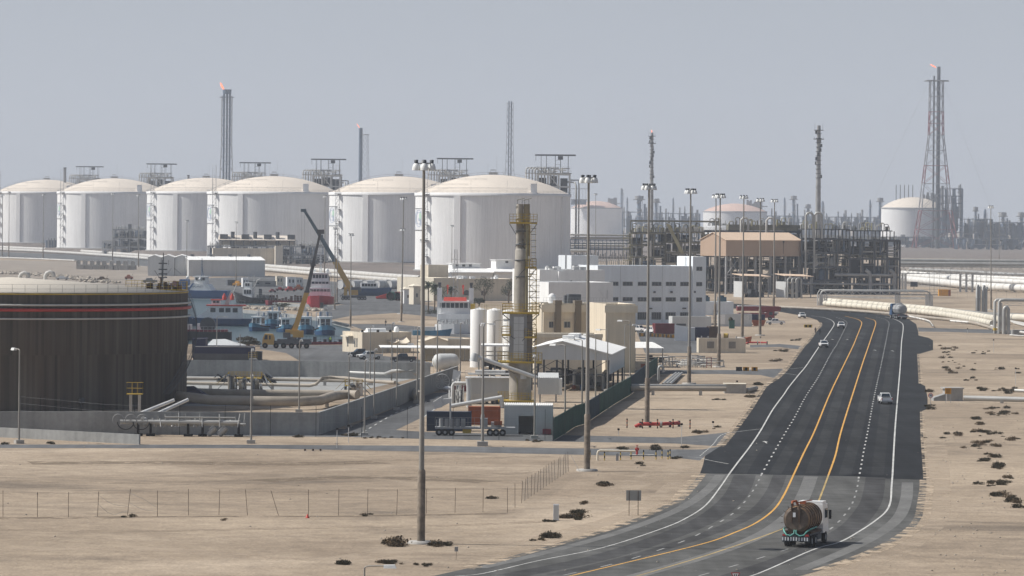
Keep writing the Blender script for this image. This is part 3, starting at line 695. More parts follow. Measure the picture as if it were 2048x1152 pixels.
for px, yt, hw, d, lb in ((1302.5, 265, 1.05, 2500, 'slim grey stack with a spiral ladder and glowing tip, left of the terracotta building'), (1636, 251, 1.1, 2000, 'slim grey stack with ringed platforms, right of the terracotta building')):
    t = thing('process_stack', lb, 'stack', at_px(px, 435, d), 0, 'slim stacks over the process plant'); zt = ZT(px, yt, d)
    b = mb('steel_grey'); b.lathe([(hw*1.25, 0), (hw*1.2, zt*.5), (hw, zt*.75), (hw*.85, zt)], 14); b.lathe([(hw*1.5, zt*.60), (hw*1.5, zt*.60+.4)], 12); b.build('shaft', t)
    b = mb('steel_dark')
    for k in range(int(zt*.34/2.2)):
        z = zt*.66+k*2.2; a = k*.9
        b.box(cos(a)*hw*1.2-.5, cos(a)*hw*1.2+.5, sin(a)*hw*1.2-.5, sin(a)*hw*1.2+.5, z, z+1.7); b.cyl((0, 0, z), (0, 0, z+.25), hw*1.35, None, 10)
    b.cyl((0, 0, zt-7), (0, 0, zt-6.6), hw*2.4, None, 10); b.cyl((0, 0, zt-2.5), (0, 0, zt-2.2), hw*2.2, None, 10)
    for k in (-1, 1): b.bar((k*hw*2, 0, zt-7), (k*hw*2, 0, zt-5.6), .12); b.bar((k*hw*1.8, 0, zt-2.4), (k*hw*1.8, 0, zt+1), .1)
    b.build('ladder_rings', t)
    if px < 1400: flame(t, (0, 0, zt), 1.6, -.2, .35)
d = 4400; t = thing('flare_tower', 'tallest red and white lattice flare tower with a flame, at the right', 'flare tower', at_px(1870, 500, d), 0, 'flare towers on the skyline')
zt = ZT(1874, 137, d)
prof = [(0, 33), (zt*.21, 23.6), (zt*.36, 19.5), (zt*.46, 16.4), (zt*.63, 11.2), (zt*.76, 10.4), (zt*.93, 10.0)]
for j in range(6):
    b = mb('lattice_red' if j % 2 == 0 else 'lattice_white'); lattice(b, prof[j:j+2], 4, None if j else 2, .7, pi/4, .95); b.build('lattice_section', t)
b = mb('steel_dark'); b.cyl((2.5, 0, 0), (2.5, 0, zt+2), 2.4, 1.9, 12); b.cyl((-2.2, 3, 0), (-2.2, 3, zt-8), 1.0, None, 8); b.build('flare_pipe', t)
b = mb('steel_grey'); b.box(-12, 12, -12, 12, zt*.93, zt*.93+.8); b.box(-14, 14, -.5, .5, zt*.93-.5, zt*.93+.2); b.build('top_platform', t)
b = mb('steel_grey')
for sx, sy in ((-1, 1), (1, 1)): b.bar((sx*10, sy*8, zt*.9), (sx*82, sy*60, 10), .12)
b.build('guy_wire', t)
flame(t, (-.5, 0, zt+1), 3.6, -2.0, .9)
# stacks seen over the left tanks
for px, yt, hw, lb in ((129, 335, 1.2, 'short grey stack rising between two tanks at far left'), (376, 350, 1.0, 'stub of a grey stack showing over the half hidden tank dome')):
    t = thing('process_stack', lb, 'stack', at_px(px, 435, 3400)); zt = ZT(px, yt, 3400); b = mb('steel_grey'); b.cyl((0, 0, 0), (0, 0, zt), hw, None, 12); b.build('shaft', t); b = mb('steel_dark'); b.cyl((0, 0, zt-.6), (0, 0, zt), hw*1.25, None, 12); b.cyl((0, 0, zt*.8), (0, 0, zt*.8+.4), hw*1.4, None, 12); b.build('rim_ring', t)

# ================================================================ plant structures
def plant_block(t, L, W, H, rnd, bay=6.0, lev=6.0, frame='steel_dark', fill=1.0, rail='ochre', pipes=('steel_grey', 'pipe_white'), vessels=True, wide=.5):
    nx = max(2, int(round(L/bay))); ny = max(1, int(round(W/9))); nz = max(1, int(round(H/lev)))
    b = mb(frame)
    for i in range(nx+1):
        for j in range(ny+1): x, y = L*i/nx, W*j/ny; b.box(x-wide/2, x+wide/2, y-wide/2, y+wide/2, 0, H)
    for k in range(1, nz+1):
        z = H*k/nz
        for j in range(ny+1): b.box(-.2, L+.2, W*j/ny-wide*.4, W*j/ny+wide*.4, z-.7, z-.02)
        for i in range(nx+1): b.box(L*i/nx-wide*.35, L*i/nx+wide*.35, 0, W, z-.6, z-.04)
    for q in range(max(1, nx//3)):
        i = rnd.randrange(nx); k = rnd.randrange(nz); b.bar((L*i/nx, -.1, H*k/nz), (L*(i+1)/nx, -.1, H*(k+1)/nz), wide*.45)
    b.build('frame', t)
    b = mb('plant_dark')
    for k in range(1, nz+1):
        z = H*k/nz; i = 0
        while i < nx:
            n = rnd.randint(1, 3)
            if rnd.random() < .75: b.box(L*i/nx, L*min(nx, i+n)/nx, .4, W-.4, z, z+.18)
            i += n
    b.build('deck', t)
    if nz > 1 and frame != 'steel_blue':
        b = mb('plant_dark')
        for k in range(nz):
            z = H*k/nz; x = .6
            while x < L-1:
                l = rnd.uniform(1.2, 4.5)
                if rnd.random() < .72*min(1.2, fill): y = W*rnd.uniform(.25, .6); b = mb('plant_dark' if rnd.random() < .8 else 'steel_blue'); b.box(x, min(L-.5, x+l), y, y+3, z+.2, z+H/nz*rnd.uniform(.55, .97)); b.build('equipment', t)
                x += l+rnd.uniform(.1, .8)
        b = mb('steel_blue')
        for q in range(int(L*.9)):
            x = rnd.uniform(.5, L-.5); k = rnd.randrange(nz); y = rnd.uniform(.2, W*.3); r = rnd.choice((.15, .2, .3, .45)); z = H*k/nz
            b.cyl((x, y, z+rnd.uniform(0, 1.5)), (x, y, z+H/nz-.7), r, None, 6)
        b.build('standpipe', t)
    for pm in pipes:
        b = mb(pm)
        for q in range(int(L*nz*.32*fill)):
            k = rnd.randrange(nz); z = H*k/nz+rnd.uniform(.4, H/nz-1); y = rnd.uniform(-.6, W); x = rnd.uniform(0, L*.9); r = rnd.choice((.14, .18, .25, .4))
            if rnd.random() < .55:
                l = rnd.uniform(3, L*.4); x1 = min(L, x+l)
                pts = [(x, y, z), (x1, y, z)]
                if rnd.random() < .6: z2 = z+rnd.choice((-1, 1))*rnd.uniform(1.5, 4); pts += [(x1+r*2, y, z+(r*2 if z2 > z else -r*2)), (x1+r*2, y, max(.3, min(H+1, z2)))]
                b.tube(pts, r, 6)
            else: b.cyl((x, y, H*k/nz), (x, y, min(H+2, H*(k+1)/nz+rnd.uniform(-1, 1.5))), r, None, 6)
        b.build('pipework', t)
    if vessels:
        for q in range(max(2, int(L/7*fill))):
            k = rnd.randrange(nz); z = H*k/nz+.2; x = rnd.uniform(2, L-3); y = rnd.uniform(1, W-1); r = rnd.uniform(.7, 1.5)
            b = mb(rnd.choice(('steel_grey', 'steel_blue', 'pipe_white', 'steel_grey')))
            if rnd.random() < .5:
                l = rnd.uniform(3, 7); b.cyl((x, y, z+r+.6), (min(L, x+l), y, z+r+.6), r, None, 12); b.box(x+.5, x+.9, y-r*.6, y+r*.6, z, z+r); b.box(min(L, x+l)-.9, min(L, x+l)-.5, y-r*.6, y+r*.6, z, z+r)
            else:
                h = min(H/nz-.9, rnd.uniform(2.5, 5)); b.lathe([(r, 0), (r, h), (r*.6, h+r*.4), (.02, h+r*.55)], 12, (x, y, z))
            b.build('vessel', t)
    b = mb(rail)
    for k in range(1, nz+1):
        z = H*k/nz
        for j in range(2):
            y = -.3 if j == 0 else W+.3
            if rnd.random() < .3 and k < nz: continue
            for dz in (.55, 1.1): b.bar((0, y, z+dz), (L, y, z+dz), .06)
            for q in range(int(L/1.8)+1): b.bar((q*1.8, y, z), (q*1.8, y, z+1.1), .05)
    b.build('railing', t)
def topsides(t, L, W, H, rnd, n=12, mats=('pipe_white', 'ochre', 'steel_grey', 'plant_olive')):
    for m in mats:
        b = mb(m)
        for q in range(n):
            x = rnd.uniform(0, L-1); y = rnd.uniform(.5, W-.5); h = rnd.uniform(.8, 3.4)
            c = rnd.random()
            if c < .35: b.box(x, min(L, x+rnd.uniform(.5, 1.8)), y-.5, y+.5, H+.2, H+h*.7)
            elif c < .7: b.cyl((x, y, H), (x, y, H+h), rnd.uniform(.12, .35), None, 6)
            else: b.tube([(x, y, H), (x, y, H+h), (x+.4, y, H+h+.35), (x+1.3, y, H+h+.35), (x+1.7, y, H+h), (x+1.7, y, H)], .2, 6)
        b.build('roof_equipment', t)
rp = random.Random(21)
def block_px(name, x0, x1, ytop, d, W, label, cat, group=None, **k):
    p0, p1 = P(x0, 435, d), P(x1, 435, d); H = ZT((x0+x1)/2, ytop, d); t = thing(name, label, cat, (p0.x, d, 0), 0, group)
    plant_block(t, p1.x-p0.x, W, H, rp, **k); return t, p1.x-p0.x, H
pg = 'modules of the gas process plant'
dP = 1620
t, L, H = block_px('process_module', 1262, 1331, 465, dP, 20, 'left end of the process plant with yellow ladder platforms', 'process plant', pg, frame='plant_olive', bay=5, lev=4.5, fill=1.6)
topsides(t, L, 20, H, rp, 10)
b = mb('ochre')
for z in (4, 9, 13, 18, 22): b.box(-3.2, .6, -3.4, 0, z, z+.25); b.bar((-3.2, -3.4, z+1.2), (.6, -3.4, z+1.2), .08)
for x in (-3.1, -1.3, .5): b.bar((x, -3.3, 0), (x, -3.3, 25), .16)
for k in range(10): b.bar((-3 if k % 2 else .4, -3.2, 2.4*k), (.4 if k % 2 else -3, -3.2, 2.4*k+2.4), .14)
b.build('stair_tower', t)
b = mb('plant_olive'); b.box(0, 36, 6, 9, H+4.3, H+5.0)
for x in (0, 9, 18, 27, 35): b.box(x-.15, x+.15, 7, 7.4, H, H+4.5)
b.build('top_pipe_rack', t)
t, L, H = block_px('process_module', 1332, 1408, 463, dP, 20, 'process plant module behind the white office block, with a slanting stair', 'process plant', pg, frame='plant_olive', bay=5, lev=4.5, fill=1.6)
topsides(t, L, 20, H, rp, 10)
b = mb('ochre'); b.hexa([(6, -1.4, 16), (7.5, -1.4, 16), (7.5, -.6, 16), (6, -.6, 16)], [(0, -1.4, H+3), (1.5, -1.4, H+3), (1.5, -.6, H+3), (0, -.6, H+3)]); b.build('stair', t)
t, L, H = block_px('process_module', 1409, 1603, 462, dP+26, 22, 'long middle module of the process plant, carrying air coolers behind the terracotta shed', 'process plant', pg, frame='steel_dark', bay=6, lev=5.5, fill=1.5)
b = mb('plant_olive'); b.box(10, L, 2, 20, H+.2, H+2.6); b.build('air_cooler_bank', t)
topsides(t, L, 22, H+2, rp, 14)
b = mb('pipe_white')
for x in (15, 25.5): b.tube([(x, -1, H-2), (x, -1, H+4.4), (x+.9, -1, H+5.4), (x+2.2, -1, H+5.4), (x+3, -1, H+4.4), (x+3, -1, H)], .45, 8)
b.build('return_bend', t)
t, L, H = block_px('process_module', 1604, 1700, 477, dP, 22, 'process plant module with two pipe return bends on its roof', 'process plant', pg, frame='steel_dark', bay=5, lev=6.4, fill=2.0, wide=.7)
topsides(t, L, 22, H+3.6, rp, 9)
b = mb('steel_dark')
for x in range(0, int(L)+1, 3): b.box(x-.2, x+.2, .5, .9, H, H+3.6); b.box(x-.2, x+.2, 18, 18.4, H, H+3.6)
b.box(0, L, .2, 20, H+3.5, H+3.9); b.build('upper_frame', t)
b = mb('pipe_silver')
for x in (1.5, 5.0): b.tube([(x, -1, H-14), (x, -1, H+9.2), (x+.6, -1, H+10.2), (x+1.5, -1, H+10.5), (x+2.4, -1, H+10.2), (x+3, -1, H+9.2), (x+3, -1, H)], .42, 8)
b.build('return_bend', t)
t, L, H = block_px('process_module', 1700, 1800, 480, dP, 22, 'right end of the process plant, tall dark bays with hanging pipes', 'process plant', pg, frame='steel_dark', bay=5.2, lev=6.4, fill=2.0, wide=.8)
topsides(t, L*.92, 22, H+3.6, rp, 9)
b = mb('steel_dark')
for x in range(0, int(L), 3): b.box(x-.2, x+.2, .5, .9, H, H+3.6); b.box(x-.2, x+.2, 18, 18.4, H, H+3.6)
b.box(0, L-3, .2, 20, H+3.5, H+3.9); b.build('upper_frame', t)
b = mb('steel_grey')
for x in (8.4, 18.2): b.tube([(x, -.8, 1), (x, -.8, 7.5), (x-.5, -.8, 9), (x-2, -.8, 10)], .75, 10)
b.tube([(-19, -.7, 4.2), (19, -.7, 4.2)], .45, 8); b.tube([(-6, -.6, 8), (19, -.6, 8)], .55, 8); b.build('header_pipe', t)

# far refinery in the haze
fr = random.Random(55)
def far_tower(px, yt, w, d, kind, i):
    t = thing('refinery_column', far_lab[i], 'refinery column', at_px(px, 435, d), 0, 'columns of the hazy refinery'); zt = ZT(px, yt, d); r = w/2*d/FOC*.72
    b = mb('steel_blue'); b.lathe([(r*1.1, 0), (r*1.1, zt*.55), (r*.85, zt*.6), (r*.85, zt*.94), (r*.4, zt)], 10); b.build('shell', t)
    b = mb('steel_grey')
    for k in range(fr.randint(4, 7)):
        z = zt*(.35+.62*fr.random()); b.cyl((fr.uniform(-.3, .3)*r, 0, z), (0, 0, z+.9), r*fr.uniform(1.3, 1.75), None, 8)
    if kind: b.cyl((0, 0, zt-5), (0, 0, zt-.5), r*2.0, None, 8); b.box(-r*2.6, r*2.6, -r, r, zt-6, zt-5)
    b.bar((r*1.3, 0, zt*.2), (r*1.3, 0, zt*.9), r*.2); b.build('platforms', t)
    if kind: b = mb('steel_blue'); b.cyl((r*2.4, 0, 0), (r*2.4, 0, zt*.82), r*.5, None, 8); b.build('side_pipe', t)
tw = [(1243, 376, 8, 6900, 0), (1254, 394, 5, 6500, 0), (1278, 391, 13, 5200, 1), (1312, 397, 10, 5600, 1), (1346, 395, 5, 5800, 0), (1569, 395, 6, 5900, 0), (1587, 391, 9, 5600, 1), (1616, 408, 8, 5600, 1), (1645, 402, 9, 6000, 0), (1653, 426, 4, 5200, 0), (1676, 423, 4, 5200, 0), (1688, 426, 5, 5200, 0), (1720, 425, 5, 5200, 0), (1740, 399, 6, 5300, 0), (1760, 395, 9, 5300, 1), (1951, 413, 7, 4900, 1), (1970, 418, 9, 4900, 0), (2006, 424, 10, 5000, 1), (2043, 424, 11, 5000, 1)]
far_lab = ['faint tall column in the haze above the pink domed tank', 'thin faint column right of the pink domed tank', 'broad dark column with a bulky head, left of the slim grey stack', 'bulky column close behind the slim grey stack', 'thin lone column in the haze right of the slim grey stack',
           'narrow hazy column left of the widest platformed column', 'widest hazy column with a T shaped platform head, left of the ringed stack', 'stubby hazy column with a leaning top by the ringed stack', 'pale hazy column just right of the ringed stack', 'short dark chimney right of the ringed stack', 'short pointed column over the process plant roof', 'short twin of the pointed column over the process plant roof',
           'stubby column over the right process module', 'slender hazy column left of the T headed one', 'hazy column with a T shaped head beside the flare tower tank', 'hazy column right of the red and white flare tower', 'bulky hazy column with a domed top at the right', 'hazy column behind the far right light mast', 'hazy column cut by the right edge of the photo']
for i, a in enumerate(tw): far_tower(*a, i)
fb = [(1142, 1176, 378, 6500, 'hazy framework on top of the pink domed tank'), (1246, 1306, 424, 5400, 'hazy refinery block between the slim stack and the pink domed tank'), (1306, 1400, 427, 5600, 'hazy refinery block right of the slim grey stack'), (1536, 1620, 432, 5600, 'hazy refinery block left of the ringed stack'), (1620, 1765, 434, 5400, 'hazy refinery block above the right process modules'),
      (1880, 1925, 377, 4650, 'tall dark framework beside the flare tower'), (1925, 1985, 438, 4700, 'hazy refinery block right of the flare tower'), (1985, 2070, 445, 4700, 'hazy refinery block at the right edge'), (1640, 1930, 474, 4500, 'low hazy pipe rack at the foot of the flare tower'), (1915, 2075, 478, 4300, 'low hazy pipe rack at the right edge')]
for x0, x1, yt, d, lb in fb:
    if x0 == 1142:
        d2 = 6560; p0 = P(x0, 435, d2); t = thing('tank_top_frame', lb, 'steel frame', (p0.x, d2, 0)); z0, z1 = ZT(1160, 402, d2), ZT(1160, 378, d2); Lm = 34*d2/FOC
        b = mb('steel_grey'); 
        for k in range(7): b.bar((k*Lm/6, 0, z0-10), (k*Lm/6, 0, z1), .35)
        b.box(0, Lm, -2, 8, z1, z1+1); b.box(0, Lm, -2, 8, z0+2, z0+3); b.build('frame', t); b = mb('steel_blue'); b.box(0, Lm*.9, 0, 6, z0-6, z0+2); b.build('deck', t); continue
    t, L, H = block_px('refinery_block', x0, x1, yt, d, 25, lb, 'refinery', 'blocks of the hazy refinery', frame='steel_blue', bay=9, lev=9, fill=.55, rail='steel_grey', pipes=('steel_grey', 'steel_pale'), wide=1.1)
    b = mb('steel_blue')
    for q in range(int(L/2.2)):
        x = fr.uniform(0, L-3); b.box(x, x+fr.uniform(1, 6), 2, 14, fr.uniform(0, H*.5), H*fr.uniform(.45, 1.0))
    b.build('equipment', t)
    b = mb('steel_grey')
    for q in range(int(L/7)): x = fr.uniform(0, L); b.cyl((x, 5, H*.5), (x, 5, H*fr.uniform(.95, 1.3 if x0 < 1850 else 1.1)), fr.uniform(.5, 2.0), None, 7)
    b.build('vent_stack', t)
# ================================================================ buildings
def face(x0, x1, d, rz=0.0):          # front-left corner and length of a front seen between pixels x0 and x1, turned by rz
    a = P(x0, 500, d); a.z = 0; k = uv(x1, 500)[0]/FOC
    L = (k*a.y-a.x)/(cos(rz)-k*sin(rz)); return a, L
def up(ytop, x, d): return ZT(x, ytop, d)
def window(par, x0, x1, z0, z1, y=0.0, cols=2, frame='steel_grey', pane='glass_dark', deep=.12):
    b = mb(frame); w = .09
    b.box(x0, x1, y-.06, y+.02, z0, z0+w); b.box(x0, x1, y-.06, y+.02, z1-w, z1)
    for k in range(cols+1): x = x0+(x1-x0-w)*k/cols; b.box(x, x+w, y-.06, y+.02, z0+w, z1-w)
    f = b.build('window', par)
    mb(pane).box(x0+w, x1-w, y-.025, y+.01, z0+w, z1-w).build('pane', f); return f
def flat_house(name, label, cat, x0, x1, ytop, d, W, rz, wall, roof='roof_white', par=.5, group=None, z0=0):
    o, L = face(x0, x1, d, rz); H = up(ytop, (x0+x1)/2, d); t = thing(name, label, cat, (o.x, o.y, z0), rz, group); H -= z0
    b = mb(wall); b.box(0, L, 0, W, 0, H-par)
    for q in ((0, L, 0, .3), (0, L, W-.3, W), (0, .3, .3, W-.3), (L-.3, L, .3, W-.3)): b.box(*q, H-par, H)
    b.build('wall', t); mb(roof).box(.3, L-.3, .3, W-.3, H-par, H-par+.06).build('roof', t)
    return t, L, H
def gable_house(name, label, cat, x0, x1, yeave, yridge, d, W, rz, wall, roof, over=.4, along='x', group=None, z0=0):
    o, L = face(x0, x1, d, rz); He = up(yeave, (x0+x1)/2, d); Hr = up(yridge, (x0+x1)/2, d); t = thing(name, label, cat, (o.x, o.y, 0), rz, group)
    b = mb(wall); b.box(0, L, 0, W, z0, He)
    if along == 'x': b.extrude_x([(0, He), (W, He), (W/2, Hr)], 0, L)
    else: b.extrude_y([(0, He), (L, He), (L/2, Hr)], 0, W)
    b.build('wall', t)
    r = mb(roof); k = .18
    if along == 'x':
        m = (Hr-He)/(W/2)
        for s in (0, 1):
            y0, y1 = (-over, W/2) if s == 0 else (W+over, W/2); za, zb = He-over*m+.03, Hr+.03
            q = [(-over, y0, za), (L+over, y0, za), (L+over, y1, zb), (-over, y1, zb)]
            if s: q = [q[1], q[0], q[3], q[2]]
            r.hexa(q, [(p[0], p[1], p[2]+k) for p in q])
    else:
        m = (Hr-He)/(L/2)
        for s in (0, 1):
            xa, xb = (-over, L/2) if s == 0 else (L+over, L/2); za, zb = He-over*m+.03, Hr+.03
            q = [(xa, -over, za), (xb, -over, zb), (xb, W+over, zb), (xa, W+over, za)]
            if s: q = [q[1], q[0], q[3], q[2]]
            r.hexa(q, [(p[0], p[1], p[2]+k) for p in q])
    r.build('roof', t); return t, L, He, Hr
def rooftop(par, L, W, H, rnd, n, mats=('steel_pale', 'steel_grey')):
    for m in mats:
        b = mb(m)
        for q in range(n):
            x, y = rnd.uniform(.8, L-2.5), rnd.uniform(1, max(1.2, W-2)); b.box(x, x+rnd.uniform(.7, 1.8), y, y+1, H-.4, H+rnd.uniform(.3, 1.3))
        b.build('air_conditioner', par)
br = random.Random(11)
# ---- white office block with its stair tower
d = 1130; rz = radians(17)
t, L, H = flat_house('office_building', 'long white three storey office block with rows of dark windows and a stair tower', 'building', 1196, 1384, 532, d, 18, rz, 'wall_bluegrey', par=.7)
o = Vector((t.location.x, t.location.y, 0))
def lx(px): return face(1196, px, d, rz)[1]
for r, (ya, yb) in enumerate(((564, 572.5), (595, 603.5), (625, 640))):
    for k, (xa, xb) in enumerate(((1219, 1237.5), (1246, 1266), (1276, 1294.5), (1304, 1323.5), (1332, 1352.5), (1361, 1379))):
        if r == 2 and k in (0, 1): continue
        window(t, lx(xa), lx(xb), up(yb, 1300, d), up(ya, 1300, d), 0, 3 if r < 2 else 4)
xa, xb = lx(1384.6), lx(1411); Ht = up(514, 1398, d); ea = xa-.0
b = mb('wall_bluegrey'); b.box(ea+.003, xb, -.6, 13, 0, Ht); tw_ = b.build('stair_tower', t); mb('roof_white').box(ea+.3, xb-.3, -.3, 12.7, Ht, Ht+.05).build('roof', tw_)
for ya, yb in ((534, 542.5), (565, 573.5), (596, 605)): window(tw_, lx(1391.5), lx(1403.5), up(yb, 1398, d), up(ya, 1398, d), -.6, 2)
b = mb('steel_grey')
for k in range(8): b.box(ea-.18, ea, 5, 5.8, H-.2+k*.35, H-.12+k*.35)
for y in (5, 5.8): b.bar((ea-.2, y, H-.7), (ea-.2, y, Ht), .04)
b.build('roof_ladder', tw_)
b = mb('steel_grey')
for px in (1241, 1325): b.bar((lx(px), -.12, 0), (lx(px), -.12, H), .05)
b.build('downpipe', t)
b = mb('steel_dark')
for px in (1309, 1343, 1389): z = up(585, px, d); b.box(lx(px)-.25, lx(px)+.25, -.75, -.1, z-.25, z+.3)
for px in (1301, 1369): z = up(619, px, d); b.box(lx(px)-.5, lx(px)+.5, -.6, -.1, z, z+.35)
b.build('floodlight', t)
# ---- white stepped block left of it
t, L, H = flat_house('office_annex', 'white stepped annex with blank grey walls, between the incinerator stack and the office block', 'building', 1080, 1210, 540, 1095, 20, radians(22), 'wall_white', par=.6)
rooftop(t, L, 18, H, br, 7)
b = mb('wall_white'); b.box(L*.27, L*.36, -1.0, 0, 3, H-.4); b.build('wall_fin', t)
b = mb('steel_dark')
for u_ in (.48, .72): b.cyl((L*u_, -.25, H-3.2), (L*u_, 0, H-3.2), .28, None, 8)
b.build('vent', t)
t, L, H = flat_house('office_annex', 'lower white front block of the annex, partly hidden by the cream plant building', 'building', 1098, 1227, 565, 1060, 16, radians(24), 'wall_white', par=.5)
b = mb('steel_pale'); b.tube([(L*.9, -.4, H-2), (L*.9, -.4, H-4.5)], .12); b.bar((L*.75, -.3, H-1.6), (L*.86, -.3, H-4.2), .06); b.build('lamp_bracket', t)
t, L, H = flat_house('roof_penthouse', 'white lift penthouse on the roof behind the annex, with a wall ladder', 'building', 1143, 1197, 511, 1180, 8, radians(28), 'wall_bluegrey', par=.3)
b = mb('steel_dark'); b.box(-.1, 0, 3, 3.6, 12, H); b.build('wall_ladder', t)
# ---- low mosque like buildings
t, L, H = flat_house('cream_building', 'cream walled low building with an arched blue window, behind the palms', 'building', 913, 1029, 558, 1430, 18, radians(20), 'wall_sand', par=.4)
for px in (934,):
    x = (px-913)/(1029-913)*L; b = mb('glass_dark'); z = up(591, px, 1430); w = 1.25; pts = [(x-w, z), (x+w, z)]+[(x+w*cos(a), z+.7+w*sin(a)) for a in [pi*i/10 for i in range(11)]]
    b.extrude_y(pts, -.05, .05); f = b.build('arched_window', t)
    b = mb('wall_white'); 
    for i in range(10): a, c = pi*i/10, pi*(i+1)/10; b.bar((x+w*1.06*cos(a), -.08, z+.7+w*1.06*sin(a)), (x+w*1.06*cos(c), -.08, z+.7+w*1.06*sin(c)), .07)
    b.build('arch_trim', f)
window(t, L*.43, L*.47, up(591, 967, 1430), up(582, 967, 1430), 0, 1)
rooftop(t, L, 16, H, br, 6, ('roof_white', 'steel_pale'))
t, L, H = flat_house('cream_building', 'sunlit cream wing with stepped parapet left of the arched window building', 'building', 868, 913, 556, 1425, 22, radians(38), 'wall_cream', par=.5)
t, L, H = flat_house('roof_penthouse', 'square sand coloured roof box behind the high light mast', 'building', 857, 897, 530, 1450, 9, radians(20), 'wall_sand', par=.3)
b = mb('steel_pale'); 
for k in range(4): b.bar((L-.2-.5*k, 1, H), (L-.2-.5*k, 1, H+1.2+(k % 2)), .05)
b.build('aerial', t)
for x0, x1, ye, yr, c0, c1, cy, lb in ((901, 992, 546, 537, 912, 968, 528, 'white hipped hall roof with a three window clerestory'), (990, 1035, 545, 538, 1000, 1034, 521, 'white hall roof with a square lantern, left of the incinerator stack')):
    d = 1490; rz = radians(14); o, L = face(x0, x1, d, rz); He, Hr = up(ye, x0, d), up(yr, x0, d); t = thing('hall_building', lb, 'building', (o.x, o.y, 0), rz)
    mb('wall_white').box(.8, L-.8, .8, 21, 0, He).build('wall', t)
    b = mb('roof_white'); q = [(-.5, -.5, He), (L+.5, -.5, He), (L+.5, 22, He), (-.5, 22, He)]; b.hexa([(p[0], p[1], p[2]) for p in q], [(p[0], p[1], p[2]+.35) for p in q]); b.hexa([(-.5, -.5, He+.35), (L+.5, -.5, He+.35), (L+.5, 22, He+.35), (-.5, 22, He+.35)], [(L*.16, 5, Hr), (L*.84, 5, Hr), (L*.84, 17, Hr), (L*.16, 17, Hr)]); b.build('roof', t)
    u0, u1 = L*(c0-x0)/(x1-x0), L*(c1-x0)/(x1-x0); Hc = up(cy, c0, d); b = mb('wall_white'); b.box(u0, u1, 6, 14, Hr-1, Hc); cl = b.build('clerestory', t); mb('roof_white').box(u0-.4, u1+.4, 5.6, 14.4, Hc, Hc+.2).build('roof', cl)
    n = 3 if c1-c0 > 40 else 1
    for k in range(n): xx = u0+(u1-u0)*(.12+.24*k if n == 3 else .55); window(cl, xx, xx+1.1, Hc-1.05, Hc-.2, 6, 2)
# ---- cream plant building with brown pilasters
d = 792; rz = radians(12)
t, L, H = flat_house('plant_building', 'cream two storey plant building with brown pilasters and a railed roof', 'building', 1088, 1212, 607, d, 12, rz, 'wall_sand', par=.4)
pl = lambda px: (px-1088)/(1212-1088)*L
b = mb('wall_cream'); b.box(-.5, L-.003, -.55, -.003, H-1.75, H-.25); b.build('cornice', t)
for pa, pb in ((1110, 1122), (1150, 1162)):
    b = mb('wall_brown'); b.box(pl(pa), pl(pb), -.75, -.0, 0, H-.3); b.box(pl(pa)-.1, pl(pb)+.1, -.85, 1.2, H-.3, H+.6); b.build('pilaster', t)
for pa, pb in ((1099, 1108), (1129, 1142)):
    w_ = window(t, pl(pa), pl(pb), up(656, 1120, d), up(643, 1120, d), 0, 2); mb('wall_cream').box(pl(pa)-.25, pl(pb)+.25, -.35, -.07, up(642.6, 1120, d), up(641, 1120, d)).build('sill', w_)
b = mb('steel_grey')
for k in range(22): x = L*k/21; b.bar((x, .1, H), (x, .1, H+1.1), .03)
for z in (.55, 1.1): b.bar((0, .1, H+z), (L, .1, H+z), .03)
b.build('roof_railing', t)
b = mb('steel_dark'); b.box(pl(1148), pl(1172), 4, 6.5, H-.4, H+1.7); b.box(pl(1139), pl(1144), 4, 5, H-.4, H+1.5); b.build('air_conditioner', t)
b = mb('wall_white'); b.cyl((pl(1116), 5, H-.4), (pl(1116), 5, H+.9), .7, .8, 12); b.ball((pl(1116), 5, H+1.1), .8, 10); b.build('water_tank', t)
b = mb('steel_dark'); b.tube([(-.3, -.2, 0), (-.3, -.2, H-1.5), (-.8, -.2, H-.6), (-.3, -.2, H+.2)], .09); b.build('downpipe', t)
b = mb('yellow_paint'); b.bar((pl(1190), -.7, H-.3), (pl(1190), -.7, H-4.5), .03); b.bar((pl(1196), -.7, H-.3), (pl(1196), -.7, H-4.5), .03)
for k in range(9): b.bar((pl(1190), -.7, H-.6-.45*k), (pl(1196), -.7, H-.6-.45*k), .025)
b.build('cat_ladder', t)
t, L2, H2 = flat_house('plant_building', 'blank cream wing at the right end of the plant building', 'building', 1212.6, 1272, 608, 778, 14, rz, 'wall_sand', par=.4)
mb('wall_cream').box(-.3, L2+.35, -.45, -.003, H2-1.7, H2-.3).build('cornice', t)
t, L3, H3 = flat_house('plant_terrace', 'low cream terrace wall in front of the plant building', 'building', 1070, 1206, 668, 762, 8, radians(8), 'wall_sand', par=.3)
mb('wall_cream').box(-.1, L3+.1, -.2, -.003, H3-.7, H3).build('coping', t)
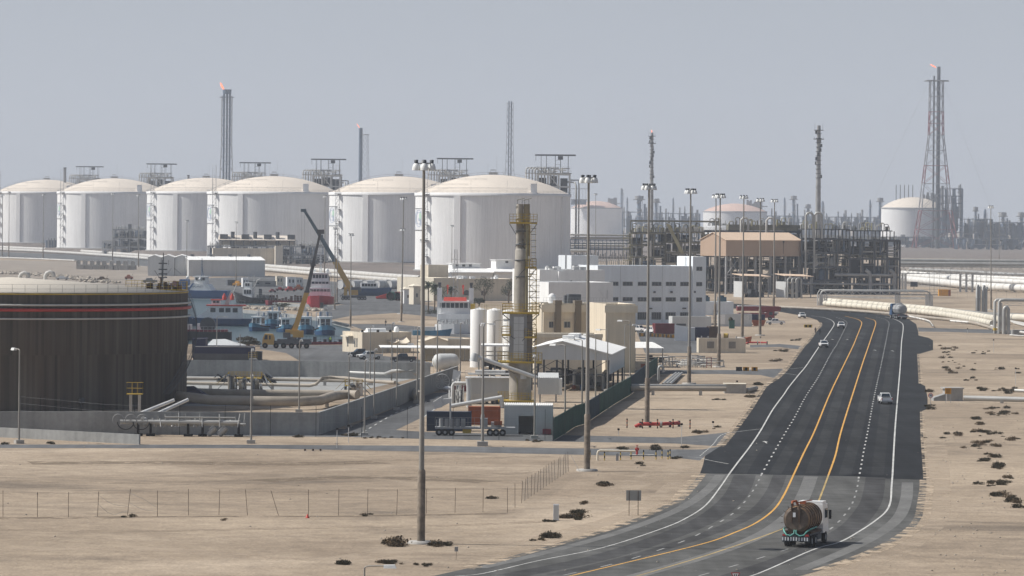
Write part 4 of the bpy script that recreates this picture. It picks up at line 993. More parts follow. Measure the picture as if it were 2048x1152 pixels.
# ---- white silos
for k, (cx, w, yt, dd) in enumerate(((959, 33, 619.5, 800), (991, 33, 621, 803), (1023, 33, 622, 806))):
    r = w/2*dd/FOC; p = P(cx, 435, dd); H = up(yt, cx, dd)
    t = thing('white_silo', ('leftmost white silo with an ochre rail box on top', 'middle white silo with a yellow side ladder', 'white silo hidden behind the incinerator stack')[k], 'silo', (p.x, dd, 0), 0, 'white silos')
    mb('wall_white').lathe([(r, 0), (r, H), (r*.98, H+.06), (.02, H+.5)], 32).build('shell', t)
    b = mb('ochre')
    for i in range(16):
        a, c = 2*pi*i/16, 2*pi*(i+1)/16; q = Vector((r*cos(a), r*sin(a), H)); q2 = Vector((r*cos(c), r*sin(c), H)); b.bar(q, q+Vector((0, 0, 1.1)), .03)
        for z in (.55, 1.1): b.bar(q+Vector((0, 0, z)), q2+Vector((0, 0, z)), .03)
    if k == 0: b.use('yellow_paint').box(-r, -r+.9, -r*.4, r*.1, H+.1, H+1.2)
    b.build('railing', t)
    b = mb('yellow_paint')
    for x in (-.25, .25): b.bar((r*.55+x, -r*.86, 1), (r*.55+x, -r*.86, H+1), .03)
    for q in range(24): b.bar((r*.55-.25, -r*.86, 1+.45*q), (r*.55+.25, -r*.86, 1+.45*q), .025)
    b.build('ladder', t)
# ---- open gabled shed
d = 695; rz = radians(-5.4); o, L = face(1063, 1222, d, rz); He, Hr = 6.35, 8.5; W_ = 38; zb = up(719.5, 1140, d)
t = thing('plant_shed', 'open sided machinery shed with a white gabled roof and grey gable end', 'shed', (o.x, o.y, 0), rz)
b = mb('sheet_metal'); ax = L*.40
b.extrude_y([(0, zb), (L, zb), (L, He), (ax, Hr), (0, He+.9)], 0, .25); b.box(L-.15, L, .25, W_, He-3.4, He-.0); b.box(0, .15, .25, W_, zb, He); b.build('wall', t)
r = mb('roof_white')
for q in ([(-.3, -.4, He+.86), (ax, -.4, Hr+.03), (ax, W_, Hr+.03), (-.3, W_, He+.86)], [(ax, -.4, Hr+.03), (L+.35, -.4, He-.05), (L+.35, W_, He-.05), (ax, W_, Hr+.03)]): r.hexa(q, [(p[0], p[1], p[2]+.16) for p in q])
r.build('roof', t)
b = mb('roof_white'); b.box(ax-1, ax+1, 12, 15, Hr, Hr+.7); b.box(ax-1, ax+1, 24, 30, Hr, Hr+.7); b.build('ridge_vent', t)
for y in (.4, 13, 25, 37):
    for x in (.2, L*.33, L*.66, L-.3):
        if y > 30 and 0 < x < L-1: continue
        mb('steel_dark').box(x-.16, x+.16, y-.16, y+.16, 0, He-.1 if y > 1 else zb).build('post', t)
b = mb('steel_dark'); b.bar((.2, .4, 3), (L*.33, .4, zb), .1); b.bar((L*.33, .4, 3), (.2, .4, zb), .1); b.bar((L*.66, .4, 3), (L-.3, .4, zb), .1); b.bar((L*.33, .4, zb-.15), (L*.66, .4, 2.6), .08); b.box(.2, L-.2, .3, .5, 2.7, 2.95); b.build('brace', t)
t2 = thing('machinery_skid', 'dark cluttered machinery standing under the open shed roof', 'machinery', (o.x+1.5, o.y+6, 0), rz)
for m, n in (('steel_dark', 22), ('steel_grey', 10), ('pipe_white', 8), ('black_void', 10)):
    b = mb(m)
    for q in range(n): x, y, z = br.uniform(0, L-3), br.uniform(0, 22), br.uniform(0, 1.8); b.box(x, x+br.uniform(.4, 2), y, y+1.5, z, z+br.uniform(.4, 1.8))
    b.build('machine', t2)
b = mb('pipe_silver')
for x in (L*.45, L*.82): b.tube([(x, 0, 0), (x, 0, 2.8), (x+.3, 0, 3.2), (x+1.2, 0, 3.3)], .3, 8)
b.build('pipe', t2)
mb('hull_blue').cyl((L*.55, -1, 0), (L*.55, -1, .9), .3, None, 10).build('drum', t2); mb('rust_orange').cyl((L*.45, -1, .4), (L*.45, -.2, .4), .4, None, 10).build('drum', t2)
# ---- terracotta cantilevered building on legs
d = 1600; rz = radians(34); o, L = face(1452, 1602, d, rz); z0, He, Hr = up(513, 1530, d), up(481, 1530, d), up(466, 1500, d)
t = thing('compressor_house', 'terracotta coloured gabled compressor house raised on steel legs', 'building', (o.x, o.y, 0), rz)
Wd = 9.6/sin(rz); b = mb('terracotta'); b.box(0, L, 0, Wd, z0, He); b.extrude_x([(0, He), (Wd, He), (Wd/2, Hr)], 0, L); b.build('wall', t)
r = mb('terracotta_roof'); m_ = (Hr-He)/(Wd/2)
for s in (0, 1):
    y0, y1 = (-.4, Wd/2) if s == 0 else (Wd+.4, Wd/2); q = [(-.4, y0, He-.4*m_+.03), (L+.4, y0, He-.4*m_+.03), (L+.4, y1, Hr+.03), (-.4, y1, Hr+.03)]
    if s: q = [q[1], q[0], q[3], q[2]]
    r.hexa(q, [(p[0], p[1], p[2]+.18) for p in q])
r.build('roof', t)
b = mb('steel_grey')
for x in (.5, L*.2, L*.4, L*.6, L*.8, L-.5):
    for y in (.5, Wd-.5): b.box(x-.35, x+.35, y-.35, y+.35, 0, z0)
b.box(0, L, .2, .6, z0*.5, z0*.5+.5); b.bar((.5, .5, z0*.5), (L*.2, .5, z0), .25); b.bar((L*.2, .5, z0*.5), (.5, .5, z0), .25); b.build('leg_frame', t)
b = mb('steel_dark'); b.bar((L*.76, -.2, z0+1), (L*.76, -.2, He-.5), .1); b.box(L*.76-.3, L*.76+.3, -.4, -.1, He-.9, He-.2); b.build('wall_vent', t)
# ---- two shelters
for xs, lb in ((1487, 'left open sided equipment shelter with a tan flat roof'), (1572, 'right open sided equipment shelter with a tan flat roof, pipes before it')):
    d = 1540; rz = radians(16); o, L = face(xs, xs+52, d, rz); H = up(551, xs, d); t = thing('equipment_shelter', lb, 'shelter', (o.x, o.y, 0), rz, 'tan roofed shelters by the plant')
    mb('terracotta_roof').hexa([(-.5, -.6, H-.2), (L+.6, -.6, H-.5), (L+.6, 12, H+.1), (-.5, 12, H+.4)], [(-.5, -.6, H), (L+.6, -.6, H-.3), (L+.6, 12, H+.3), (-.5, 12, H+.6)]).build('roof', t)
    b = mb('sheet_metal'); b.box(0, .15, 0, 11, 0, H*.72); b.box(0, L*.35, 11, 11.2, 0, H*.72); b.build('wall', t)
    for x in (.2, L-.3):
        for y in (.2, 11): mb('steel_grey').box(x-.15, x+.15, y-.15, y+.15, 0, H-.25).build('post', t)
    b = mb('steel_grey'); b.bar((L-.3, .2, H-.5), (L-1.8, .2, H*.2), .12); b.build('brace', t)
    b = mb('steel_dark')
    for q in range(6): x = br.uniform(1, L-2); b.box(x, x+br.uniform(.6, 1.8), 3, 7, 0, br.uniform(.8, 3.2))
    b.build('equipment', t)
d = 1530; p = P(1587, 435, d); t = thing('pipe_loop', 'upright loop of three pale pipes in front of the right equipment shelter', 'pipework', (p.x, d, 0)); zt = up(556, 1590, d)
b = mb('pipe_silver')
for k in range(3): x = -2+k*1.6; b.tube([(x, 0, 0), (x, 0, zt-.8), (x+.3, .3, zt-.2), (x+1.5, 2, zt), (x+2.2, 2, zt-.6), (x+2.2, 2, 0)], .32, 8)
b.build('pipe', t); b = mb('steel_grey')
for x in (-3, 3.5): b.box(x-.12, x+.12, -.6, -.4, 0, 4)
b.box(-3, 3.5, -.6, -.4, 3.9, 4.1); b.build('support', t)
# ---- harbour warehouse, left
d = 1950; o, L = face(378, 530, d, radians(14)); He, Hr = up(521, 450, d), up(514, 450, d); Wd = 84/sin(radians(14))*d/FOC*.45
t, L, He, Hr = gable_house('warehouse', 'long grey metal warehouse with a white roof behind the harbour', 'warehouse', 378, 530, 521, 514.5, d, 26, radians(14), 'sheet_pale', 'roof_white', .3)
b = mb('sheet_metal')
for k in range(11): b.box(L*k/10-.05, L*k/10+.05, -.08, 0, 0, He-.3)
b.build('cladding_rib', t); b = mb('steel_dark'); 
for k in range(4): b.cyl((L*(.1+.25*k), 13, Hr), (L*(.1+.25*k), 13, Hr+1.2), .8, .9, 10)
b.build('roof_vent', t)
for k, (x0, x1) in enumerate(((296, 322), (323, 349), (350, 377))):
    gable_house('warehouse', ('leftmost pale gable front of the harbour warehouse row', 'middle pale gable front of the harbour warehouse row', 'right pale gable front, joined to the long warehouse')[k], 'warehouse', x0, x1, 515, 510.5, 1955+k*2, 40, radians(4), 'sheet_pale', 'roof_white', .2, 'y', 'warehouse gables')
# ---- substation and process sheds below the left tanks
t, L, H = flat_house('substation', 'low grey substation at the foot of the far left tanks', 'building', 92, 160, 481, 3250, 16, radians(8), 'steel_blue', 'steel_grey', .5)
flat_house('substation', 'pale end block of the low grey substation', 'building', 160.5, 186, 480, 3255, 14, radians(8), 'sheet_pale', 'steel_grey', .4); b = mb('steel_grey')
for k in range(4): b.cyl((2+k*2.2, -4, 0), (2+k*2.2, -4, 10), .7, None, 8)
b.build('condenser_pipe', t)
t, L, H = block_px('tank_pump_station', 226, 294, 459, 2950, 24, 'grey pipe framework at the foot of the second tank from left', 'process plant', None, frame='steel_grey', bay=7, lev=6, fill=1.2, pipes=('steel_grey', 'steel_pale')); topsides(t, L, 24, H, br, 6, ('steel_pale', 'steel_grey'))
b = mb('steel_dark'); b.cyl((12, 5, 0), (12, 5, H+4), 1.4, None, 8); b.build('column', t)
t, L, H = block_px('tank_pump_station', 205, 224, 484, 2900, 10, 'small group of white pump cabinets left of the grey framework', 'process plant', None, frame='steel_pale', bay=3, lev=5, fill=1, pipes=('pipe_white',))
d = 2480; t, L, H = block_px('process_shed_plant', 416, 650, 492, d, 26, 'long low process plant with a cream shed roof before the widest tank', 'process plant', None, frame='steel_grey', bay=7, lev=5, fill=.8, pipes=('steel_grey', 'steel_pale'))
topsides(t, L, 26, H, br, 14, ('pipe_white', 'steel_grey', 'steel_dark'))
o0 = t.location.x; sx = d/FOC
b = mb('dome_cream'); z1, z2 = up(481, 500, d), up(472, 500, d); x0, x1 = (436-416)*sx, (590-416)*sx; b.hexa([(x0, 0, z1), (x1, 0, z1), (x1, 8, z2), (x0, 8, z2)], [(x0, 0, z1+.4), (x1, 0, z1+.4), (x1, 8, z2+.4), (x0, 8, z2+.4)]); b.box(x0, x1, 8, 8.3, z1-3, z2); b.build('shed_roof', t)
b = mb('steel_dark')
for px in (440, 483, 528, 575): u_ = (px-416)*sx; b.box(u_, u_+4.6, 1, 6, z1-.5, z2+1.0); b.box(u_+1, u_+1.6, 1, 2, H, z1)
for px in (465, 510, 555): u_ = (px-416)*sx; b.cyl((u_, 3, H-2), (u_, 3, z2+2.6), 1.3, None, 8)
b.build('fan_unit', t)
flat_house('control_building', 'low pale control building at the foot of the widest tank', 'building', 426, 552, 497, 2450, 18, radians(6), 'wall_sand', 'dome_cream', .4)
flat_house('control_building', 'taller pale corner of the low control building', 'building', 551, 566, 492, 2440, 12, radians(6), 'wall_cream', 'dome_cream', .4)
# ================================================================ the near tank farm and the incinerator plant
class Loc:                               # a local ruler: photo pixels to metres round a base point
    def __init__(s, xc, yb, d=None):
        s.xc, s.yb = xc, yb; s.d = d or D(yb, xc); p = P(xc, yb, s.d); s.o = (p.x, s.d, 0); s.k = s.d/FOC
    def X(s, x): return (x-s.xc)*s.k
    def Z(s, y, x=None): return ZT(s.xc if x is None else x, y, s.d)
def rail(b, pts, h=1.1, step=1.5, w=.035, mids=2, close=False):
    pts = [Vector(p) for p in pts]
    if close: pts.append(pts[0])
    for i in range(len(pts)-1):
        a, c = pts[i], pts[i+1]; n = max(1, int((c-a).length/step))
        for k in range(n+1): q = a.lerp(c, k/n); b.bar(q, q+Vector((0, 0, h)), w)
        for k in range(1, mids+1): z = Vector((0, 0, h*k/mids)); b.bar(a+z, c+z, w)
# ---- the big dark tank at the left edge
dT = 633; TR = 28.0; pc = P(20, 600, dT); zr = 17.9
t = thing('oil_tank', 'huge dark ribbed oil tank with a pale flat roof at the left edge', 'storage tank', (pc.x, dT, 0))
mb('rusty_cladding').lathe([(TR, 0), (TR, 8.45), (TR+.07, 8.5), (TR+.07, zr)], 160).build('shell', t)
mb('tank_roof').lathe([(TR+.1, zr), (TR+.1, zr+.12), (.01, zr+2.0)], 96).build('roof', t)
b = mb('yellow_paint'); b.lathe([(TR+.12, zr-.25), (TR+.16, zr-.25), (TR+.16, zr-.05), (TR+.12, zr-.05)], 96)
b.build('rim_angle', t)
b = mb('steel_dark'); n = 92
for i in range(n):
    a, c = 2*pi*i/n, 2*pi*(i+1)/n; p = Vector((TR*cos(a), TR*sin(a), zr)); q = Vector((TR*cos(c), TR*sin(c), zr)); b.bar(p, p+Vector((0, 0, 1.3)), .04)
    for z in (.65, 1.3): b.bar(p+Vector((0, 0, z)), q+Vector((0, 0, z)), .03)
b.build('roof_railing', t)
for z, m, r in ((16.1, 'pipe_white', .17), (15.35, 'red_paint', .26), (14.0, 'pipe_white', .15)):
    b = mb(m); b.tube([Vector(((TR+.45)*cos(a), (TR+.45)*sin(a), z)) for a in [radians(-175+2.5*k) for k in range(75)]], r, 6); b.build('ring_pipe', t)
b = mb('steel_dark'); prev = None                       # spiral stair on the right flank
for k in range(84):
    a = radians(-26+k*.62); z = 2.2+k*(zr-2.2)/83; r0, r1 = TR+.3, TR+1.5
    p0, p1 = Vector((r0*cos(a), r0*sin(a), z)), Vector((r1*cos(a), r1*sin(a), z)); b.bar(p0, p1, .07)
    if prev: b.bar(prev[0], p0, .12); b.bar(prev[1], p1, .12); b.bar(prev[1]+Vector((0, 0, 1)), p1+Vector((0, 0, 1)), .05)
    if k % 3 == 0: b.bar(p1, p1+Vector((0, 0, 1)), .04)
    prev = (p0, p1)
b.build('spiral_stair', t)
b = mb('yellow_paint'); a0 = radians(-10)
c = Vector((TR*cos(a0), TR*sin(a0), zr)); b.box(c.x-6.2, c.x+.8, c.y-1.4, c.y+1.2, zr+.2, zr+.35)
rail(b, [(c.x-6.2, c.y-1.4, zr+.35), (c.x+.8, c.y-1.4, zr+.35), (c.x+.8, c.y+1.2, zr+.35)], 1.3, .7, .05, 3); rail(b, [(c.x-6.2, c.y+1.2, zr+.35), (c.x-9, c.y+2, zr+.35)], 1.3, .9, .05, 3); b.build('gauger_platform', t)
b = mb('rust_dark'); rr = random.Random(8)
for k in range(16): x = c.x-rr.uniform(.2, 5.5); b.box(x, x+rr.uniform(.2, .7), c.y-.8, c.y+.6, zr+.35, zr+rr.uniform(.7, 1.6))
b.cyl((c.x-3.3, c.y, zr), (c.x-3.3, c.y, zr+2.2), .12, None, 6); b.build('gauge_gear', t)
for px, py, dx in ((40, 561, 1), (91, 559, -1)):
    zz = 19.3; q = G(px, py, zz); q = Vector((q.x-pc.x, q.y-dT, zz-.5)); b = mb('pipe_white')
    b.tube([q, q+Vector((0, 0, 1.1)), q+Vector((.2*1, 0, 1.5)), q+Vector((.7*1, 0, 1.75)), q+Vector((1.2, 0, 1.5)), q+Vector((1.35, 0, .9))], .34, 10); b.build('gooseneck_vent', t)
b = mb('steel_dark'); b.T = Matrix.Rotation(radians(-60), 4, 'Z'); b.cyl((TR, 0, 1.6), (TR+.4, 0, 1.6), .45, None, 14); b.build('manhole', t)
b = mb('yellow_paint'); b.bar((24.4*cos(-.9)+5, -24.4, 16.9), (24.4*cos(-.9)+5, -24.4, 17.6), .1)
# ---- dike walls
def wall_line(name, label, pix, z, th, m='concrete_grey', group=None, base=0.0, cat='wall'):
    pts = [G(x, y, z) for x, y in pix]; b = mb(m); n = len(pts); off = []
    for i in range(n):
        dd = pts[min(i+1, n-1)]-pts[max(i-1, 0)]; dd.z = 0; dd.normalize(); off.append(Vector((-dd.y, dd.x, 0))*th)
    o0 = Vector((pts[0].x, pts[0].y, 0)); 
    for i in range(n-1):
        a, c = pts[i]-o0, pts[i+1]-o0; a.z = c.z = 0; q = [a, c, c+off[i+1], a+off[i]]
        b.hexa([(p.x, p.y, base) for p in q], [(p.x, p.y, z) for p in q])
    o = b.build(name, None, o0); tag(o, label, cat, group); return o
wall_line('dike_wall', 'long grey concrete dike wall in front of the dark oil tank', [(-60, 823), (300, 823.5), (638, 825)], 3.1, .35)
wall_line('dike_wall', 'slanting grey concrete dike wall running back from the corner', [(638.3, 825), (775, 780), (850, 754), (917, 732)], 3.1, .35)
wall_line('dike_wall', 'far grey concrete dike wall behind the yellow valve platforms', [(372, 720), (600, 721.5), (860, 726)], 3.0, .35)
wall_line('ditch_wall', 'low grey kerb wall at the left end of the side road', [(-60, 852), (140, 862), (278, 869)], 1.3, .3)
mp_ = mb('asphalt_yard')
# ---- pipes inside the dike
def ground_pipe(name, label, pix, z, r, m, cat='pipeline', group=None, sup=0, n=10, bend=True):
    pts = [G(x, y, zz if (zz := (q[0] if q else z)) is not None else z) for x, y, *q in pix]; o0 = Vector((pts[0].x, pts[0].y, 0)); t = thing(name, label, cat, o0, 0, group)
    loc = [p-o0 for p in pts]; b = mb(m); b.tube(loc, r, n); b.build('pipe', t)
    if sup:
        for i in range(len(loc)-1):
            a, c = loc[i], loc[i+1]; L = (c-a).length
            if abs(c.z-a.z) > 1: continue
            for k in range(int(L/sup)):
                q = a.lerp(c, (k+.5)/max(1, int(L/sup)))
                if q.z > .3: b = mb('concrete'); b.box(q.x-.25, q.x+.25, q.y-r, q.y+r, 0, q.z-r*.6); b.build('support', t)
    return t
ground_pipe('dike_pipe', 'thick rusty grey pipe crossing the dike from the oil tank, nearest one', [(355, 792, 1.6), (392, 796, 1.6), (420, 800, 1.3), (520, 802, 1.3), (600, 803, 1.3), (640, 801, 1.3), (668, 792, 1.4), (690, 789, 1.4), (715, 790, 1.4)], 1.3, .78, 'pipe_tan', sup=9)
ground_pipe('dike_pipe', 'thick rusty grey pipe just behind the nearest dike pipe', [(360, 783, 1.4), (450, 786, 1.3), (560, 787, 1.3), (668, 788, 1.3)], 1.3, .65, 'pipe_tan', sup=9)
ground_pipe('dike_pipe', 'thin pale pipe with a raised bend in the middle of the dike', [(372, 766, .9), (470, 768, .9), (620, 771, .9), (632, 768, 1.2), (645, 757, 2.2), (660, 755, 2.2), (690, 756, 2.2), (740, 762, 2.0), (790, 765, 2.0)], .9, .3, 'pipe_tan', sup=8)
ground_pipe('dike_pipe', 'brown pipe run at the back of the dike floor', [(372, 758, .9), (500, 758, .9), (700, 762, .9)], .9, .28, 'pipe_tan', sup=8)
ground_pipe('dike_pipe', 'pale double bend pipe rising over the right dike wall', [(700, 745, 1.2), (770, 748, 1.2), (785, 742, 3.4), (800, 742, 3.6), (826, 742, 3.6), (832, 748, 2.0)], 1.2, .3, 'pipe_silver')
ground_pipe('dike_pipe', 'fat pipe coming through the right dike wall beside the side road', [(815, 787, 1.0), (830, 787, 1.0), (838, 794, .8)], 1, .9, 'pipe_tan')
def valve_platform(xc, yb, w, hy, label, seed):
    l = Loc(xc, yb); t = thing('valve_platform', label, 'platform', l.o); wd = w*l.k; z = l.Z(hy); rr = random.Random(seed)
    b = mb('yellow_paint'); b.box(-wd/2, wd/2, -1.2, 1.6, z, z+.12)
    rail(b, [(-wd/2, -1.2, z), (wd/2, -1.2, z), (wd/2, 1.6, z), (-wd/2, 1.6, z)], 1.1, .6, .04, 3, True); b.build('deck_railing', t)
    b = mb('steel_grey')
    for x in (-wd/2+.2, 0, wd/2-.2):
        for y in (-1.1, 1.5): b.bar((x, y, 0), (x, y, z), .08)
    for s in (-1, 1):
        for y in (-.5, .5): b.bar((s*wd/2, y, z), (s*(wd/2+z*1.0), y, 0), .09)
        for k in range(7): u_ = (k+.5)/7; b.bar((s*(wd/2+z*u_), -.5, z*(1-u_)), (s*(wd/2+z*u_), .5, z*(1-u_)), .06)
    b.build('stair', t)
    b = mb('yellow_paint')
    for s in (-1, 1):
        for y in (-.5, .5): b.bar((s*wd/2, y, z+1), (s*(wd/2+z), y, 1), .05)
    b.build('handrail', t)
    for m in ('steel_dark', 'pipe_white', 'pipe_tan'):
        b = mb(m)
        for k in range(6): x = rr.uniform(-wd/2, wd/2); b.cyl((x, -1.6+rr.uniform(0, 3), 0), (x, -1.4, rr.uniform(.8, z+.8)), rr.uniform(.15, .4), None, 8)
        b.build('valve', t)
    return t
valve_platform(490, 781, 66, 757, 'left yellow railed valve platform amid the dike pipes', 1)
valve_platform(707, 791, 34, 772, 'right yellow railed valve platform at the end of the thick pipes', 2)
l = Loc(492, 757); t = thing('stair_bridge', 'stairs over the far dike wall with a small yellow landing', 'stair', l.o); b = mb('steel_grey')
for y in (-.6, .6): b.bar((l.X(512), y, 3.6), (l.X(546), y, .1), .14); b.bar((l.X(500), y, 3.6), (l.X(470), y, .1), .14)
for k in range(10): u_ = k/9; b.bar((l.X(512+34*u_), -.6, 3.6-3.5*u_), (l.X(512+34*u_), .6, 3.6-3.5*u_), .06)
b.box(l.X(498), l.X(513), -.7, .7, 3.5, 3.65); b.build('stair', t); b = mb('yellow_paint'); rail(b, [(l.X(497), -.7, 3.65), (l.X(514), -.7, 3.65)], 1.2, .5, .05, 3); b.build('landing_railing', t)
l = Loc(492, 770); t = thing('pipe_cluster', 'dark heap of pipes behind the left valve platform', 'pipework', l.o); b = mb('steel_dark'); rr = random.Random(12)
for k in range(26): a = rr.uniform(-5, 5); b.tube([(a, rr.uniform(-2, 6), .2), (a+rr.uniform(-2, 2), 2, rr.uniform(.6, 2.0)), (a+rr.uniform(-3, 3), 4, rr.uniform(.2, 1.4))], rr.uniform(.1, .3), 6)
b.build('pipe', t)
l = Loc(736, 748); t = thing('yellow_rail', 'lone yellow railing standing on the dike floor', 'railing', G(627, 745)); b = mb('yellow_paint'); rail(b, [(-1.8, 0, .0), (1.3, 0, .0)], 1.1, .6, .04, 2); b.build('railing', t)
# pipe bundle outside the dike, lower left
o0 = G(300, 872); t = thing('pipe_skid', 'grey pipe manifold on black legs outside the dike wall', 'pipework', o0); k_ = o0.y/FOC
X = lambda px: (px-300)*k_
b = mb('pipe_silver'); b.tube([(X(240), 0, 1.9), (X(480), 0, 1.9)], .32, 10); b.tube([(X(270), 1, 1.6), (X(490), 1, 1.6)], .2, 8); b.tube([(X(330), -.5, 2.6), (X(470), -.5, 2.6)], .1, 6); b.build('pipe', t)
b = mb('pipe_silver'); rr = random.Random(9)
for k in range(34): x = X(rr.uniform(275, 488)); b.cyl((x, rr.uniform(-.6, 1), 1.3), (x+rr.uniform(-.3, .3), 0, rr.uniform(1.6, 3.3)), rr.uniform(.04, .12), None, 6)
for px in (415, 437): b.cyl((X(px), .3, .2), (X(px)+1, .3, 1.2), .45, None, 10)
b.build('valve', t)
for px in (276, 301, 376, 405, 477):
    b = mb('black_void'); b.box(X(px)-.12, X(px)+.12, -.4, .8, .3, 1.7); b.box(X(px)-.55, X(px)+.55, -.6, 1, 0, .3); b.build('leg', t)
b = mb('steel_grey')
for cx in (237, 262, 285):
    for k in range(6): a = pi*k/6; r = .75; b.bar((X(cx)-r*cos(a), -.5, 2.2-r*sin(a)), (X(cx)+r*cos(a), -.5, 2.2+r*sin(a)), .04)
    b.tube([(X(cx)+.75*cos(a), -.5, 2.2+.75*sin(a)) for a in [2*pi*q/14 for q in range(15)]], .05, 5)
b.build('hand_wheel', t)
for k, ((xa, ya), (xb, yb)) in enumerate((((347, 801), (258, 836)), ((375, 800), (285, 841)))):
    b = mb('steel_pale'); za = 3.6; pa = G(xa, ya, za)-o0; pb = G(xb, yb, 2.0)-o0; b.tube([(pb.x, pb.y, 2.0), (pa.x, pa.y, za)], .24, 8); b.tube([(pb.x, pb.y+.5, 2.2), (pa.x, pa.y+.5, za+.2)], .08, 6); b.build('sloping_pipe', t)
b = mb('rubber')
for cx in (252, 283): b.tube([(X(cx)+1.1*cos(a), -.7, 1.9+1.0*sin(a)) for a in [pi+pi*q/10 for q in range(11)]], .07, 6)
b.build('hose', t)
t = thing('coal_heap', 'dark heap of bags by the wall near the sloping pipes', 'heap', G(372, 806)); b = mb('navy')
b.hexa([(-2.6, -1, 0), (5, -1, 0), (5.5, 1.5, 0), (-2.6, 1.5, 0)], [(-1.4, -.3, 2.6), (1.2, -.3, 2.7), (1.2, .8, 2.7), (-1.4, .8, 2.6)]); b.build('sheet', t)
t = thing('steel_landing', 'small yellow railed landing on the near dike wall', 'platform', G(272, 829)); b = mb('yellow_paint'); b.box(-1.4, 1.0, -.6, .6, 3.0, 3.15); rail(b, [(-1.4, -.6, 3.1), (1.0, -.6, 3.1), (1.0, .6, 3.1), (-1.4, .6, 3.1)], 1.7, .8, .05, 2, True); b.build('railing', t)
b = mb('concrete'); b.box(-1.0, -.6, -.3, .3, 0, 3.0); b.box(.3, .7, -.3, .3, 0, 3.0); b.build('post', t)
# ---- the incinerator stack
l = Loc(1040, 814, 632); t = thing('incinerator_stack', 'tall grey twin flue incinerator stack with yellow railed platforms', 'stack', l.o); Z, X = l.Z, l.X
b = mb('stack_shell'); b.lathe([(1.75, .6), (1.75, Z(722))], 24); b.build('base_shaft', t)
b = mb('steel_grey'); b.box(-1.75, 1.75, -1.6, 1.6, Z(722), Z(626)); mid = b.build('casing', t)
b = mb('sheet_metal')
for i in range(2):
    for j in range(6): b.box(-1.1+i*.82, -1.1+i*.82+.78, -1.66, -1.6, Z(716)+j*1.1, Z(716)+j*1.1+1.05)
b.build('access_panel', mid)
b = mb('wall_brown'); b.box(1.0, 1.85, -1.7, 1.3, Z(720), Z(627)); b.build('duct', mid)
b = mb('stack_shell'); b.lathe([(1.15, Z(632)), (1.12, Z(560)), (.98, Z(500)), (.78, Z(497))], 24); b.build('shaft', t)
for cx, rad, yt, m in ((X(1036.5)-.02, .56, 408, 'stack_shell'), (X(1050), .52, 408, 'ochre_flue')):
    b = mb(m); b.cyl((cx, 0, Z(512)), (cx, 0, Z(yt)), rad, rad*.95, 18)
    f = b.build('flue', t); b = mb('steel_grey'); pts = []
    for k in range(70): a = k*.33; pts.append((cx+(rad+.05)*cos(a), (rad+.05)*sin(a), Z(505)+(Z(yt+4)-Z(505))*k/69))
    b.tube(pts, .055, 5); b.build('strake', f)
    b = mb('steel_dark')
    for k in range(4): a = pi/4+pi*k/2; b.bar((cx+rad*.9*cos(a), rad*.9*sin(a), Z(yt)), (cx+rad*.9*cos(a), rad*.9*sin(a), Z(399)), .05)
    b.use('ochre').hexa([(cx-.5, -.5, Z(401)), (cx+.75, -.5, Z(397)), (cx+.75, .5, Z(397)), (cx-.5, .5, Z(401))], [(cx-.5, -.5, Z(400)), (cx+.75, -.5, Z(396)), (cx+.75, .5, Z(396)), (cx-.5, .5, Z(400))]); b.build('rain_cap', f)
b = mb('steel_dark')
for y in (463, 490, 521, 554): b.lathe([(1.0 if y < 500 else 1.2, Z(y)), (1.18 if y < 500 else 1.32, Z(y)), (1.18 if y < 500 else 1.32, Z(y)+.14), (1.0 if y < 500 else 1.2, Z(y)+.14)], 18, (X(1043), 0, 0))
b.build('stiffener_ring', t)
def deck(x0, x1, yt, h, y0=-1.9, y1=1.9, nm='platform'):
    z = Z(yt); b = mb('yellow_paint'); b.box(X(x0), X(x1), y0, y1, z-.28, z)
    rail(b, [(X(x0), y0, z), (X(x1), y0, z), (X(x1), y1, z), (X(x0), y1, z)], h, .5, .06, 3, True); p = b.build(nm, t)
    b = mb('steel_dark')
    for s, xx in ((-1, x0), (1, x1)): b.bar((X(xx), y0+.3, z-.3), (X(1042)+s*1.0, y0+.6, z-2.0), .08); b.bar((X(xx), y1-.3, z-.3), (X(1042)+s*1.0, y1-.6, z-2.0), .08)
    b.build('bracket', p)
deck(1016, 1071, 444, 1.25, -1.5, 1.5); deck(1048, 1070, 533, 1.2, -1.8, .5); deck(1003, 1077, 624, 1.3); deck(995, 1083, 722, 1.3, -2.4, 2.4); deck(996, 1070, 800, 1.2, -2.4, 2.4); deck(1048, 1072, 672, 1.2, -2, -.4); deck(1002, 1020, 668, 1.2, -2, -.4)
for xx, ya, yb in ((1064, 446, 532), (1060, 534, 622), (1058, 624, 720), (1010, 626, 690), (1072, 560, 622)):
    b = mb('yellow_paint')
    for dx in (-.3, .3): b.bar((X(xx)+dx, -1.55, Z(yb)), (X(xx)+dx, -1.55, Z(ya)+.8), .04)
    for k in range(int((Z(ya)-Z(yb))/.42)): b.bar((X(xx)-.3, -1.55, Z(yb)+.42*k), (X(xx)+.3, -1.55, Z(yb)+.42*k), .03)
    b.use('steel_dark')
    for k in range(int((Z(ya)-Z(yb))/.95)):
        z = Z(yb)+1.2+.95*k; b.tube([(X(xx)+.42*cos(a), -1.6-.42*(1+sin(a))*.7, z) for a in [2*pi*q/8 for q in range(9)]], .035, 4)
    b.build('caged_ladder', t)
b = mb('yellow_paint')
for xx in (1057, 1071):
    for y in (-1.5, .4): b.bar((X(xx), y, Z(720)), (X(xx), y, Z(450 if xx < 1060 else 535)), .1)
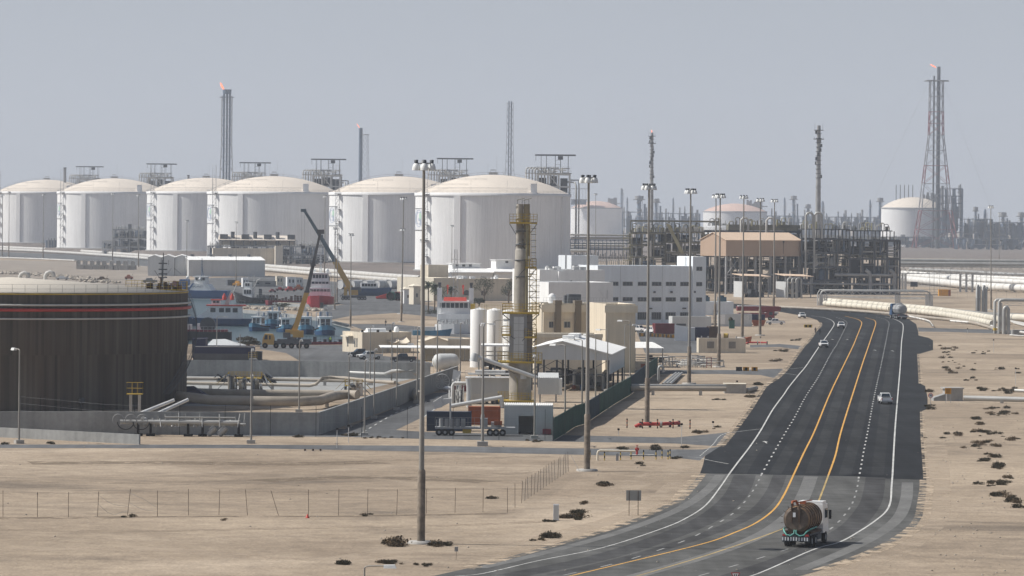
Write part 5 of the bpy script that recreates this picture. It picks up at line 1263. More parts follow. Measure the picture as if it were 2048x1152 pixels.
for k in range(17):
    z = Z(716)+k*.88; b.box(X(1057), X(1071), -1.5, .4, z, z+.06) if k % 3 == 0 else b.bar((X(1057), -1.5, z), (X(1071), -1.5, z), .075); b.bar((X(1057) if k % 2 else X(1071), -1.45, z), (X(1071) if k % 2 else X(1057), -1.45, z+.88), .075)
b.build('stair_frame', t)
b = mb('ochre')
for xx in (1050, 1053): b.tube([(X(xx), -1.3, Z(620)), (X(xx), -1.2, Z(450))], .09, 6)
b.tube([(X(1034), -1.9, Z(795)), (X(1034), -1.9, Z(760)), (X(1030), -2.2, Z(752))], .1, 6); b.build('conduit', t)
for (xa, ya), (xb, yb) in (((950, 712), (1074, 754)), ((901, 812), (1004, 793))):
    b = mb('sheet_metal'); b.tube([(X(xa), -2.6, Z(ya)), (X(xb), -2.6, Z(yb))], .33, 10)
    if xa == 901: b.tube([(X(1003), -2.6, Z(793)), (X(1004), -2.6, Z(830)), (X(998), -2.6, Z(838))], .35, 10)
    b.build('sloping_duct', t)
b = mb('sheet_metal'); b.cyl((X(947), -2.6, Z(722)), (X(950), -2.6, Z(706)), .7, .5, 10); b.cyl((X(1046), -1.9, Z(757)), (X(1046), -1.9, Z(747)), .5, None, 12); b.tube([(X(938), -1, 0), (X(938), -1, Z(775)), (X(936), -1, Z(758))], .45, 10); b.build('duct_end', t)
# filter houses and process clutter round the stack
l = Loc(975, 812, 642); t = thing('filter_house', 'long grey ribbed filter house left of the stack base', 'machinery', l.o); X, Z = l.X, l.Z
b = mb('sheet_metal'); b.box(X(933), X(1028), 0, 4, Z(788), Z(756)); b.hexa([(X(935), .2, Z(800)), (X(1024), .2, Z(800)), (X(1024), 3, Z(800)), (X(935), 3, Z(800))], [(X(933), 0, Z(788)), (X(1028), 0, Z(788)), (X(1028), 4, Z(788)), (X(933), 4, Z(788))])
for k in range(24): b.box(X(935)+k*.31, X(935)+k*.31+.1, -.06, 0, Z(787), Z(760))
b.build('casing', t)
b = mb('steel_pale'); b.box(X(930), X(1030), -.6, 4.2, Z(756), Z(755)); rail(b, [(X(930), -.6, Z(755)), (X(1030), -.6, Z(755))], 1.1, .8, .035, 2); b.tube([(X(935), .5, Z(748)), (X(1060), .5, Z(748))], .16, 8); b.tube([(X(950), 1.2, Z(744)), (X(1010), 1.2, Z(744))], .3, 8); b.build('top_walkway', t)
b = mb('steel_dark')
for px in (936, 955, 975, 995, 1015): b.box(X(px)-.1, X(px)+.1, .2, .4, 0, Z(798)); b.box(X(px)-.1, X(px)+.1, 2.6, 2.8, 0, Z(798))
for k in range(30): x = X(br.uniform(900, 1030)); b.cyl((x, br.uniform(0, 3), 0), (x, br.uniform(0, 3), br.uniform(1, 3)), br.uniform(.06, .2), None, 6)
b.build('leg_frame', t)
b = mb('steel_pale')
for k in range(16): x = X(br.uniform(898, 945)); b.cyl((x, br.uniform(-1, 2), 0), (x, br.uniform(-1, 2), br.uniform(1.5, 4.4)), br.uniform(.06, .16), None, 6)
b.tube([(X(905), -1, 0), (X(905), -1, 3.0), (X(908), -1, 3.4), (X(935), -1, 3.4)], .25, 8); b.build('standpipe', t)
l = Loc(1100, 805, 650); t = thing('filter_house', 'pale metal filter box with a sloping ribbed top, right of the stack', 'machinery', l.o); X, Z = l.X, l.Z
b = mb('sheet_pale'); b.box(X(1076), X(1117), 0, 3.6, Z(789), Z(756)); b.extrude_x([(0, Z(756)), (3.6, Z(756)), (3.6, Z(747))], X(1076), X(1117)); b.build('casing', t)
b = mb('roof_white')
for k in range(9): b.box(X(1077)+k*.36, X(1077)+k*.36+.12, .0, 3.4, Z(756), Z(755)+.05)
b.box(X(1117)-.12, X(1124), .3, 3.3, Z(790), Z(757)); b.build('rib', t)
b = mb('steel_grey')
for px in (1080, 1112): b.box(X(px)-.12, X(px)+.12, .2, .5, 0, Z(788))
b.box(X(1078), X(1116), -.8, -.6, Z(806), Z(804)); b.build('leg', t)
l = Loc(1000, 745, 720); t = thing('plant_canopy', 'white flat canopy roof on slim posts left of the stack', 'canopy', l.o); X, Z = l.X, l.Z
b = mb('roof_white'); b.box(X(962), X(1022), 0, 9, Z(693), Z(690)); b.build('roof', t)
for px in (964, 990, 1018): mb('steel_grey').box(X(px)-.08, X(px)+.08, .2, .36, 0, Z(693)).build('post', t)
b = mb('steel_pale')
for y in (704, 712, 722): b.tube([(X(965), 2, Z(y)), (X(1020), 2, Z(y))], .12, 6)
b.build('pipe', t); b = mb('steel_dark')
for k in range(14): x = X(br.uniform(955, 1020)); z = br.uniform(0, 4); b.box(x, x+br.uniform(.4, 1.6), 3, 5, z, z+br.uniform(.4, 1.4))
b.build('equipment', t)
# corrugated shed, containers, trailer in front
l = Loc(1056, 869); t = thing('corrugated_shed', 'white corrugated shed with a dark open doorway at the fence corner', 'shed', l.o); X, Z = l.X, l.Z; ht = Z(812)
b = mb('sheet_pale'); b.box(X(1008), X(1037), 0, 6, 0, ht-.003); b.box(X(1069), X(1106), 0, 6, 0, ht-.003); b.box(X(1037), X(1069), 0, 6, Z(832), ht-.003); b.box(X(1037), X(1069), 5.8, 6, 0, Z(832))
k = X(1008)
while k < X(1106)-.1:
    z0 = 0 if not (X(1036) < k < X(1069)) else Z(832); b.box(k, k+.13, -.09, 0, z0, ht-.003); k += .26
b.build('wall', t); b = mb('roof_white'); b.box(X(1008), X(1106), -.1, 6, ht, ht+.1)
k = X(1008)
while k < X(1106)-.1: b.box(k, k+.14, -.15, 6, ht+.1, ht+.2); k += .3
b.build('roof', t)
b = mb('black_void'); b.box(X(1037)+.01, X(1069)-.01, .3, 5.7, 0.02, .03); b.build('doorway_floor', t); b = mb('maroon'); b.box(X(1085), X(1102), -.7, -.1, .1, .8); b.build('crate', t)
def container(x0, x1, yb, h, W, m, label, rz=0, d=None, name='shipping_container', group=None, ends=True):
    d = d or D(yb, (x0+x1)/2); o, L = face(x0, x1, d, rz); t = thing(name, label, 'container', (o.x, o.y, 0), rz, group); b = mb(m); b.box(0, L, 0, W, .12, h)
    k = .15
    while k < L-.2: b.box(k, k+.14, -.04, 0, .3, h-.15); b.box(k, k+.14, W, W+.04, .3, h-.15); k += .3
    k = .15
    while k < W-.2: b.box(-.04, 0, k, k+.14, .3, h-.15); k += .3
    b.build('body', t); b = mb(m)
    for x in (-.06, L-.1):
        for y in (-.06, W-.1): b.box(x, x+.16, y, y+.16, 0, h+.04)
    for z in (.02, h-.1): b.box(.1, L-.1, -.07, .05, z, z+.13)
    b.build('corner_frame', t)
    b = mb('steel_grey'); b.bar((L+.05, W*.35, .3), (L+.05, W*.35, h-.2), .03); b.bar((L+.05, W*.65, .3), (L+.05, W*.65, h-.2), .03); b.build('lock_bar', t)
    return t
container(940, 1003, 850, 2.6, 2.4, 'rust_orange', 'rust red container behind the trailer, left of the corrugated shed', 0, 578)
container(857, 945, 866, 2.7, 2.4, 'blue_container', 'navy blue container behind the left end of the trailer', 0, 560)
l = Loc(944, 872); t = thing('equipment_trailer', 'long flatbed trailer loaded with grey pump gear beside the navy container', 'trailer', l.o); X, Z = l.X, l.Z
b = mb('steel_grey'); b.box(X(870), X(1030), 0, 2.2, .95, 1.2); b.box(X(872), X(874), -.02, .06, 1.2, 2.2); rail(b, [(X(870), 0, 1.2), (X(962), 0, 1.2)], 1.3, .9, .035, 2); b.build('bed', t)
for px in (878, 890, 903, 980, 992, 1005):
    w_ = mb('rubber'); w_.cyl((X(px), -.02, .48), (X(px), .45, .48), .48, None, 16); w_ = w_.build('wheel', t); mb('steel_grey').cyl((X(px), -.05, .48), (X(px), .0, .48), .2, None, 10).build('hub', w_)
b = mb('steel_grey'); 
for q in range(5): b.cyl((X(882)+q*.75, 1, 1.2), (X(882)+q*.75, 1, 2.3), .32, None, 12)
b.box(X(960), X(975), .4, 1.8, 1.2, 2.4); b.box(X(982), X(1003), .3, 1.9, 1.2, 1.9); b.cyl((X(965), 1, 2.4), (X(965), 1, 2.9), .25, None, 10); b.build('pump_unit', t)
b = mb('rust_orange'); b.box(X(988), X(1004), -.05, .3, 1.5, 2.1); b.build('control_box', t); b = mb('yellow_paint'); b.box(X(925), X(942), .3, 1.3, .35, .9); b.build('tool_box', t)
b = mb('steel_pale'); b.hexa([(X(868), .5, 3.6), (X(884), .5, 3.9), (X(884), 1.7, 3.9), (X(868), 1.7, 3.6)], [(X(866), .5, 4.6), (X(882), .5, 5.3), (X(882), 1.7, 5.3), (X(866), 1.7, 4.6)]); b.hexa([(X(884), .6, 4.0), (X(902), .6, 4.6), (X(902), 1.6, 4.6), (X(884), 1.6, 4.0)], [(X(884), .6, 5.0), (X(902), .6, 5.1), (X(902), 1.6, 5.1), (X(884), 1.6, 5.0)]); b.bar((X(900), 1, 1.2), (X(900), 1, 4.6), .25); b.build('hopper_chute', t)
# green sheet fence running back from the corner
corners = [(1106, 882), (1129, 868), (1150, 854), (1170, 848), (1198, 829), (1225, 811), (1243, 800), (1262, 789), (1290, 764), (1315, 745)]
pts = [G(*p) for p in corners]; o0 = Vector((pts[0].x, pts[0].y, 0)); t = thing('green_fence', 'green and navy sheet metal fence along the plant edge', 'fence', o0)
for i in range(len(pts)-1):
    a, c = pts[i]-o0, pts[i+1]-o0; e = (c-a).normalized(); L = (c-a).length; b = mb('green_sheet' if i % 4 < 3 else 'green_blue'); b.T = Matrix.Translation(a) @ Matrix.Rotation(atan2(e.y, e.x), 4, 'Z')
    b.box(.02, L-.02, -.02, .02, .05, 3.1); q = .1
    while q < L-.3: b.box(q, q+.12, -.07, -.02, .1, 3.0); q += .45
    b.build('panel', t); b = mb('steel_dark'); b.T = Matrix.Translation(a); b.box(-.06, .06, -.06, .06, 0, 3.3); b.build('post', t)
# chain link fence with tall posts along the near side road
def post_fence(name, label, pix, h, m, step, wire=3, w=.05, lean=0, group=None, mesh=False):
    pts = [G(*p) for p in pix]; o0 = Vector((pts[0].x, pts[0].y, 0)); t = thing(name, label, 'fence', o0, 0, group); L = [0]
    for i in range(1, len(pts)): L.append(L[-1]+(pts[i]-pts[i-1]).length)
    def at(s):
        for i in range(1, len(L)):
            if s <= L[i]+1e-6: return pts[i-1].lerp(pts[i], (s-L[i-1])/max(1e-9, L[i]-L[i-1]))-o0
        return pts[-1]-o0
    n = int(L[-1]/step); ps = [at(L[-1]*k/n) for k in range(n+1)]
    for p in ps: b = mb(m); b.bar(p, p+Vector((0, 0, h)), w); b.build('post', t)
    b = mb('steel_grey')
    for k in range(wire):
        z = h*(k+1)/(wire+.3)
        for i in range(n): b.bar(ps[i]+Vector((0, 0, z)), ps[i+1]+Vector((0, 0, z)), .012)
    b.build('wire', t); return t
post_fence('chain_fence', 'wire fence on tall black posts along the side road', [(40, 848), (230, 868), (700, 875), (1090, 881)], 4.2, 'black_void', 6.1, 4, .055)
# white storage drum, dish, debris in the middle
l = Loc(890, 745); t = thing('horizontal_tank', 'fat white horizontal pressure tank beside the dike corner', 'storage tank', l.o); X, Z = l.X, l.Z
b = mb('sheet_pale'); r = 1.55; zc = 2.1; b.T = Matrix.Translation((0, 0, zc)) @ Matrix.Rotation(radians(28), 4, 'Z') @ Matrix.Rotation(pi/2, 4, 'Y')
b.lathe([(.02, -2.6), (.9, -2.35), (1.4, -1.9), (r, -1.3), (r, 1.6), (1.4, 2.2), (.9, 2.65), (.02, 2.9)], 20); b.build('shell', t)
b = mb('concrete'); b.box(-1.2, -.8, -1.2, 1.2, 0, 1.2); b.box(1, 1.4, -1, 1.4, 0, 1.2); b.build('saddle', t); b = mb('yellow_paint'); rail(b, [(-2.2, -1.8, 0), (-3.6, -1.8, 0)], 3.4, .7, .04, 3); b.build('access_railing', t)
l = Loc(898, 783); t = thing('scrap_dish', 'broken pale dish frame leaning on scrap by the road', 'scrap', l.o); b = mb('steel_pale'); X, Z = l.X, l.Z
b.hexa([(X(902), .5, .6), (X(914), .5, .9), (X(914), .8, .9), (X(902), .8, .6)], [(X(906), 1.2, 3.7), (X(922), 1.2, 3.4), (X(922), 1.5, 3.4), (X(906), 1.5, 3.7)])
for k in range(6): a = pi*k/6; b.bar((X(884)-1.3*cos(a), 0, 1.7-1.3*sin(a)), (X(884)+1.3*cos(a), 0, 1.7+1.3*sin(a)), .05)
b.tube([(X(884)+1.3*cos(a), 0, 1.7+1.3*sin(a)) for a in [2*pi*q/16 for q in range(17)]], .06, 5); b.build('frame', t)
b = mb('maroon'); b.box(X(852), X(866), 0, 1, 0, .8); b.box(X(908), X(934), .4, 1.4, 0, 1.0); b.build('crate', t); b = mb('car_white'); b.ball((X(896), .2, .5), .9, 10, .5); b.build('cover', t)
# red cabinet and hose post near the dike
t = thing('fire_cabinet', 'red fire cabinet at the foot of the slanting dike wall', 'cabinet', G(733, 829)); b = mb('maroon'); b.box(-.35, .35, -.3, .3, 0, 1.4); b.build('body', t); mb('red_paint').box(-.3, .3, -.34, -.3, .1, 1.3).build('door', t)
t = thing('hydrant_post', 'red hydrant head beside the slanting dike wall', 'hydrant', G(744, 823)); b = mb('red_paint'); b.cyl((0, 0, 0), (0, 0, .9), .14, None, 10); b.cyl((-.3, 0, .7), (.3, 0, .7), .12, None, 8); b.ball((0, 0, .95), .2, 8); b.build('body', t)
# ================================================================ the harbour
rocks = random.Random(31)
def rock_heap(name, label, pix, n, smin, smax, m='rock', z=0.0, spread=1.2):
    pts = [G(*p) for p in pix]; b = mb(m)
    for k in range(n):
        i = rocks.randrange(len(pts)-1); p = pts[i].lerp(pts[i+1], rocks.random()); s = rocks.uniform(smin, smax)
        b.ball((p.x+rocks.gauss(0, spread), p.y+rocks.gauss(0, spread*3), z+s*.2), s, 6, rocks.uniform(.5, .8), .25, rocks)
    o = b.build(name, kind='stuff'); tag(o, label, 'rocks'); return o
rock_heap('breakwater_rocks', 'pale rubble rocks along the little breakwater in the harbour', [(468, 615), (520, 618), (580, 620), (640, 622)], 420, .4, 1.1, 'rock', 0, 1.0)
rock_heap('shore_rocks', 'grey rubble rocks along the shore behind the dark oil tank', [(-20, 545), (60, 549), (140, 556), (220, 566)], 420, .4, 1.1, 'rock', .2, 3)
rock_heap('field_rocks', 'low line of stones between the far pipelines at the right', [(1805, 541), (1900, 545), (2060, 552)], 200, .5, 1.4, 'rock', .1, 3)
def hull(b, L, B, H, bow=.3, rake=1.0, sheer=.5, stern=.85, z0=-.8, n=14):
    # along +x the bow; sections from stern to bow
    secs = []
    for i in range(n+1):
        t = i/n; x = -L/2+L*t; w = B/2*(stern+(1-stern)*min(1, t*4)) if t < .3 else B/2
        if t > 1-bow: u_ = (t-(1-bow))/bow; w = B/2*max(.03, sqrt(max(0, 1-u_**2.2)))
        top = H+sheer*max(0, (t-.45)/.55)**2; xr = x+rake*max(0, (t-.6)/.4)**2
        secs.append([(x, -w*.62, z0), (x+.4*(xr-x), -w*.92, z0+(top-z0)*.45), (xr, -w, top), (xr, w, top), (x+.4*(xr-x), w*.92, z0+(top-z0)*.45), (x, w*.62, z0)])
    vs = [p for s in secs for p in s]; fs = []
    for i in range(n):
        for j in range(5): fs.append((i*6+j, (i+1)*6+j, (i+1)*6+j+1, i*6+j+1))
    b._add(vs, [tuple(reversed(f)) for f in fs]); b._add(secs[0], [(0, 1, 2, 3, 4, 5)]); b._add(secs[-1], [(5, 4, 3, 2, 1, 0)]); return secs
def ship(name, label, cat, px, py, L, B, H, rz, m, group=None, **k):
    p = G(px, py, WZ); t = thing(name, label, cat, (p.x, p.y, WZ), rz, group); b = mb(m); hull(b, L, B, H, **k); b.build('hull', t); return t, FOC/p.y
def cabin(par, x0, x1, w, z0, z1, m='ship_white', win=True, rake=0.0, nm='wheelhouse', band=.45):
    b = mb(m); b.hexa([(x0, -w/2, z0), (x1, -w/2, z0), (x1, w/2, z0), (x0, w/2, z0)], [(x0+rake*.3, -w/2*.96, z1), (x1-rake, -w/2*.96, z1), (x1-rake, w/2*.96, z1), (x0+rake*.3, w/2*.96, z1)]); c = b.build(nm, par)
    if win:
        b = mb('glass_dark'); za, zb = z0+(z1-z0)*(.88-band), z0+(z1-z0)*.88; n = max(2, int((x1-x0)/1.1))
        for k in range(n):
            xa = x0+.25+(x1-x0-.5-rake*.7)*k/n; xb = xa+(x1-x0-.5-rake*.7)/n-.18
            for s in (-1, 1): b.box(xa, xb, s*(w/2+.02)-.03, s*(w/2+.02)+.03, za, zb)
        n = max(2, int(w/1.1))
        for k in range(n): ya = -w/2+.25+(w-.5)*k/n; xx = x1-rake*(za-z0)/(z1-z0); b.hexa([(xx-.1, ya, za), (xx+.04, ya, za), (xx+.04, ya+(w-.5)/n-.18, za), (xx-.1, ya+(w-.5)/n-.18, za)], [(xx-.1-rake*band, ya, zb), (xx+.04-rake*band, ya, zb), (xx+.04-rake*band, ya+(w-.5)/n-.18, zb), (xx-.1-rake*band, ya+(w-.5)/n-.18, zb)])
        b.build('window', c)
    return c
def mast(par, x, z0, h, m='ship_white', w=.12, arms=2):
    b = mb(m); b.bar((x, -.4, z0), (x, 0, z0+h), w); b.bar((x, .4, z0), (x, 0, z0+h), w); b.bar((x-.6, 0, z0), (x, 0, z0+h*.7), w*.8)
    for k in range(arms): z = z0+h*(.5+.3*k/max(1, arms-1)); b.bar((x, -.9+.3*k, z), (x, .9-.3*k, z), w*.7); b.box(x-.2, x+.2, -.5, .5, z, z+.2)
    b.build('mast', par)
# blue supply ship, stern right, bow hidden behind the dark tank
t, s = ship('supply_ship', 'blue hulled supply ship with a sloping white flank, moored at the far quay', 'ship', 406, 598, 20, 6.4, 3.2, pi-.22, 'hull_blue', bow=.2, sheer=.3, rake=.6)
b = mb('ship_white'); prof = [(-6.4, 3.1), (4.2, 3.1), (3.4, 4.3), (2.4, 5.6), (-3.6, 5.6), (-5.2, 4.6)]
b.extrude_y([(-x, z) for x, z in prof][::-1], -3.0, 3.0); sup = b.build('superstructure', t)
b = mb('hull_blue'); b.extrude_y([(-x, z) for x, z in [(-5.3, 3.2), (-4.3, 4.4), (-3.3, 5.8), (-2.6, 5.8), (-3.6, 4.4), (-4.5, 3.2)]], -3.05, 3.05); b.box(4.2, 8.0, -3.1, 3.1, 3.1, 4.4); b.box(6.0, 8.2, -3.1, 3.1, 4.4, 7.2); b.build('aft_house', t)
b = mb('hull_deep'); put_text(b, 'HALANETI', .95, lambda x, y: (-x*-1 if False else x, 0, y), 0)
b.T = None
M_ = Matrix.Translation((1.2, 3.06, 4.6)) @ Matrix.Rotation(pi, 4, 'Z')
b.v = [tuple(M_ @ Vector(v)) for v in b.v]; b.build('lettering', sup)
cabin(t, -1.6, 3.0, 4.6, 5.7, 8.2, band=.4, rake=.5); b = mb('ship_white'); b.box(-2.4, 3.2, -2.7, 2.7, 8.2, 8.45); b.build('bridge_roof', t)
mast(t, .5, 8.4, 6.6, 'steel_blue', .2, 3)
b = mb('ship_white'); b.ball((.3, 2.9, 7.4), .6, 10); b.ball((5.4, 2, 7.9), .6, 10); b.build('radar_dome', t)
b = mb('white_panel'); b.box(-9.3, 8.7, 3.2, 3.26, .02, .16); b.build('waterline', t)
# black harbour tug
t, s = ship('harbour_tug', 'old black hulled tug with a white wheelhouse, moored left of the red ship', 'tug', 513, 607, 14.5, 5.2, 2.0, pi-.25, 'hull_black', bow=.35, sheer=2.2, rake=1.2)
cabin(t, 1.2, 4.6, 3.2, 2.0, 5.2, nm='deckhouse'); cabin(t, 2.0, 4.2, 2.6, 5.2, 7.4); mast(t, 1.0, 5.2, 5.4, 'steel_pale', .12, 2)
b = mb('steel_dark'); b.box(-5.4, -.6, -1.8, 1.8, 2.0, 3.1); b.cyl((-1.4, 0, 3), (-1.4, 0, 5.2), .6, None, 10); b.build('winch', t)
b = mb('steel_pale'); rail(b, [(-7, 2.3, 2), (0, 2.4, 2)], 1.6, 1.3, .06, 2); b.tube([(1, .8, 5), (-.6, .8, 8.4), (-1.6, .8, 8.6)], .14, 6); b.build('deck_railing', t)
b = mb('rubber')
for k in range(8): x = -6.4+k*1.7; b.tube([(x+.45*cos(a), 2.62, 1.0+.45*sin(a)) for a in [2*pi*q/10 for q in range(11)]], .16, 6)
b.build('tyre_fender', t)
# rust red barge and red supply ship
t, s = ship('deck_barge', 'low rust red deck barge between the black tug and the red ship', 'barge', 575, 610.5, 15, 5, 1.6, pi, 'maroon', bow=.15, sheer=.1, rake=.3)
b = mb('rust_dark'); 
for k in range(12): x = -6+k*1.05; b.box(x, x+rocks.uniform(.4, .9), -1.6, 1.6, 1.6, 1.6+rocks.uniform(.4, 2.0))
b.build('deck_cargo', t); b = mb('steel_pale'); rail(b, [(-7, 2.4, 1.6), (7, 2.4, 1.6)], 1.2, 1.2, .06, 2); b.build('deck_railing', t)
p = G(641, 614, WZ); t = thing('supply_ship', 'red hulled supply ship seen from the bow, with a tiered white bridge', 'ship', (p.x, p.y, WZ), -pi/2+.02)
b = mb('hull_red'); hull(b, 26, 9.6, 3.3, bow=.3, sheer=.9, rake=1.6); b.build('hull', t)
cabin(t, 0, 5.5, 7.4, 3.2, 6.6, nm='deckhouse', band=.25); cabin(t, .3, 4.6, 6.4, 6.6, 9.0, nm='deckhouse', band=.3); c_ = cabin(t, .6, 4.2, 5.6, 9.0, 11.4, band=.5); b = mb('ship_white'); b.box(0, 4.6, -3.6, 3.6, 11.4, 11.7); b.build('bridge_roof', t)
mast(t, 2.2, 11.6, 6.5, 'ship_white', .2, 3); b = mb('ship_white'); b.ball((1, 2.2, 12.4), .7, 10); b.ball((1, -2.2, 12.4), .6, 10); b.build('radar_dome', t)
b = mb('steel_pale'); rail(b, [(5.6, -3.4, 4.6), (9.5, -2.6, 4.9), (9.5, 2.6, 4.9), (5.6, 3.4, 4.6)], 1.1, 1.0, .06, 2); b.build('deck_railing', t)
b = mb('steel_grey'); 
for s_ in (-1, 1): b.cyl((-1.5, s_*2.6, 6), (-1.5, s_*2.6, 10.4), .5, None, 10); b.bar((1, s_*3.6, 6.4), (1, s_*3.6, 11.2), .1)
b.build('funnel', t)
bb = mb('white_panel'); put_text(bb, 'LA ROSE II', .85, lambda x, y: (12.3-abs(x)*.75, x, y+3.2), .01); bb.build('lettering', t)
b = mb('red_light'); b.ball((11.6, 1.2, 1.2), .6, 10); b.build('buoy', t)
# patrol boat
t, s = ship('patrol_boat', 'long blue hulled patrol boat with a white cabin and a red roof', 'boat', 446, 652, 21, 4.8, 2.1, pi, 'hull_deep', bow=.3, sheer=.5, rake=1.4)
b = mb('ship_white'); b.extrude_y([(-5.5, 2.0), (8.6, 2.0), (4.8, 4.1), (3.4, 5.6), (-5.3, 5.6)], -2.0, 2.0); cb = b.build('cabin', t)
b = mb('glass_dark')
for x in (-4.2, -2.2, -.4, 2.0):
    for s_ in (-1, 1): b.box(x, x+1.4, s_*2.03-.03, s_*2.03+.03, 3.9, 5.1)
b.build('window', cb)
b = mb('red_light'); b.box(-6.4, 4.6, -2.2, 2.2, 5.6, 5.95); b.build('cabin_roof', t); cabin(t, .8, 3.2, 2.6, 5.95, 7.2, band=.5); b = mb('red_light'); b.box(.4, 3.4, -1.5, 1.5, 7.2, 7.5); b.build('wheelhouse_roof', t)
b = mb('steel_pale'); b.hexa([(-1.5, -1, 5.9), (-.3, -1, 5.9), (-.3, 1, 5.9), (-1.5, 1, 5.9)], [(-2.6, -.8, 9.6), (-2.0, -.8, 9.6), (-2.0, .8, 9.6), (-2.6, .8, 9.6)]); b.tube([(-2.2, 0, 8), (-3.8, 0, 12)], .1, 6); b.build('mast', t)
b = mb('red_light')
for x in (-2.6, -.4): b.lathe([(.5, 7.3), (.6, 8.2), (.1, 9.2)], 8, (x, 1.3, 0))
b.build('life_float', t)
b = mb('steel_pale'); rail(b, [(-6.2, 2.1, 5.9), (0, 2.1, 5.9)], 1.2, .8, .05, 2); rail(b, [(-10, 2.2, 2.1), (-5.6, 2.2, 2.1)], 1.2, .9, .05, 2); b.build('deck_railing', t)
# small blue pilot tugs, built once and copied
def make_pilot():
    t = thing('pilot_boat', '', 'boat', (0, 0, 0), 0, 'small blue tugs at the near quay'); b = mb('tug_blue'); hull(b, 7.6, 4.4, 1.5, bow=.5, sheer=.9, rake=.5); b.build('hull', t)
    b = mb('hull_deep'); hull(b, 7.75, 4.56, .85, bow=.5, sheer=.45, rake=.5); b.build('boot_topping', t)
    b = mb('rubber'); b.tube([(-3.6, -2.1, 1.2), (0, -2.25, 1.3), (2.2, -1.8, 1.6), (4.0, 0, 2.1), (2.2, 1.8, 1.6), (0, 2.25, 1.3), (-3.6, 2.1, 1.2)], .2, 6); b.build('fender', t)
    cabin(t, -1.6, 1.2, 2.8, 1.3, 4.0, band=.55); b = mb('ship_white'); b.box(-1.9, 1.5, -1.6, 1.6, 4.0, 4.2); b.build('cabin_roof', t)
    mast(t, -.6, 4.2, 2.2, 'steel_pale', .1, 2); b = mb('steel_blue'); b.cyl((-2.3, .8, 1.3), (-2.3, .8, 5.2), .28, None, 8); b.cyl((-2.3, -.8, 1.3), (-2.3, -.8, 5.2), .28, None, 8); b.tube([(-2.6, -1.7, 1.5), (-2.6, -1.7, 5.0), (-2.6, 1.7, 5.0), (-2.6, 1.7, 1.5)], .09, 6); b.build('funnel_frame', t)
    b = mb('steel_pale'); rail(b, [(1.4, -1.7, 1.7), (3.4, -.5, 2.1), (3.4, .5, 2.1), (1.4, 1.7, 1.7)], .8, .8, .04, 1); b.build('bow_railing', t); return t
pb = make_pilot()
for i, (px, py, sc, a, lb) in enumerate(((516, 662, .95, -1.9, 'leftmost of the small blue tugs, with a dark open cabin'), (548, 657, 1.15, -1.7, 'small blue tug with a tall white house, second from left'), (570, 664, .9, -1.3, 'small blue tug just left of the crane boom'), (610, 668, 1.1, -1.45, 'small blue tug just right of the crane boom'), (650, 670, 1.15, -1.4, 'rightmost small blue tug with twin blue funnels'))):
    p = G(px, py, WZ); o = pb if i == 0 else dup(pb, p); o.location = p; o.rotation_euler = (0, 0, a); o.scale = (sc, sc, sc); o['label'] = lb
# white fire-fighting tug beyond the cream house
p = G(905, 676, 0); p2 = (p.x, p.y+45, -1.0); sc = FOC/p2[1]
t = thing('white_tug', 'big white tug with a red awning over its bridge, beyond the cream gabled house', 'tug', p2, -pi/2)
b = mb('ship_white'); hull(b, 18, 10.5, 3.0, bow=.3, sheer=.6, rake=.5); b.build('hull', t); cabin(t, -3, 4.5, 9.0, 3, 6.0, win=False, nm='deckhouse'); c_ = cabin(t, -3, 3.5, 7.4, 6.0, 9.2, band=.4)
b = mb('red_light'); b.hexa([(3.4, -3.0, 9.5), (4.2, -3.0, 9.3), (4.2, 3.0, 9.3), (3.4, 3.0, 9.5)], [(3.2, -2.9, 10.3), (3.4, -2.9, 10.3), (3.4, 2.9, 10.3), (3.2, 2.9, 10.3)]); b.build('awning', t)
b = mb('ship_white')
for s_ in (-1, 1): b.box(-2.5, 1.5, s_*4.1-.6, s_*4.1+.6, 3, 12.6)
b.box(-2.4, 1, -4, 4, 9.2, 9.5); b.build('fire_tower', t)
b = mb('steel_dark')
for s_ in (-1, 1): b.cyl((0, s_*4.1, 12.6), (0, s_*4.1, 13.8), .35, None, 8); b.box(-.5, .6, s_*4.1-.4, s_*4.1+.4, 13.4, 14)
b.build('water_monitor', t); b = mb('red_light')
for s_ in (-1, 1): b.cyl((-.5, s_*2.0, 12.6), (1.2, s_*2.0, 13.2), .3, None, 8); b.cyl((-.5, s_*2, 11), (-.5, s_*2, 12.6), .15, None, 6)
b.build('fire_monitor', t)
b = mb('steel_pale'); b.T = Matrix.Translation((-1.5, 0, 9.5)); lattice(b, [(0, 1.0), (13, .5)], 4, 8, .11); b.T = None; b.bar((-1.5, -1.6, 17), (-1.5, 1.6, 17), .1); b.bar((-1.5, -1.2, 20), (-1.5, 1.2, 20), .1); b.build('lattice_mast', t)
b = mb('steel_grey'); rail(b, [(4.6, -4.6, 3.4), (4.6, 4.6, 3.4)], 1.1, .9, .05, 2)
for k in range(10): b.cyl((5.6, -4+k*.9, 3), (5.6, -4+k*.9, 3.6+.5*(k % 3)), .25, None, 8)
b.build('deck_gear', t)
t = thing('blue_workboat', 'low blue workboat with white piping left of the white tug', 'boat', G(862, 674, -.4), -.2); b = mb('tug_blue'); hull(b, 9, 3, 1.6, bow=.4, sheer=.6); b.build('hull', t); b = mb('steel_pale'); rail(b, [(-4, -1.4, 1.6), (3, -1.4, 1.6)], 1.0, .8, .05, 3); b.box(-2, 1, -.8, .8, 1.6, 2.6); b.build('deck_gear', t)
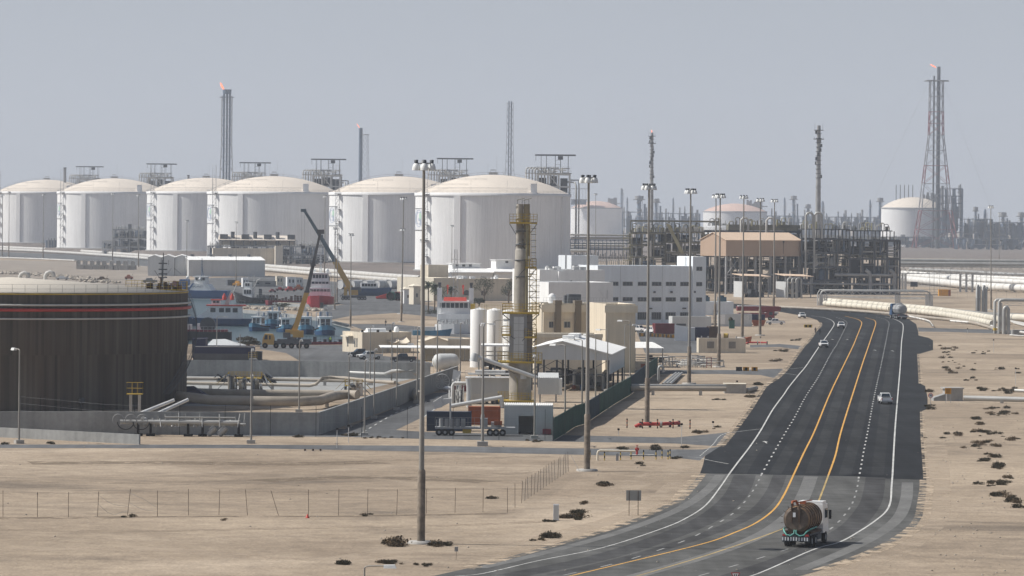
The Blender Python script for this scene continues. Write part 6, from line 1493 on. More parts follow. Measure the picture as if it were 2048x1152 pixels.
# dredger bits at the near quay, left
t, s = ship('dredger', 'dark moored vessel with a big drum, just right of the oil tank', 'ship', 398, 681, 16, 5, 2.2, pi, 'hull_black', bow=.2, sheer=.4)
b = mb('maroon'); b.box(-7, 3, -2, 2, 2.2, 2.7); b.build('deck_rail', t); b = mb('steel_dark'); b.cyl((-2.2, -1.5, 3.9), (-2.2, 1.5, 3.9), 1.9, None, 18); b.build('hose_drum', t); b = mb('ship_white'); b.cyl((2.6, 0, 2.4), (2.6, 0, 4.0), .9, None, 10); b.box(-1, .4, -.8, .8, 2.4, 4.2); b.build('cargo_pump', t)
b = mb('steel_pale'); rail(b, [(-7.6, 2.2, 2.2), (4, 2.2, 2.2)], 1.3, 1, .05, 2); b.build('deck_railing', t)
t, s = ship('deck_barge', 'long low red barge lying at the near quay behind the yellow crane', 'barge', 652, 697, 20, 4.2, 1.5, 0, 'maroon', bow=.1, sheer=.1, rake=.2)
b = mb('steel_dark'); rail(b, [(-9.5, -2, 1.5), (9.5, -2, 1.5)], 1.4, .8, .05, 2)
for k in range(16): x = -9+k*1.2; b.box(x, x+.7, -1, 1.2, 1.5, 1.7+.5*(k % 3))
b.build('deck_gear', t)
# ---- cranes
def telescopic(t, a, c, w0, w1, m, nm='boom_section'):
    a, c = Vector(a), Vector(c); e = (c-a).normalized(); side = Vector((0, 1, 0)); upv = side.cross(e); q0 = [a+side*s*w0*.42+upv*r*w0/2 for s, r in ((-1, -1), (1, -1), (1, 1), (-1, 1))]; q1 = [c+side*s*w1*.42+upv*r*w1/2 for s, r in ((-1, -1), (1, -1), (1, 1), (-1, 1))]
    b = mb(m); b.hexa(q0, q1); return b.build(nm, t)
l = Loc(575, 697); t = thing('mobile_crane', 'yellow mobile crane on the near quay, its boom raised beside the tugs', 'crane', l.o); X, Z = l.X, l.Z
b = mb('crane_grey'); b.box(X(548), X(622), 0, 2.6, .9, 1.7); b.box(X(554), X(620), .2, 2.4, 1.7, 2.1); b.build('carrier', t)
b = mb('crane_yellow'); b.extrude_y([(X(524), .8), (X(548), .8), (X(548), 2.6), (X(545), 3.2), (X(529), 3.3), (X(525), 2.2)], 0, 2.5); cbn = b.build('cab', t)
b = mb('glass_dark'); b.extrude_y([(X(528), 2.0), (X(535), 2.0), (X(535), 3.0), (X(530), 3.0)], -.03, .02); b.box(X(538), X(541), -.03, .02, 2.0, 2.9); b.build('window', cbn)
for px in (530, 552, 567, 583, 598, 613):
    w_ = mb('rubber'); w_.cyl((X(px), -.1, .62), (X(px), .35, .62), .62, None, 16); w_ = w_.build('wheel', t); mb('wall_brown').cyl((X(px), -.13, .62), (X(px), -.1, .62), .24, None, 10).build('rim', w_)
b = mb('crane_yellow'); b.box(X(585), X(606), .3, 2.4, 2.5, 4.0); b.box(X(570), X(597), .4, 2.2, 3.2, 4.2); b.build('superstructure', t)
b = mb('crane_grey'); b.cyl((X(583), 1.3, 2.0), (X(583), 1.3, 2.6), 1.1, None, 14); b.box(X(566), X(580), .2, 2.4, 2.4, 3.6); b.build('turntable', t)
za = 3.6; A = (X(587), 1.3, za); B_ = (X(612.5), 1.3, Z(583)); C_ = (X(638.5), 1.3, Z(463))
telescopic(t, A, B_, 1.15, 1.05, 'crane_yellow'); telescopic(t, B_, (B_[0]+(C_[0]-B_[0])*.45, 1.3, B_[2]+(C_[2]-B_[2])*.45), .86, .78, 'crane_grey'); telescopic(t, (B_[0]+(C_[0]-B_[0])*.45, 1.3, B_[2]+(C_[2]-B_[2])*.45), C_, .68, .5, 'crane_grey')
b = mb('crane_grey'); b.box(C_[0]-.8, C_[0]+.8, .8, 1.8, C_[2]-.5, C_[2]+.5)
for u_ in (0, .45): q = Vector(B_).lerp(Vector(C_), u_); b.box(q.x-.6, q.x+.6, .7, 1.9, q.z-.25, q.z+.25)
b.build('sheave_head', t)
b = mb('steel_dark'); b.bar((C_[0]+.4, 1.3, C_[2]), (C_[0]+.45, 1.3, C_[2]-16), .035); b.bar((A[0]-1.2, 1.3, 3.4), (A[0]+(B_[0]-A[0])*.4, 1.3, A[2]+(B_[2]-A[2])*.4), .3); b.build('hoist_rope', t); mb('crane_grey').box(C_[0]+.1, C_[0]+.8, 1, 1.6, C_[2]-17.2, C_[2]-16).build('hook_block', t)
l = Loc(706, 600); t = thing('mobile_crane', 'larger mobile crane by the boatyard with a yellow and dark boom leaning left', 'crane', l.o); X, Z = l.X, l.Z
A, B_, C2, C_ = (X(707), 0, Z(588)), (X(667), 0, Z(519)), (X(640), 0, Z(474)), (X(607.5), 0, Z(422))
telescopic(t, A, B_, 2.0, 1.8, 'crane_yellow'); telescopic(t, B_, C2, 1.5, 1.35, 'crane_blue'); telescopic(t, C2, C_, 1.2, .95, 'crane_blue')
b = mb('crane_blue'); b.box(C_[0]-1.3, C_[0]+.6, -.6, .6, C_[2]-.5, C_[2]+.6); b.box(C2[0]-.8, C2[0]+.9, -.9, .9, C2[2]-.7, C2[2]+.7); b.box(B_[0]-.7, B_[0]+.7, -1, 1, B_[2]-.9, B_[2]+.5); b.build('sheave_head', t)
b = mb('steel_dark'); b.bar((C_[0]-1.0, 0, C_[2]), (C_[0]-.9, 0, Z(492)), .05); b.bar((C_[0]+.1, 0, C_[2]), (C_[0]+.1, 0, Z(492)), .05); b.build('hoist_rope', t); mb('crane_grey').box(C_[0]-1.1, C_[0]+.3, -.4, .4, Z(498), Z(492)).build('hook_block', t)
b = mb('crane_grey'); b.box(X(684), X(732), -1.3, 1.3, .8, 1.6); b.bar((X(680), 0, 1.2), (X(700), 0, 4), .3); b.build('carrier', t); b = mb('crane_yellow'); b.box(X(688), X(694), -1.4, 1.4, 1.6, 4.6); b.box(X(698), X(716), -1.5, 1.5, 1.8, 3.6); b.build('cab', t); b = mb('crane_grey'); b.box(X(702), X(722), -1.4, 1.4, 3.0, 4.6); b.build('winch_house', t)
b = mb('crane_blue'); b.bar((X(700), 0, 3), (X(676), 0, Z(545)), .3); b.build('luffing_ram', t)
for px in (686, 692, 698, 718, 724, 730): w_ = mb('rubber').cyl((X(px), -1.4, .6), (X(px), -1.0, .6), .6, None, 14).build('wheel', t); mb('steel_grey').cyl((X(px), -1.44, .6), (X(px), -1.4, .6), .3, None, 10).build('rim', w_)
# ---- boatyard: drums, boat, huts, clutter
def make_drum():
    t = thing('steel_drum', '', 'drum', (0, 0, 0), 0, 'big grey drums lying in a row'); b = mb('steel_pale'); b.cyl((0, -3.2, 1.9), (0, 3.2, 1.9), 1.9, None, 22, True)
    b.build('shell', t); b = mb('steel_grey')
    for y in (-3.25, 0, 3.2): b.tube([(1.95*cos(a), y, 1.9+1.95*sin(a)) for a in [2*pi*q/20 for q in range(21)]], .1, 5)
    b.build('rim_hoop', t); return t
dr = make_drum()
for i, (px, lb) in enumerate(((690, 'leftmost of the big grey drums, behind the leaning crane'), (713, 'second big grey drum from the left, right of the crane boom'), (739, 'third big grey drum from the left, over the blue boat'), (763, 'fourth big grey drum from the left, over the blue boat bow'), (787, 'rightmost of the big grey drums'))):
    p = G(px, 578); o = dr if i == 0 else dup(dr, p); o.location = p; o.rotation_euler = (0, 0, radians(-38)); o['label'] = lb
p = G(746, 592); t = thing('laid_up_boat', 'blue hulled white cabined boat standing ashore below the grey drums', 'boat', (p.x, p.y, .9), .1); b = mb('hull_deep'); hull(b, 12.5, 3.6, 2.0, bow=.3, sheer=.4); b.build('hull', t); cabin(t, -4.6, 1.5, 3.0, 2.0, 4.0, band=.5); b = mb('steel_dark')
for x in (-4, 0, 4): b.box(x-.2, x+.2, -1.2, 1.2, -.9, -.2)
b.build('cradle', t)
for px, m, lb in ((783, 'green_sheet', 'dark open reel lying at the right of the blue boat'), (796, 'maroon', 'red brown reel beside the dark open reel')):
    p = G(px, 601); t = thing('cable_reel', lb, 'reel', p, radians(-20)); b = mb(m); b.lathe([(1.5, -1.2), (1.6, -1.2), (1.6, 1.2), (1.5, 1.2), (1.3, 1.0), (1.3, -1.0)], 20); b.v = [(v[0], v[2], v[1]+1.6) for v in b.v]; b.build('rim', t); mb('rubber').cyl((0, -1.0, 1.6), (0, 1.0, 1.6), 1.2, None, 16).build('core', t)
p = G(764, 598); t = thing('red_skid', 'bright red sloping frame lying left of the reels', 'frame', p); b = mb('red_paint'); b.hexa([(-2, -1, .2), (2.4, -1, .2), (2.4, 1, .2), (-2, 1, .2)], [(-2.4, -.8, .8), (2.4, -.8, 2.2), (2.4, .8, 2.2), (-2.4, .8, .8)]); b.build('body', t); b = mb('steel_dark'); b.box(-2, 2.2, -.9, .9, 0, .2); b.build('base', t)
for x0, x1, yt, yb, m, lb in ((554, 567, 552, 571, 'wall_cream', 'small cream harbour hut with barred windows'), (575, 592, 554, 573, 'wall_white', 'small white harbour hut left of the red ship'), (592.5, 606, 555, 572, 'sheet_metal', 'grey cabin attached to the small white hut'), (486, 498, 556, 574, 'wall_white', 'white site cabin behind the black tug'), (456, 474, 560, 571, 'steel_dark', 'dark shed on the far quay behind the blue ship'), (497, 553, 562, 573, 'concrete_grey', 'long low grey shed on the quay behind the tug'), (676, 689, 583, 640, 'wall_white', '')):
    if not lb: continue
    d = D(yb, x0); t, L, H = flat_house('harbour_hut', lb, 'hut', x0, x1, yt, d, 4, radians(12), m, 'roof_white', .15, 'huts on the far quay')
    for k in range(2): window(t, L*(.2+.4*k), L*(.2+.4*k)+L*.2, H*.4, H*.75, 0, 1)
for x0, x1, yt, yb, dx, lb, m in ((809, 827, 579, 607, 4, 'small white gatehouse at the bend of the harbour road', 'wall_white'), (828, 842, 573, 609, 5, 'cream gatehouse with a hipped roof behind the high mast', 'wall_cream')):
    d = D(yb, x0); t, L, H = flat_house('gatehouse', lb, 'building', x0, x1, yt, d, dx, radians(20), m, 'roof_white', .2); window(t, L*.35, L*.6, H*.4, H*.62, 0, 1); b = mb('wall_cream'); b.box(-.3, L+.3, -.3, dx+.3, H, H+.15); b.hexa([(-.3, -.3, H+.15), (L+.3, -.3, H+.15), (L+.3, dx+.3, H+.15), (-.3, dx+.3, H+.15)], [(L*.4, dx*.4, H+.9), (L*.6, dx*.4, H+.9), (L*.6, dx*.6, H+.9), (L*.4, dx*.6, H+.9)]); b.build('hipped_roof', t)
cl = random.Random(77)
for k, (px, py, w, h, m, lb) in enumerate(((581, 583, 4.0, 2.0, 'red_paint', 'red machine on the quay left of the red ship'), (598, 581, 3.4, 2.4, 'rust_orange', 'orange red frame stack by the red ship'), (561, 582, 3.2, 1.6, 'maroon', 'maroon crate on the quay by the cream hut'), (545, 585, 2.6, 1.4, 'maroon', 'smaller maroon crate right of the black tug'), (476, 573, 4.2, 2.4, 'sign_orange', 'orange loader behind the white site cabin'), (258, 559, 3.6, 2.2, 'rust_orange', 'orange forklift by the shore rocks'), (205, 562, 5, 2.0, 'rust_dark', 'brown boat hull lying by the shore rocks'), (125, 560, 6, 1.8, 'sheet_metal', 'small grey boat hull lying by the shore rocks'), (300, 566, 6, 2.2, 'steel_dark', 'dark launch on the far quay before the warehouse gables'), (350, 574, 4, 2.6, 'maroon', 'maroon deck gear behind the oil tank rail'), (640, 585, 3, 1.4, 'steel_dark', 'dark pallet stack behind the red ship'), (832, 590, 2, 1.0, 'steel_dark', 'dark bin by the cream gatehouse'))):
    p = G(px, py); t = thing('quay_equipment', lb, 'equipment', p, cl.uniform(-.3, .3), 'equipment left on the quay'); b = mb(m); b.box(-w/2, w/2, -1.1, 1.1, .35, h*.6); b.hexa([(-w*.3, -1, h*.6), (w*.2, -1, h*.6), (w*.2, 1, h*.6), (-w*.3, 1, h*.6)], [(-w*.22, -.8, h), (w*.1, -.8, h), (w*.1, .8, h), (-w*.22, .8, h)]); b.build('body', t)
    b = mb('rubber')
    for x in (-w*.32, w*.32): b.cyl((x, -1.15, .4), (x, -.8, .4), .4, None, 10)
    b.build('wheel', t); b = mb('steel_dark'); b.bar((w*.3, 0, h*.5), (w*.5, 0, h*1.25), .12); b.build('arm', t)
# dark lattice derrick behind the tank rail
l = Loc(325, 572); t = thing('ship_derrick', 'black ship mast and derrick showing above the oil tank rail', 'mast', l.o); X, Z = l.X, l.Z; b = mb('black_void'); b.bar((X(325), 0, 0), (X(326.5), 0, Z(506)), .35); b.bar((X(323), 0, 0), (X(325), 0, Z(520)), .3)
for y in (528, 540, 549, 556): b.box(X(317), X(334), -.4, .4, Z(y), Z(y)+.5)
b.bar((X(325), 0, Z(565)), (X(309), 0, Z(541)), .2); b.bar((X(337), 0, Z(530)), (X(337), 0, Z(520)), .15); b.build('mast', t); b = mb('steel_grey'); b.bar((X(325), 0, Z(560)), (X(343), 0, Z(536)), .2); b.bar((X(348), 0, Z(536)), (X(362), 0, Z(548)), .25); b.build('derrick', t)
# concrete blocks on the left shore
def make_block():
    t = mb('concrete'); t.box(-1.1, 1.1, -1.1, 1.1, 0, 2.3); t.box(-.8, -.4, -1.2, -1.1, .2, 2.1); t.box(.4, .8, -1.2, -1.1, .2, 2.1); t.box(-.35, .35, -.35, .35, 2.3, 2.55); o = t.build('concrete_block'); return tag(o, 'pale concrete block in the long stacked row on the left shore', 'concrete block', 'concrete blocks in a row')
cbk = make_block(); first = True
for k in range(34):
    px = 154+k*3.4+cl.uniform(-.5, .5); py = 538+(k % 3)*.4+(px-154)*.012
    for lv in range(1 if k % 4 else 2):
        p = G(px, py); o = cbk if first else cbk.copy(); 
        if not first: COL.objects.link(o)
        first = False; o.location = (p.x, p.y+cl.uniform(0, 10), 2.31*lv); o.rotation_euler = (0, 0, cl.uniform(-.2, .2))
# ---- long segmented pale pipelines
def seg_pipe(name, label, pix, r, z, m, seg=8, ring='concrete_grey', group=None, arc=True, sup='concrete'):
    pts = smooth_line([G(x, y) for x, y in pix], 4); o0 = Vector((pts[0].x, pts[0].y, 0)); t = thing(name, label, 'pipeline', o0, 0, group); pts = [p-o0+Vector((0, 0, z)) for p in pts]; b = mb(m); b.tube(pts, r, 12); b.build('pipe', t)
    L = [0]
    for i in range(1, len(pts)): L.append(L[-1]+(pts[i]-pts[i-1]).length)
    n = int(L[-1]/seg); b = mb(ring); c = mb(sup)
    for k in range(n):
        s = L[-1]*(k+.5)/n; i = next(j for j in range(1, len(L)) if L[j] >= s); u_ = (s-L[i-1])/(L[i]-L[i-1]); p = pts[i-1].lerp(pts[i], u_); e = (pts[i]-pts[i-1]).normalized()
        b.cyl(p-e*.14, p+e*.14, r*1.06, None, 12, False)
        if z-r > .1: c.box(p.x-.3, p.x+.3, p.y-r*.8, p.y+r*.8, 0, z-r*.7)
    b.build('joint_ring', t)
    if c.v: c.build('support', t)
    return t
lp = 'long pale pipelines'
seg_pipe('shore_pipeline', 'pale segmented pipeline along the foot of the tanks at left, rear one', [(-40, 497), (120, 504), (300, 517), (420, 528), (530, 538), (640, 547), (760, 557), (840, 563)], 1.25, 1.6, 'pipe_white', 9, group=lp)
seg_pipe('shore_pipeline', 'pale segmented pipeline along the foot of the tanks at left, front one', [(-40, 500), (120, 507.5), (300, 521), (420, 533), (530, 543), (640, 553), (760, 563), (840, 569)], 1.0, 1.2, 'pipe_white', 9, group=lp)
seg_pipe('shore_pipeline', 'thin pale pipe low on the left gravel shore', [(-40, 516), (60, 519), (150, 523)], .5, .6, 'pipe_white', 12, group=lp)
# ---- cream house with tents, carport
d = D(706, 740); t, L, H = flat_house('cream_house', 'cream flat roofed house with tan sun sails at its side, right of the crane', 'building', 726, 824, 665, d, 10, radians(28), 'wall_sand', 'roof_white', .4)
b = mb('roof_white'); b.cyl((3.0, 4, H+.2), (7.5, 4, H+.2), .6, None, 12); b.box(2.5, 8, 2.5, 6, H-.3, H+.1); b.build('water_tank', t); b = mb('rubber')
for x in (-.2, L*.3, L*.55): b.cyl((x+.5, .6, H-.2), (x+.5, .6, H+.5), .3, None, 8)
b.build('vent_cowl', t)
b = mb('roof_white'); b.cyl((L*.82, 3, H-.2), (L*.82, 3, H+.5), .6, None, 12); b.ball((L*.82, 3, H+.6), .6, 10); b.build('water_dome', t)
b = mb('glass_dark')
for y in (2.4, 3.4, 7): b.box(-.05, .02, y, y+.45, 1.2, 3.2)
b.build('window', t); b = mb('wall_cream'); b.box(-1.2, 0, 4.6, 8.5, 3.4, 3.65); b.build('door_canopy', t)
l = Loc(770, 705); X, Z = l.X, l.Z
for k in range(5):
    x0 = X(712+k*21); t = thing('sun_sail', ('leftmost, darker tan sun sail at the cream house', 'second tan sun sail from the left', 'middle tan sun sail beside the cream house', 'fourth tan sun sail from the left', 'rightmost pale sun sail, nearest the white carport')[k], 'sun sail', (l.o[0]+x0, l.o[1]-k*.6, 0), 0, 'tan sun sails'); w = 21*l.k*1.15
    b = mb('canvas'); n = 6
    q0 = [Vector((w*i/n, 0, 3.0-.5*sin(pi*i/n)-.25*k/2)) for i in range(n+1)]; q1 = [Vector((w*i/n-w*.5, 4.5, 4.4-.25*sin(pi*i/n)-.25*k/2)) for i in range(n+1)]
    for i in range(n): b.hexa([q0[i], q0[i+1], q1[i+1], q1[i]], [v+Vector((0, 0, .05)) for v in (q0[i], q0[i+1], q1[i+1], q1[i])])
    b.build('canvas', t); mb('steel_grey').cyl((0, 0, 0), (0, 0, 2.9), .06, None, 6).build('post', t); mb('steel_grey').cyl((w, 0, 0), (w, 0, 2.9), .06, None, 6).build('post', t)
l = Loc(850, 722); X, Z = l.X, l.Z; t = thing('carport', 'long white flat carport roof behind the far dike wall', 'carport', l.o); b = mb('roof_white'); b.hexa([(X(762), 0, 2.6), (X(952), 0, 2.6), (X(952), 5, 2.9), (X(756), 5, 2.9)], [(X(762), 0, 2.78), (X(952), 0, 2.78), (X(952), 5, 3.08), (X(756), 5, 3.08)]); b.build('roof', t)
for k in range(10): px = 765+k*20.5; mb('steel_grey').cyl((X(px), .4, 0), (X(px), .4, 2.65), .06, None, 6).build('post', t)
b = mb('wall_cream'); b.box(X(840), X(952), 5.2, 5.4, 0, 2.4); b.build('wall', t)
gable_house('cream_house', 'pale cream gabled house in front of the white tug', 'building', 850, 898, 684, 676, D(708, 870), 6, radians(14), 'wall_cream', 'wall_sand', .2, 'y')
t, L, H = flat_house('cream_house', 'grey roofed cream annex right of the gabled house', 'building', 898, 945, 678, D(708, 900)+4, 8, radians(14), 'wall_sand', 'concrete_grey', .2); window(t, L*.05, L*.12, H*.3, H*.55, 0, 1)
t, L, H = flat_house('cream_house', 'low grey walled box in front of the cream annex', 'building', 905, 948, 693, D(712, 900)-8, 5, radians(20), 'wall_cream', 'roof_white', .2)
# navy building and white tent roof
t, L, H = flat_house('navy_building', 'low navy fronted building right of the oil tank, behind the far dike wall', 'building', 388, 512, 694, D(722, 450), 10, radians(4), 'navy', 'steel_grey', .3)
mb('steel_dark').box(.2, L-.2, -.12, -.003, 0, H*.52).build('lower_wall', t); mb('steel_pale').box(-.05, L+.05, -.15, .35, H, H+.08).build('coping', t)
flat_house('navy_building', 'navy box building tucked against the oil tank', 'building', 386, 413, 677, D(716, 400), 6, 0, 'navy', 'steel_grey', .2)
l = Loc(450, 697); X, Z = l.X, l.Z; t = thing('tent_roof', 'white low tent roof showing over the navy building', 'tent', l.o); b = mb('sheet_metal'); b.hexa([(X(410), 0, Z(693)), (X(488), 0, Z(692)), (X(488), 8, Z(692)), (X(410), 8, Z(693))], [(X(413), 2, Z(690)), (X(470), 2, Z(687)), (X(445), 8, Z(680)), (X(420), 8, Z(681))]); b.build('canvas', t); mb('steel_grey').cyl((X(480), 0, 0), (X(480), 0, Z(668)), .1, None, 6).build('pole', t)
for px in (420, 432): mb('steel_grey').cyl((X(px), .2, 0), (X(px), .2, Z(693)), .05, None, 6).build('pole', t)
flat_house('site_box', 'dark grey box at the right end of the navy building', 'box', 512.5, 525, 703, D(721, 518), 3, 0, 'steel_dark', 'steel_grey', .1)
# ================================================================ pipelines and racks at the right
seg_pipe('road_pipeline', 'fat beige segmented pipeline along the outside of the road bend, rear one', [(1640, 608), (1700, 612.5), (1780, 619), (1860, 626), (1930, 636), (1990, 646), (2010, 650)], 1.0, 1.3, 'pipe_beige', 6, 'steel_dark', 'beige pipelines at the road bend')
seg_pipe('road_pipeline', 'fat beige segmented pipeline along the outside of the road bend, front one', [(1650, 613), (1700, 617), (1780, 624), (1860, 632), (1930, 643), (1985, 655)], .92, 1.1, 'pipe_beige', 6, 'steel_dark', 'beige pipelines at the road bend')
seg_pipe('road_pipeline', 'long pinkish brown pipe low beside the road bend', [(1560, 617), (1660, 622), (1760, 629), (1850, 638), (1920, 645), (1965, 654), (2005, 668)], .42, .55, 'pipe_tan', 14, 'pipe_tan')
seg_pipe('road_pipeline', 'beige pipeline continuing to the right edge behind the tall pipe bends', [(2010, 643), (2060, 645), (2400, 660)], 1.1, 1.3, 'pipe_beige', 7, 'steel_grey')
for i, (pix, r, z, lb) in enumerate((([(1805, 566), (1880, 573), (1950, 580), (2075, 587), (2500, 606)], 1.6, 2.0, 'fattest white far pipeline at the right, nearest of the white ones'), ([(1805, 556), (1900, 563), (2075, 573), (2500, 590)], 1.25, 1.7, 'second white far pipeline at the right'), ([(1805, 550), (1900, 557), (2075, 565), (2500, 580)], .95, 1.6, 'third white far pipeline at the right, thinner'), ([(1820, 543), (1930, 548), (2075, 556), (2500, 570)], .8, 1.5, 'thin grey far pipeline at the right, rearmost'))):
    seg_pipe('far_pipeline', lb, pix, r, z, 'pipe_pale' if i < 3 else 'pipe_silver', 9, 'concrete', 'white pipelines at the far right')
b = mb('steel_grey')
def rack_pole(px, py, yt, lb):
    l = Loc(px, py); t = thing('pipe_support_pole', lb, 'pole', l.o, 0, 'thin poles by the white pipelines'); b = mb('steel_grey'); b.bar((0, 0, 0), (0, 0, l.Z(yt)), .13); b.bar((-.8, 0, l.Z(yt)), (.8, 0, l.Z(yt)), .1); b.build('pole', t)
for k, (px, yt) in enumerate(((1813, 548), (1859, 544), (1868, 545), (1879, 541), (1900, 537), (1953, 545), (1961, 548), (1972, 543))): rack_pole(px, 585, yt, 'thin grey pole standing among the white far pipelines')
# truss bridge carrying two fat pipes
d = 1700; A = P(1798, 540, d); B_ = P(2480, 546, d); L = B_.x-A.x; zt, zb = ZT(1900, 520, d), ZT(1900, 534, d); t = thing('pipe_bridge', 'long steel truss bridge carrying two fat pale pipes at the right', 'pipe bridge', (A.x, d, 0))
b = mb('steel_pale'); zb2 = zb-2.9
for y in (0, 4):
    b.box(0, L, y-.15, y+.15, zb-.15, zb+.15); b.box(0, L, y-.15, y+.15, zb2-.2, zb2+.1); n = 70
    for k in range(n): x0, x1 = L*k/n, L*(k+1)/n; b.bar((x0, y, zb2), (x0, y, zb), .1); b.bar((x0, y, zb if k % 2 else zb2), (x1, y, zb2 if k % 2 else zb), .1)
b.build('truss', t)
b = mb('pipe_silver'); b.cyl((0, 1, zb+1.2), (L, 1, zb+1.2), .95, None, 12); b.cyl((0, 3.4, zb+2.6), (L, 3.4, zb+2.6), .8, None, 12); b.cyl((0, 0, zb+.35), (L, 0, zb+.35), .22, None, 8); b.build('pipe', t)
for px in (1934, 2085, 2240, 2400, 1806):
    b = mb('steel_pale'); x = (px-1798)*d/FOC; w = 2.6 if px != 1806 else 1.2
    for dx in (-w, 0, w):
        for y in (0, 4): b.box(x+dx-.22, x+dx+.22, y-.22, y+.22, 0, zb2)
    for k in range(5): z0, z1 = zb2*k/5, zb2*(k+1)/5; b.bar((x-w, 0, z0), (x, 0, z1), .12); b.bar((x, 0, z0), (x-w, 0, z1), .12); b.bar((x, 0, z0), (x+w, 0, z1), .12); b.bar((x+w, 0, z0), (x, 0, z1), .12)
    b.build('trestle', t)
# rack between the nearest tank and the process plant
d = 1750; A = P(1141, 480, d); L = P(1262, 480, d).x-A.x; t = thing('pipe_bridge', 'pale pipe rack joining the nearest white tank to the process plant', 'pipe bridge', (A.x, d, 0)); Z = lambda y: ZT(1200, y, d)
b = mb('pipe_silver')
for y_, r in ((470, .45), (476, .5), (497, .5)): b.cyl((0, 1, Z(y_)), (L, 1, Z(y_)), r, None, 8)
b.use('pipe_white'); b.cyl((0, 2, Z(491)), (L*.9, 2, Z(491)), .45, None, 8); b.cyl((0, 0, Z(502)), (L*.3, 0, Z(502)), .7, None, 8); b.cyl((L*.2, 3, Z(486)), (L, 3, Z(486)), .3, None, 8); b.build('pipe', t)
b = mb('steel_blue'); b.box(0, L, .4, 1.6, Z(481), Z(479)); b.box(0, L, .4, 1.6, Z(488), Z(486.5)); b.box(0, L, .4, 2.6, Z(500), Z(498.5))
for k in range(16): x = L*k/15; b.box(x-.14, x+.14, .3, .6, 0 if k % 3 == 0 else Z(512), Z(479)); 
for k in range(15): b.bar((L*k/15, .3, Z(488)), (L*(k+1)/15, .3, Z(480)), .1)
b.build('truss', t)
b = mb('steel_dark')
for k in range(40): x = L*k/40; b.cyl((x, -.5, Z(518)), (x, -.5, Z(br.uniform(503, 512))), .16, None, 6)
b.box(L*.25, L, -1, 3, Z(531), Z(530)); b.box(L*.25, L, -1, 3, Z(516), Z(515)); b.build('valve_row', t)
for k in range(34): pass
b = mb('pipe_white')
for k in range(22): x = L*(.3+.7*k/22); b.cyl((x, -1.2, Z(529)), (x, -1.2, Z(519)), .2, None, 6)
b.build('standpipe', t)
# truss gantry over the beige pipelines
l = Loc(1750, 612); d = l.d; X, Z = l.X, l.Z; t = thing('pipe_gantry', 'grey truss gantry carrying pipes across behind the road bend', 'pipe bridge', l.o); zt, zb = Z(583), Z(590)
b = mb('steel_pale')
for y in (0, 3):
    b.bar((X(1648), y, zt), (X(1862), y, zt), .13); b.bar((X(1648), y, zb), (X(1862), y, zb), .13)
    for k in range(26): x0, x1 = X(1648)+(X(1862)-X(1648))*k/26, X(1648)+(X(1862)-X(1648))*(k+1)/26; b.bar((x0, y, zb if k % 2 else zt), (x1, y, zt if k % 2 else zb), .09)
b.build('truss', t)
b = mb('pipe_silver'); b.tube([(X(1641), 1, 0), (X(1641), 1, Z(590)), (X(1644), 1, Z(584)), (X(1652), 1, Z(582)), (X(1855), 1, Z(582)), (X(1860), 1, Z(586)), (X(1861), 1, 0)], .28, 8); b.tube([(X(1636), 2, 0), (X(1636), 2, Z(588)), (X(1640), 2, Z(581)), (X(1850), 2, Z(580))], .2, 8); b.build('pipe', t)
for px, n in ((1640, 3), (1650, 3), (1796, 3), (1857, 4)):
    b = mb('steel_pale')
    for k in range(n):
        for y in (0, 3): x = X(px-4+k*4); b.box(x-.13, x+.13, y-.13, y+.13, 0, zb)
    for k in range(5): z0, z1 = zb*k/5, zb*(k+1)/5; b.bar((X(px-4), 0, z0), (X(px+4), 0, z1), .08)
    b.build('trestle', t)
# upright pipe cluster and tall bends
l = Loc(1963, 626); X, Z = l.X, l.Z; t = thing('upright_pipes', 'cluster of thick upright grey pipes behind the beige pipelines', 'pipework', l.o)
for px, yt, r in ((1954, 572, .48), (1959, 575, .4), (1966, 573, .52), (1972, 576, .45)): b = mb('pipe_silver'); b.tube([(X(px), 0, 0), (X(px), 0, Z(yt+2)), (X(px)+.2, .4, Z(yt)), (X(px)+.5, 2, Z(yt))], r, 10); b.build('pipe', t)
b = mb('steel_grey'); b.box(X(1950), X(1964), -.7, -.5, Z(598), Z(597)); b.bar((X(1951), -.6, 0), (X(1951), -.6, Z(597)), .1); b.build('frame', t)
l = Loc(2003, 668); X, Z = l.X, l.Z; t = thing('tall_pipe_bend', 'pair of tall shiny pipes bending over to the right edge', 'pipework', l.o)
for px, yt, r, y, yb in ((1992, 600, .42, 3, 655), (2000, 600, .45, 2, 656)): b = mb('pipe_silver'); b.tube([(X(px), y, 0), (X(px), y, Z(yt+4)), (X(px)+.4, y, Z(yt+.8)), (X(px)+1.4, y, Z(yt)), (X(2300), y, Z(yt+1))], r, 10); b.build('pipe', t)
b = mb('pipe_silver'); b.tube([(X(2007), -1, 0), (X(2007), -1, Z(620)), (X(2008.5), -1, Z(615)), (X(2012), -1, Z(613)), (X(2015), -1, Z(618)), (X(2015.5), -1, 0)], .5, 10); b.build('pipe', t)
b = mb('steel_pale')
for k in range(10): x0 = X(2008)+k*.9; b.bar((x0, 2, Z(606 if k % 2 else 611)), (x0+.9, 2, Z(611 if k % 2 else 606)), .08)
b.bar((X(2008), 2, Z(606)), (X(2300), 2, Z(606)), .1); b.bar((X(2008), 2, Z(611)), (X(2300), 2, Z(611)), .1)
for px in (2005, 2060): b.box(X(px)-.15, X(px)+.15, 1.9, 2.2, 0, Z(606))
b.build('truss', t)
b = mb('yellow_paint'); 
for px in (1992, 2000): b.cyl((X(px), 2.5, .9), (X(px), 2.5, 1.5), .52, None, 10)
b.build('marker_band', t)
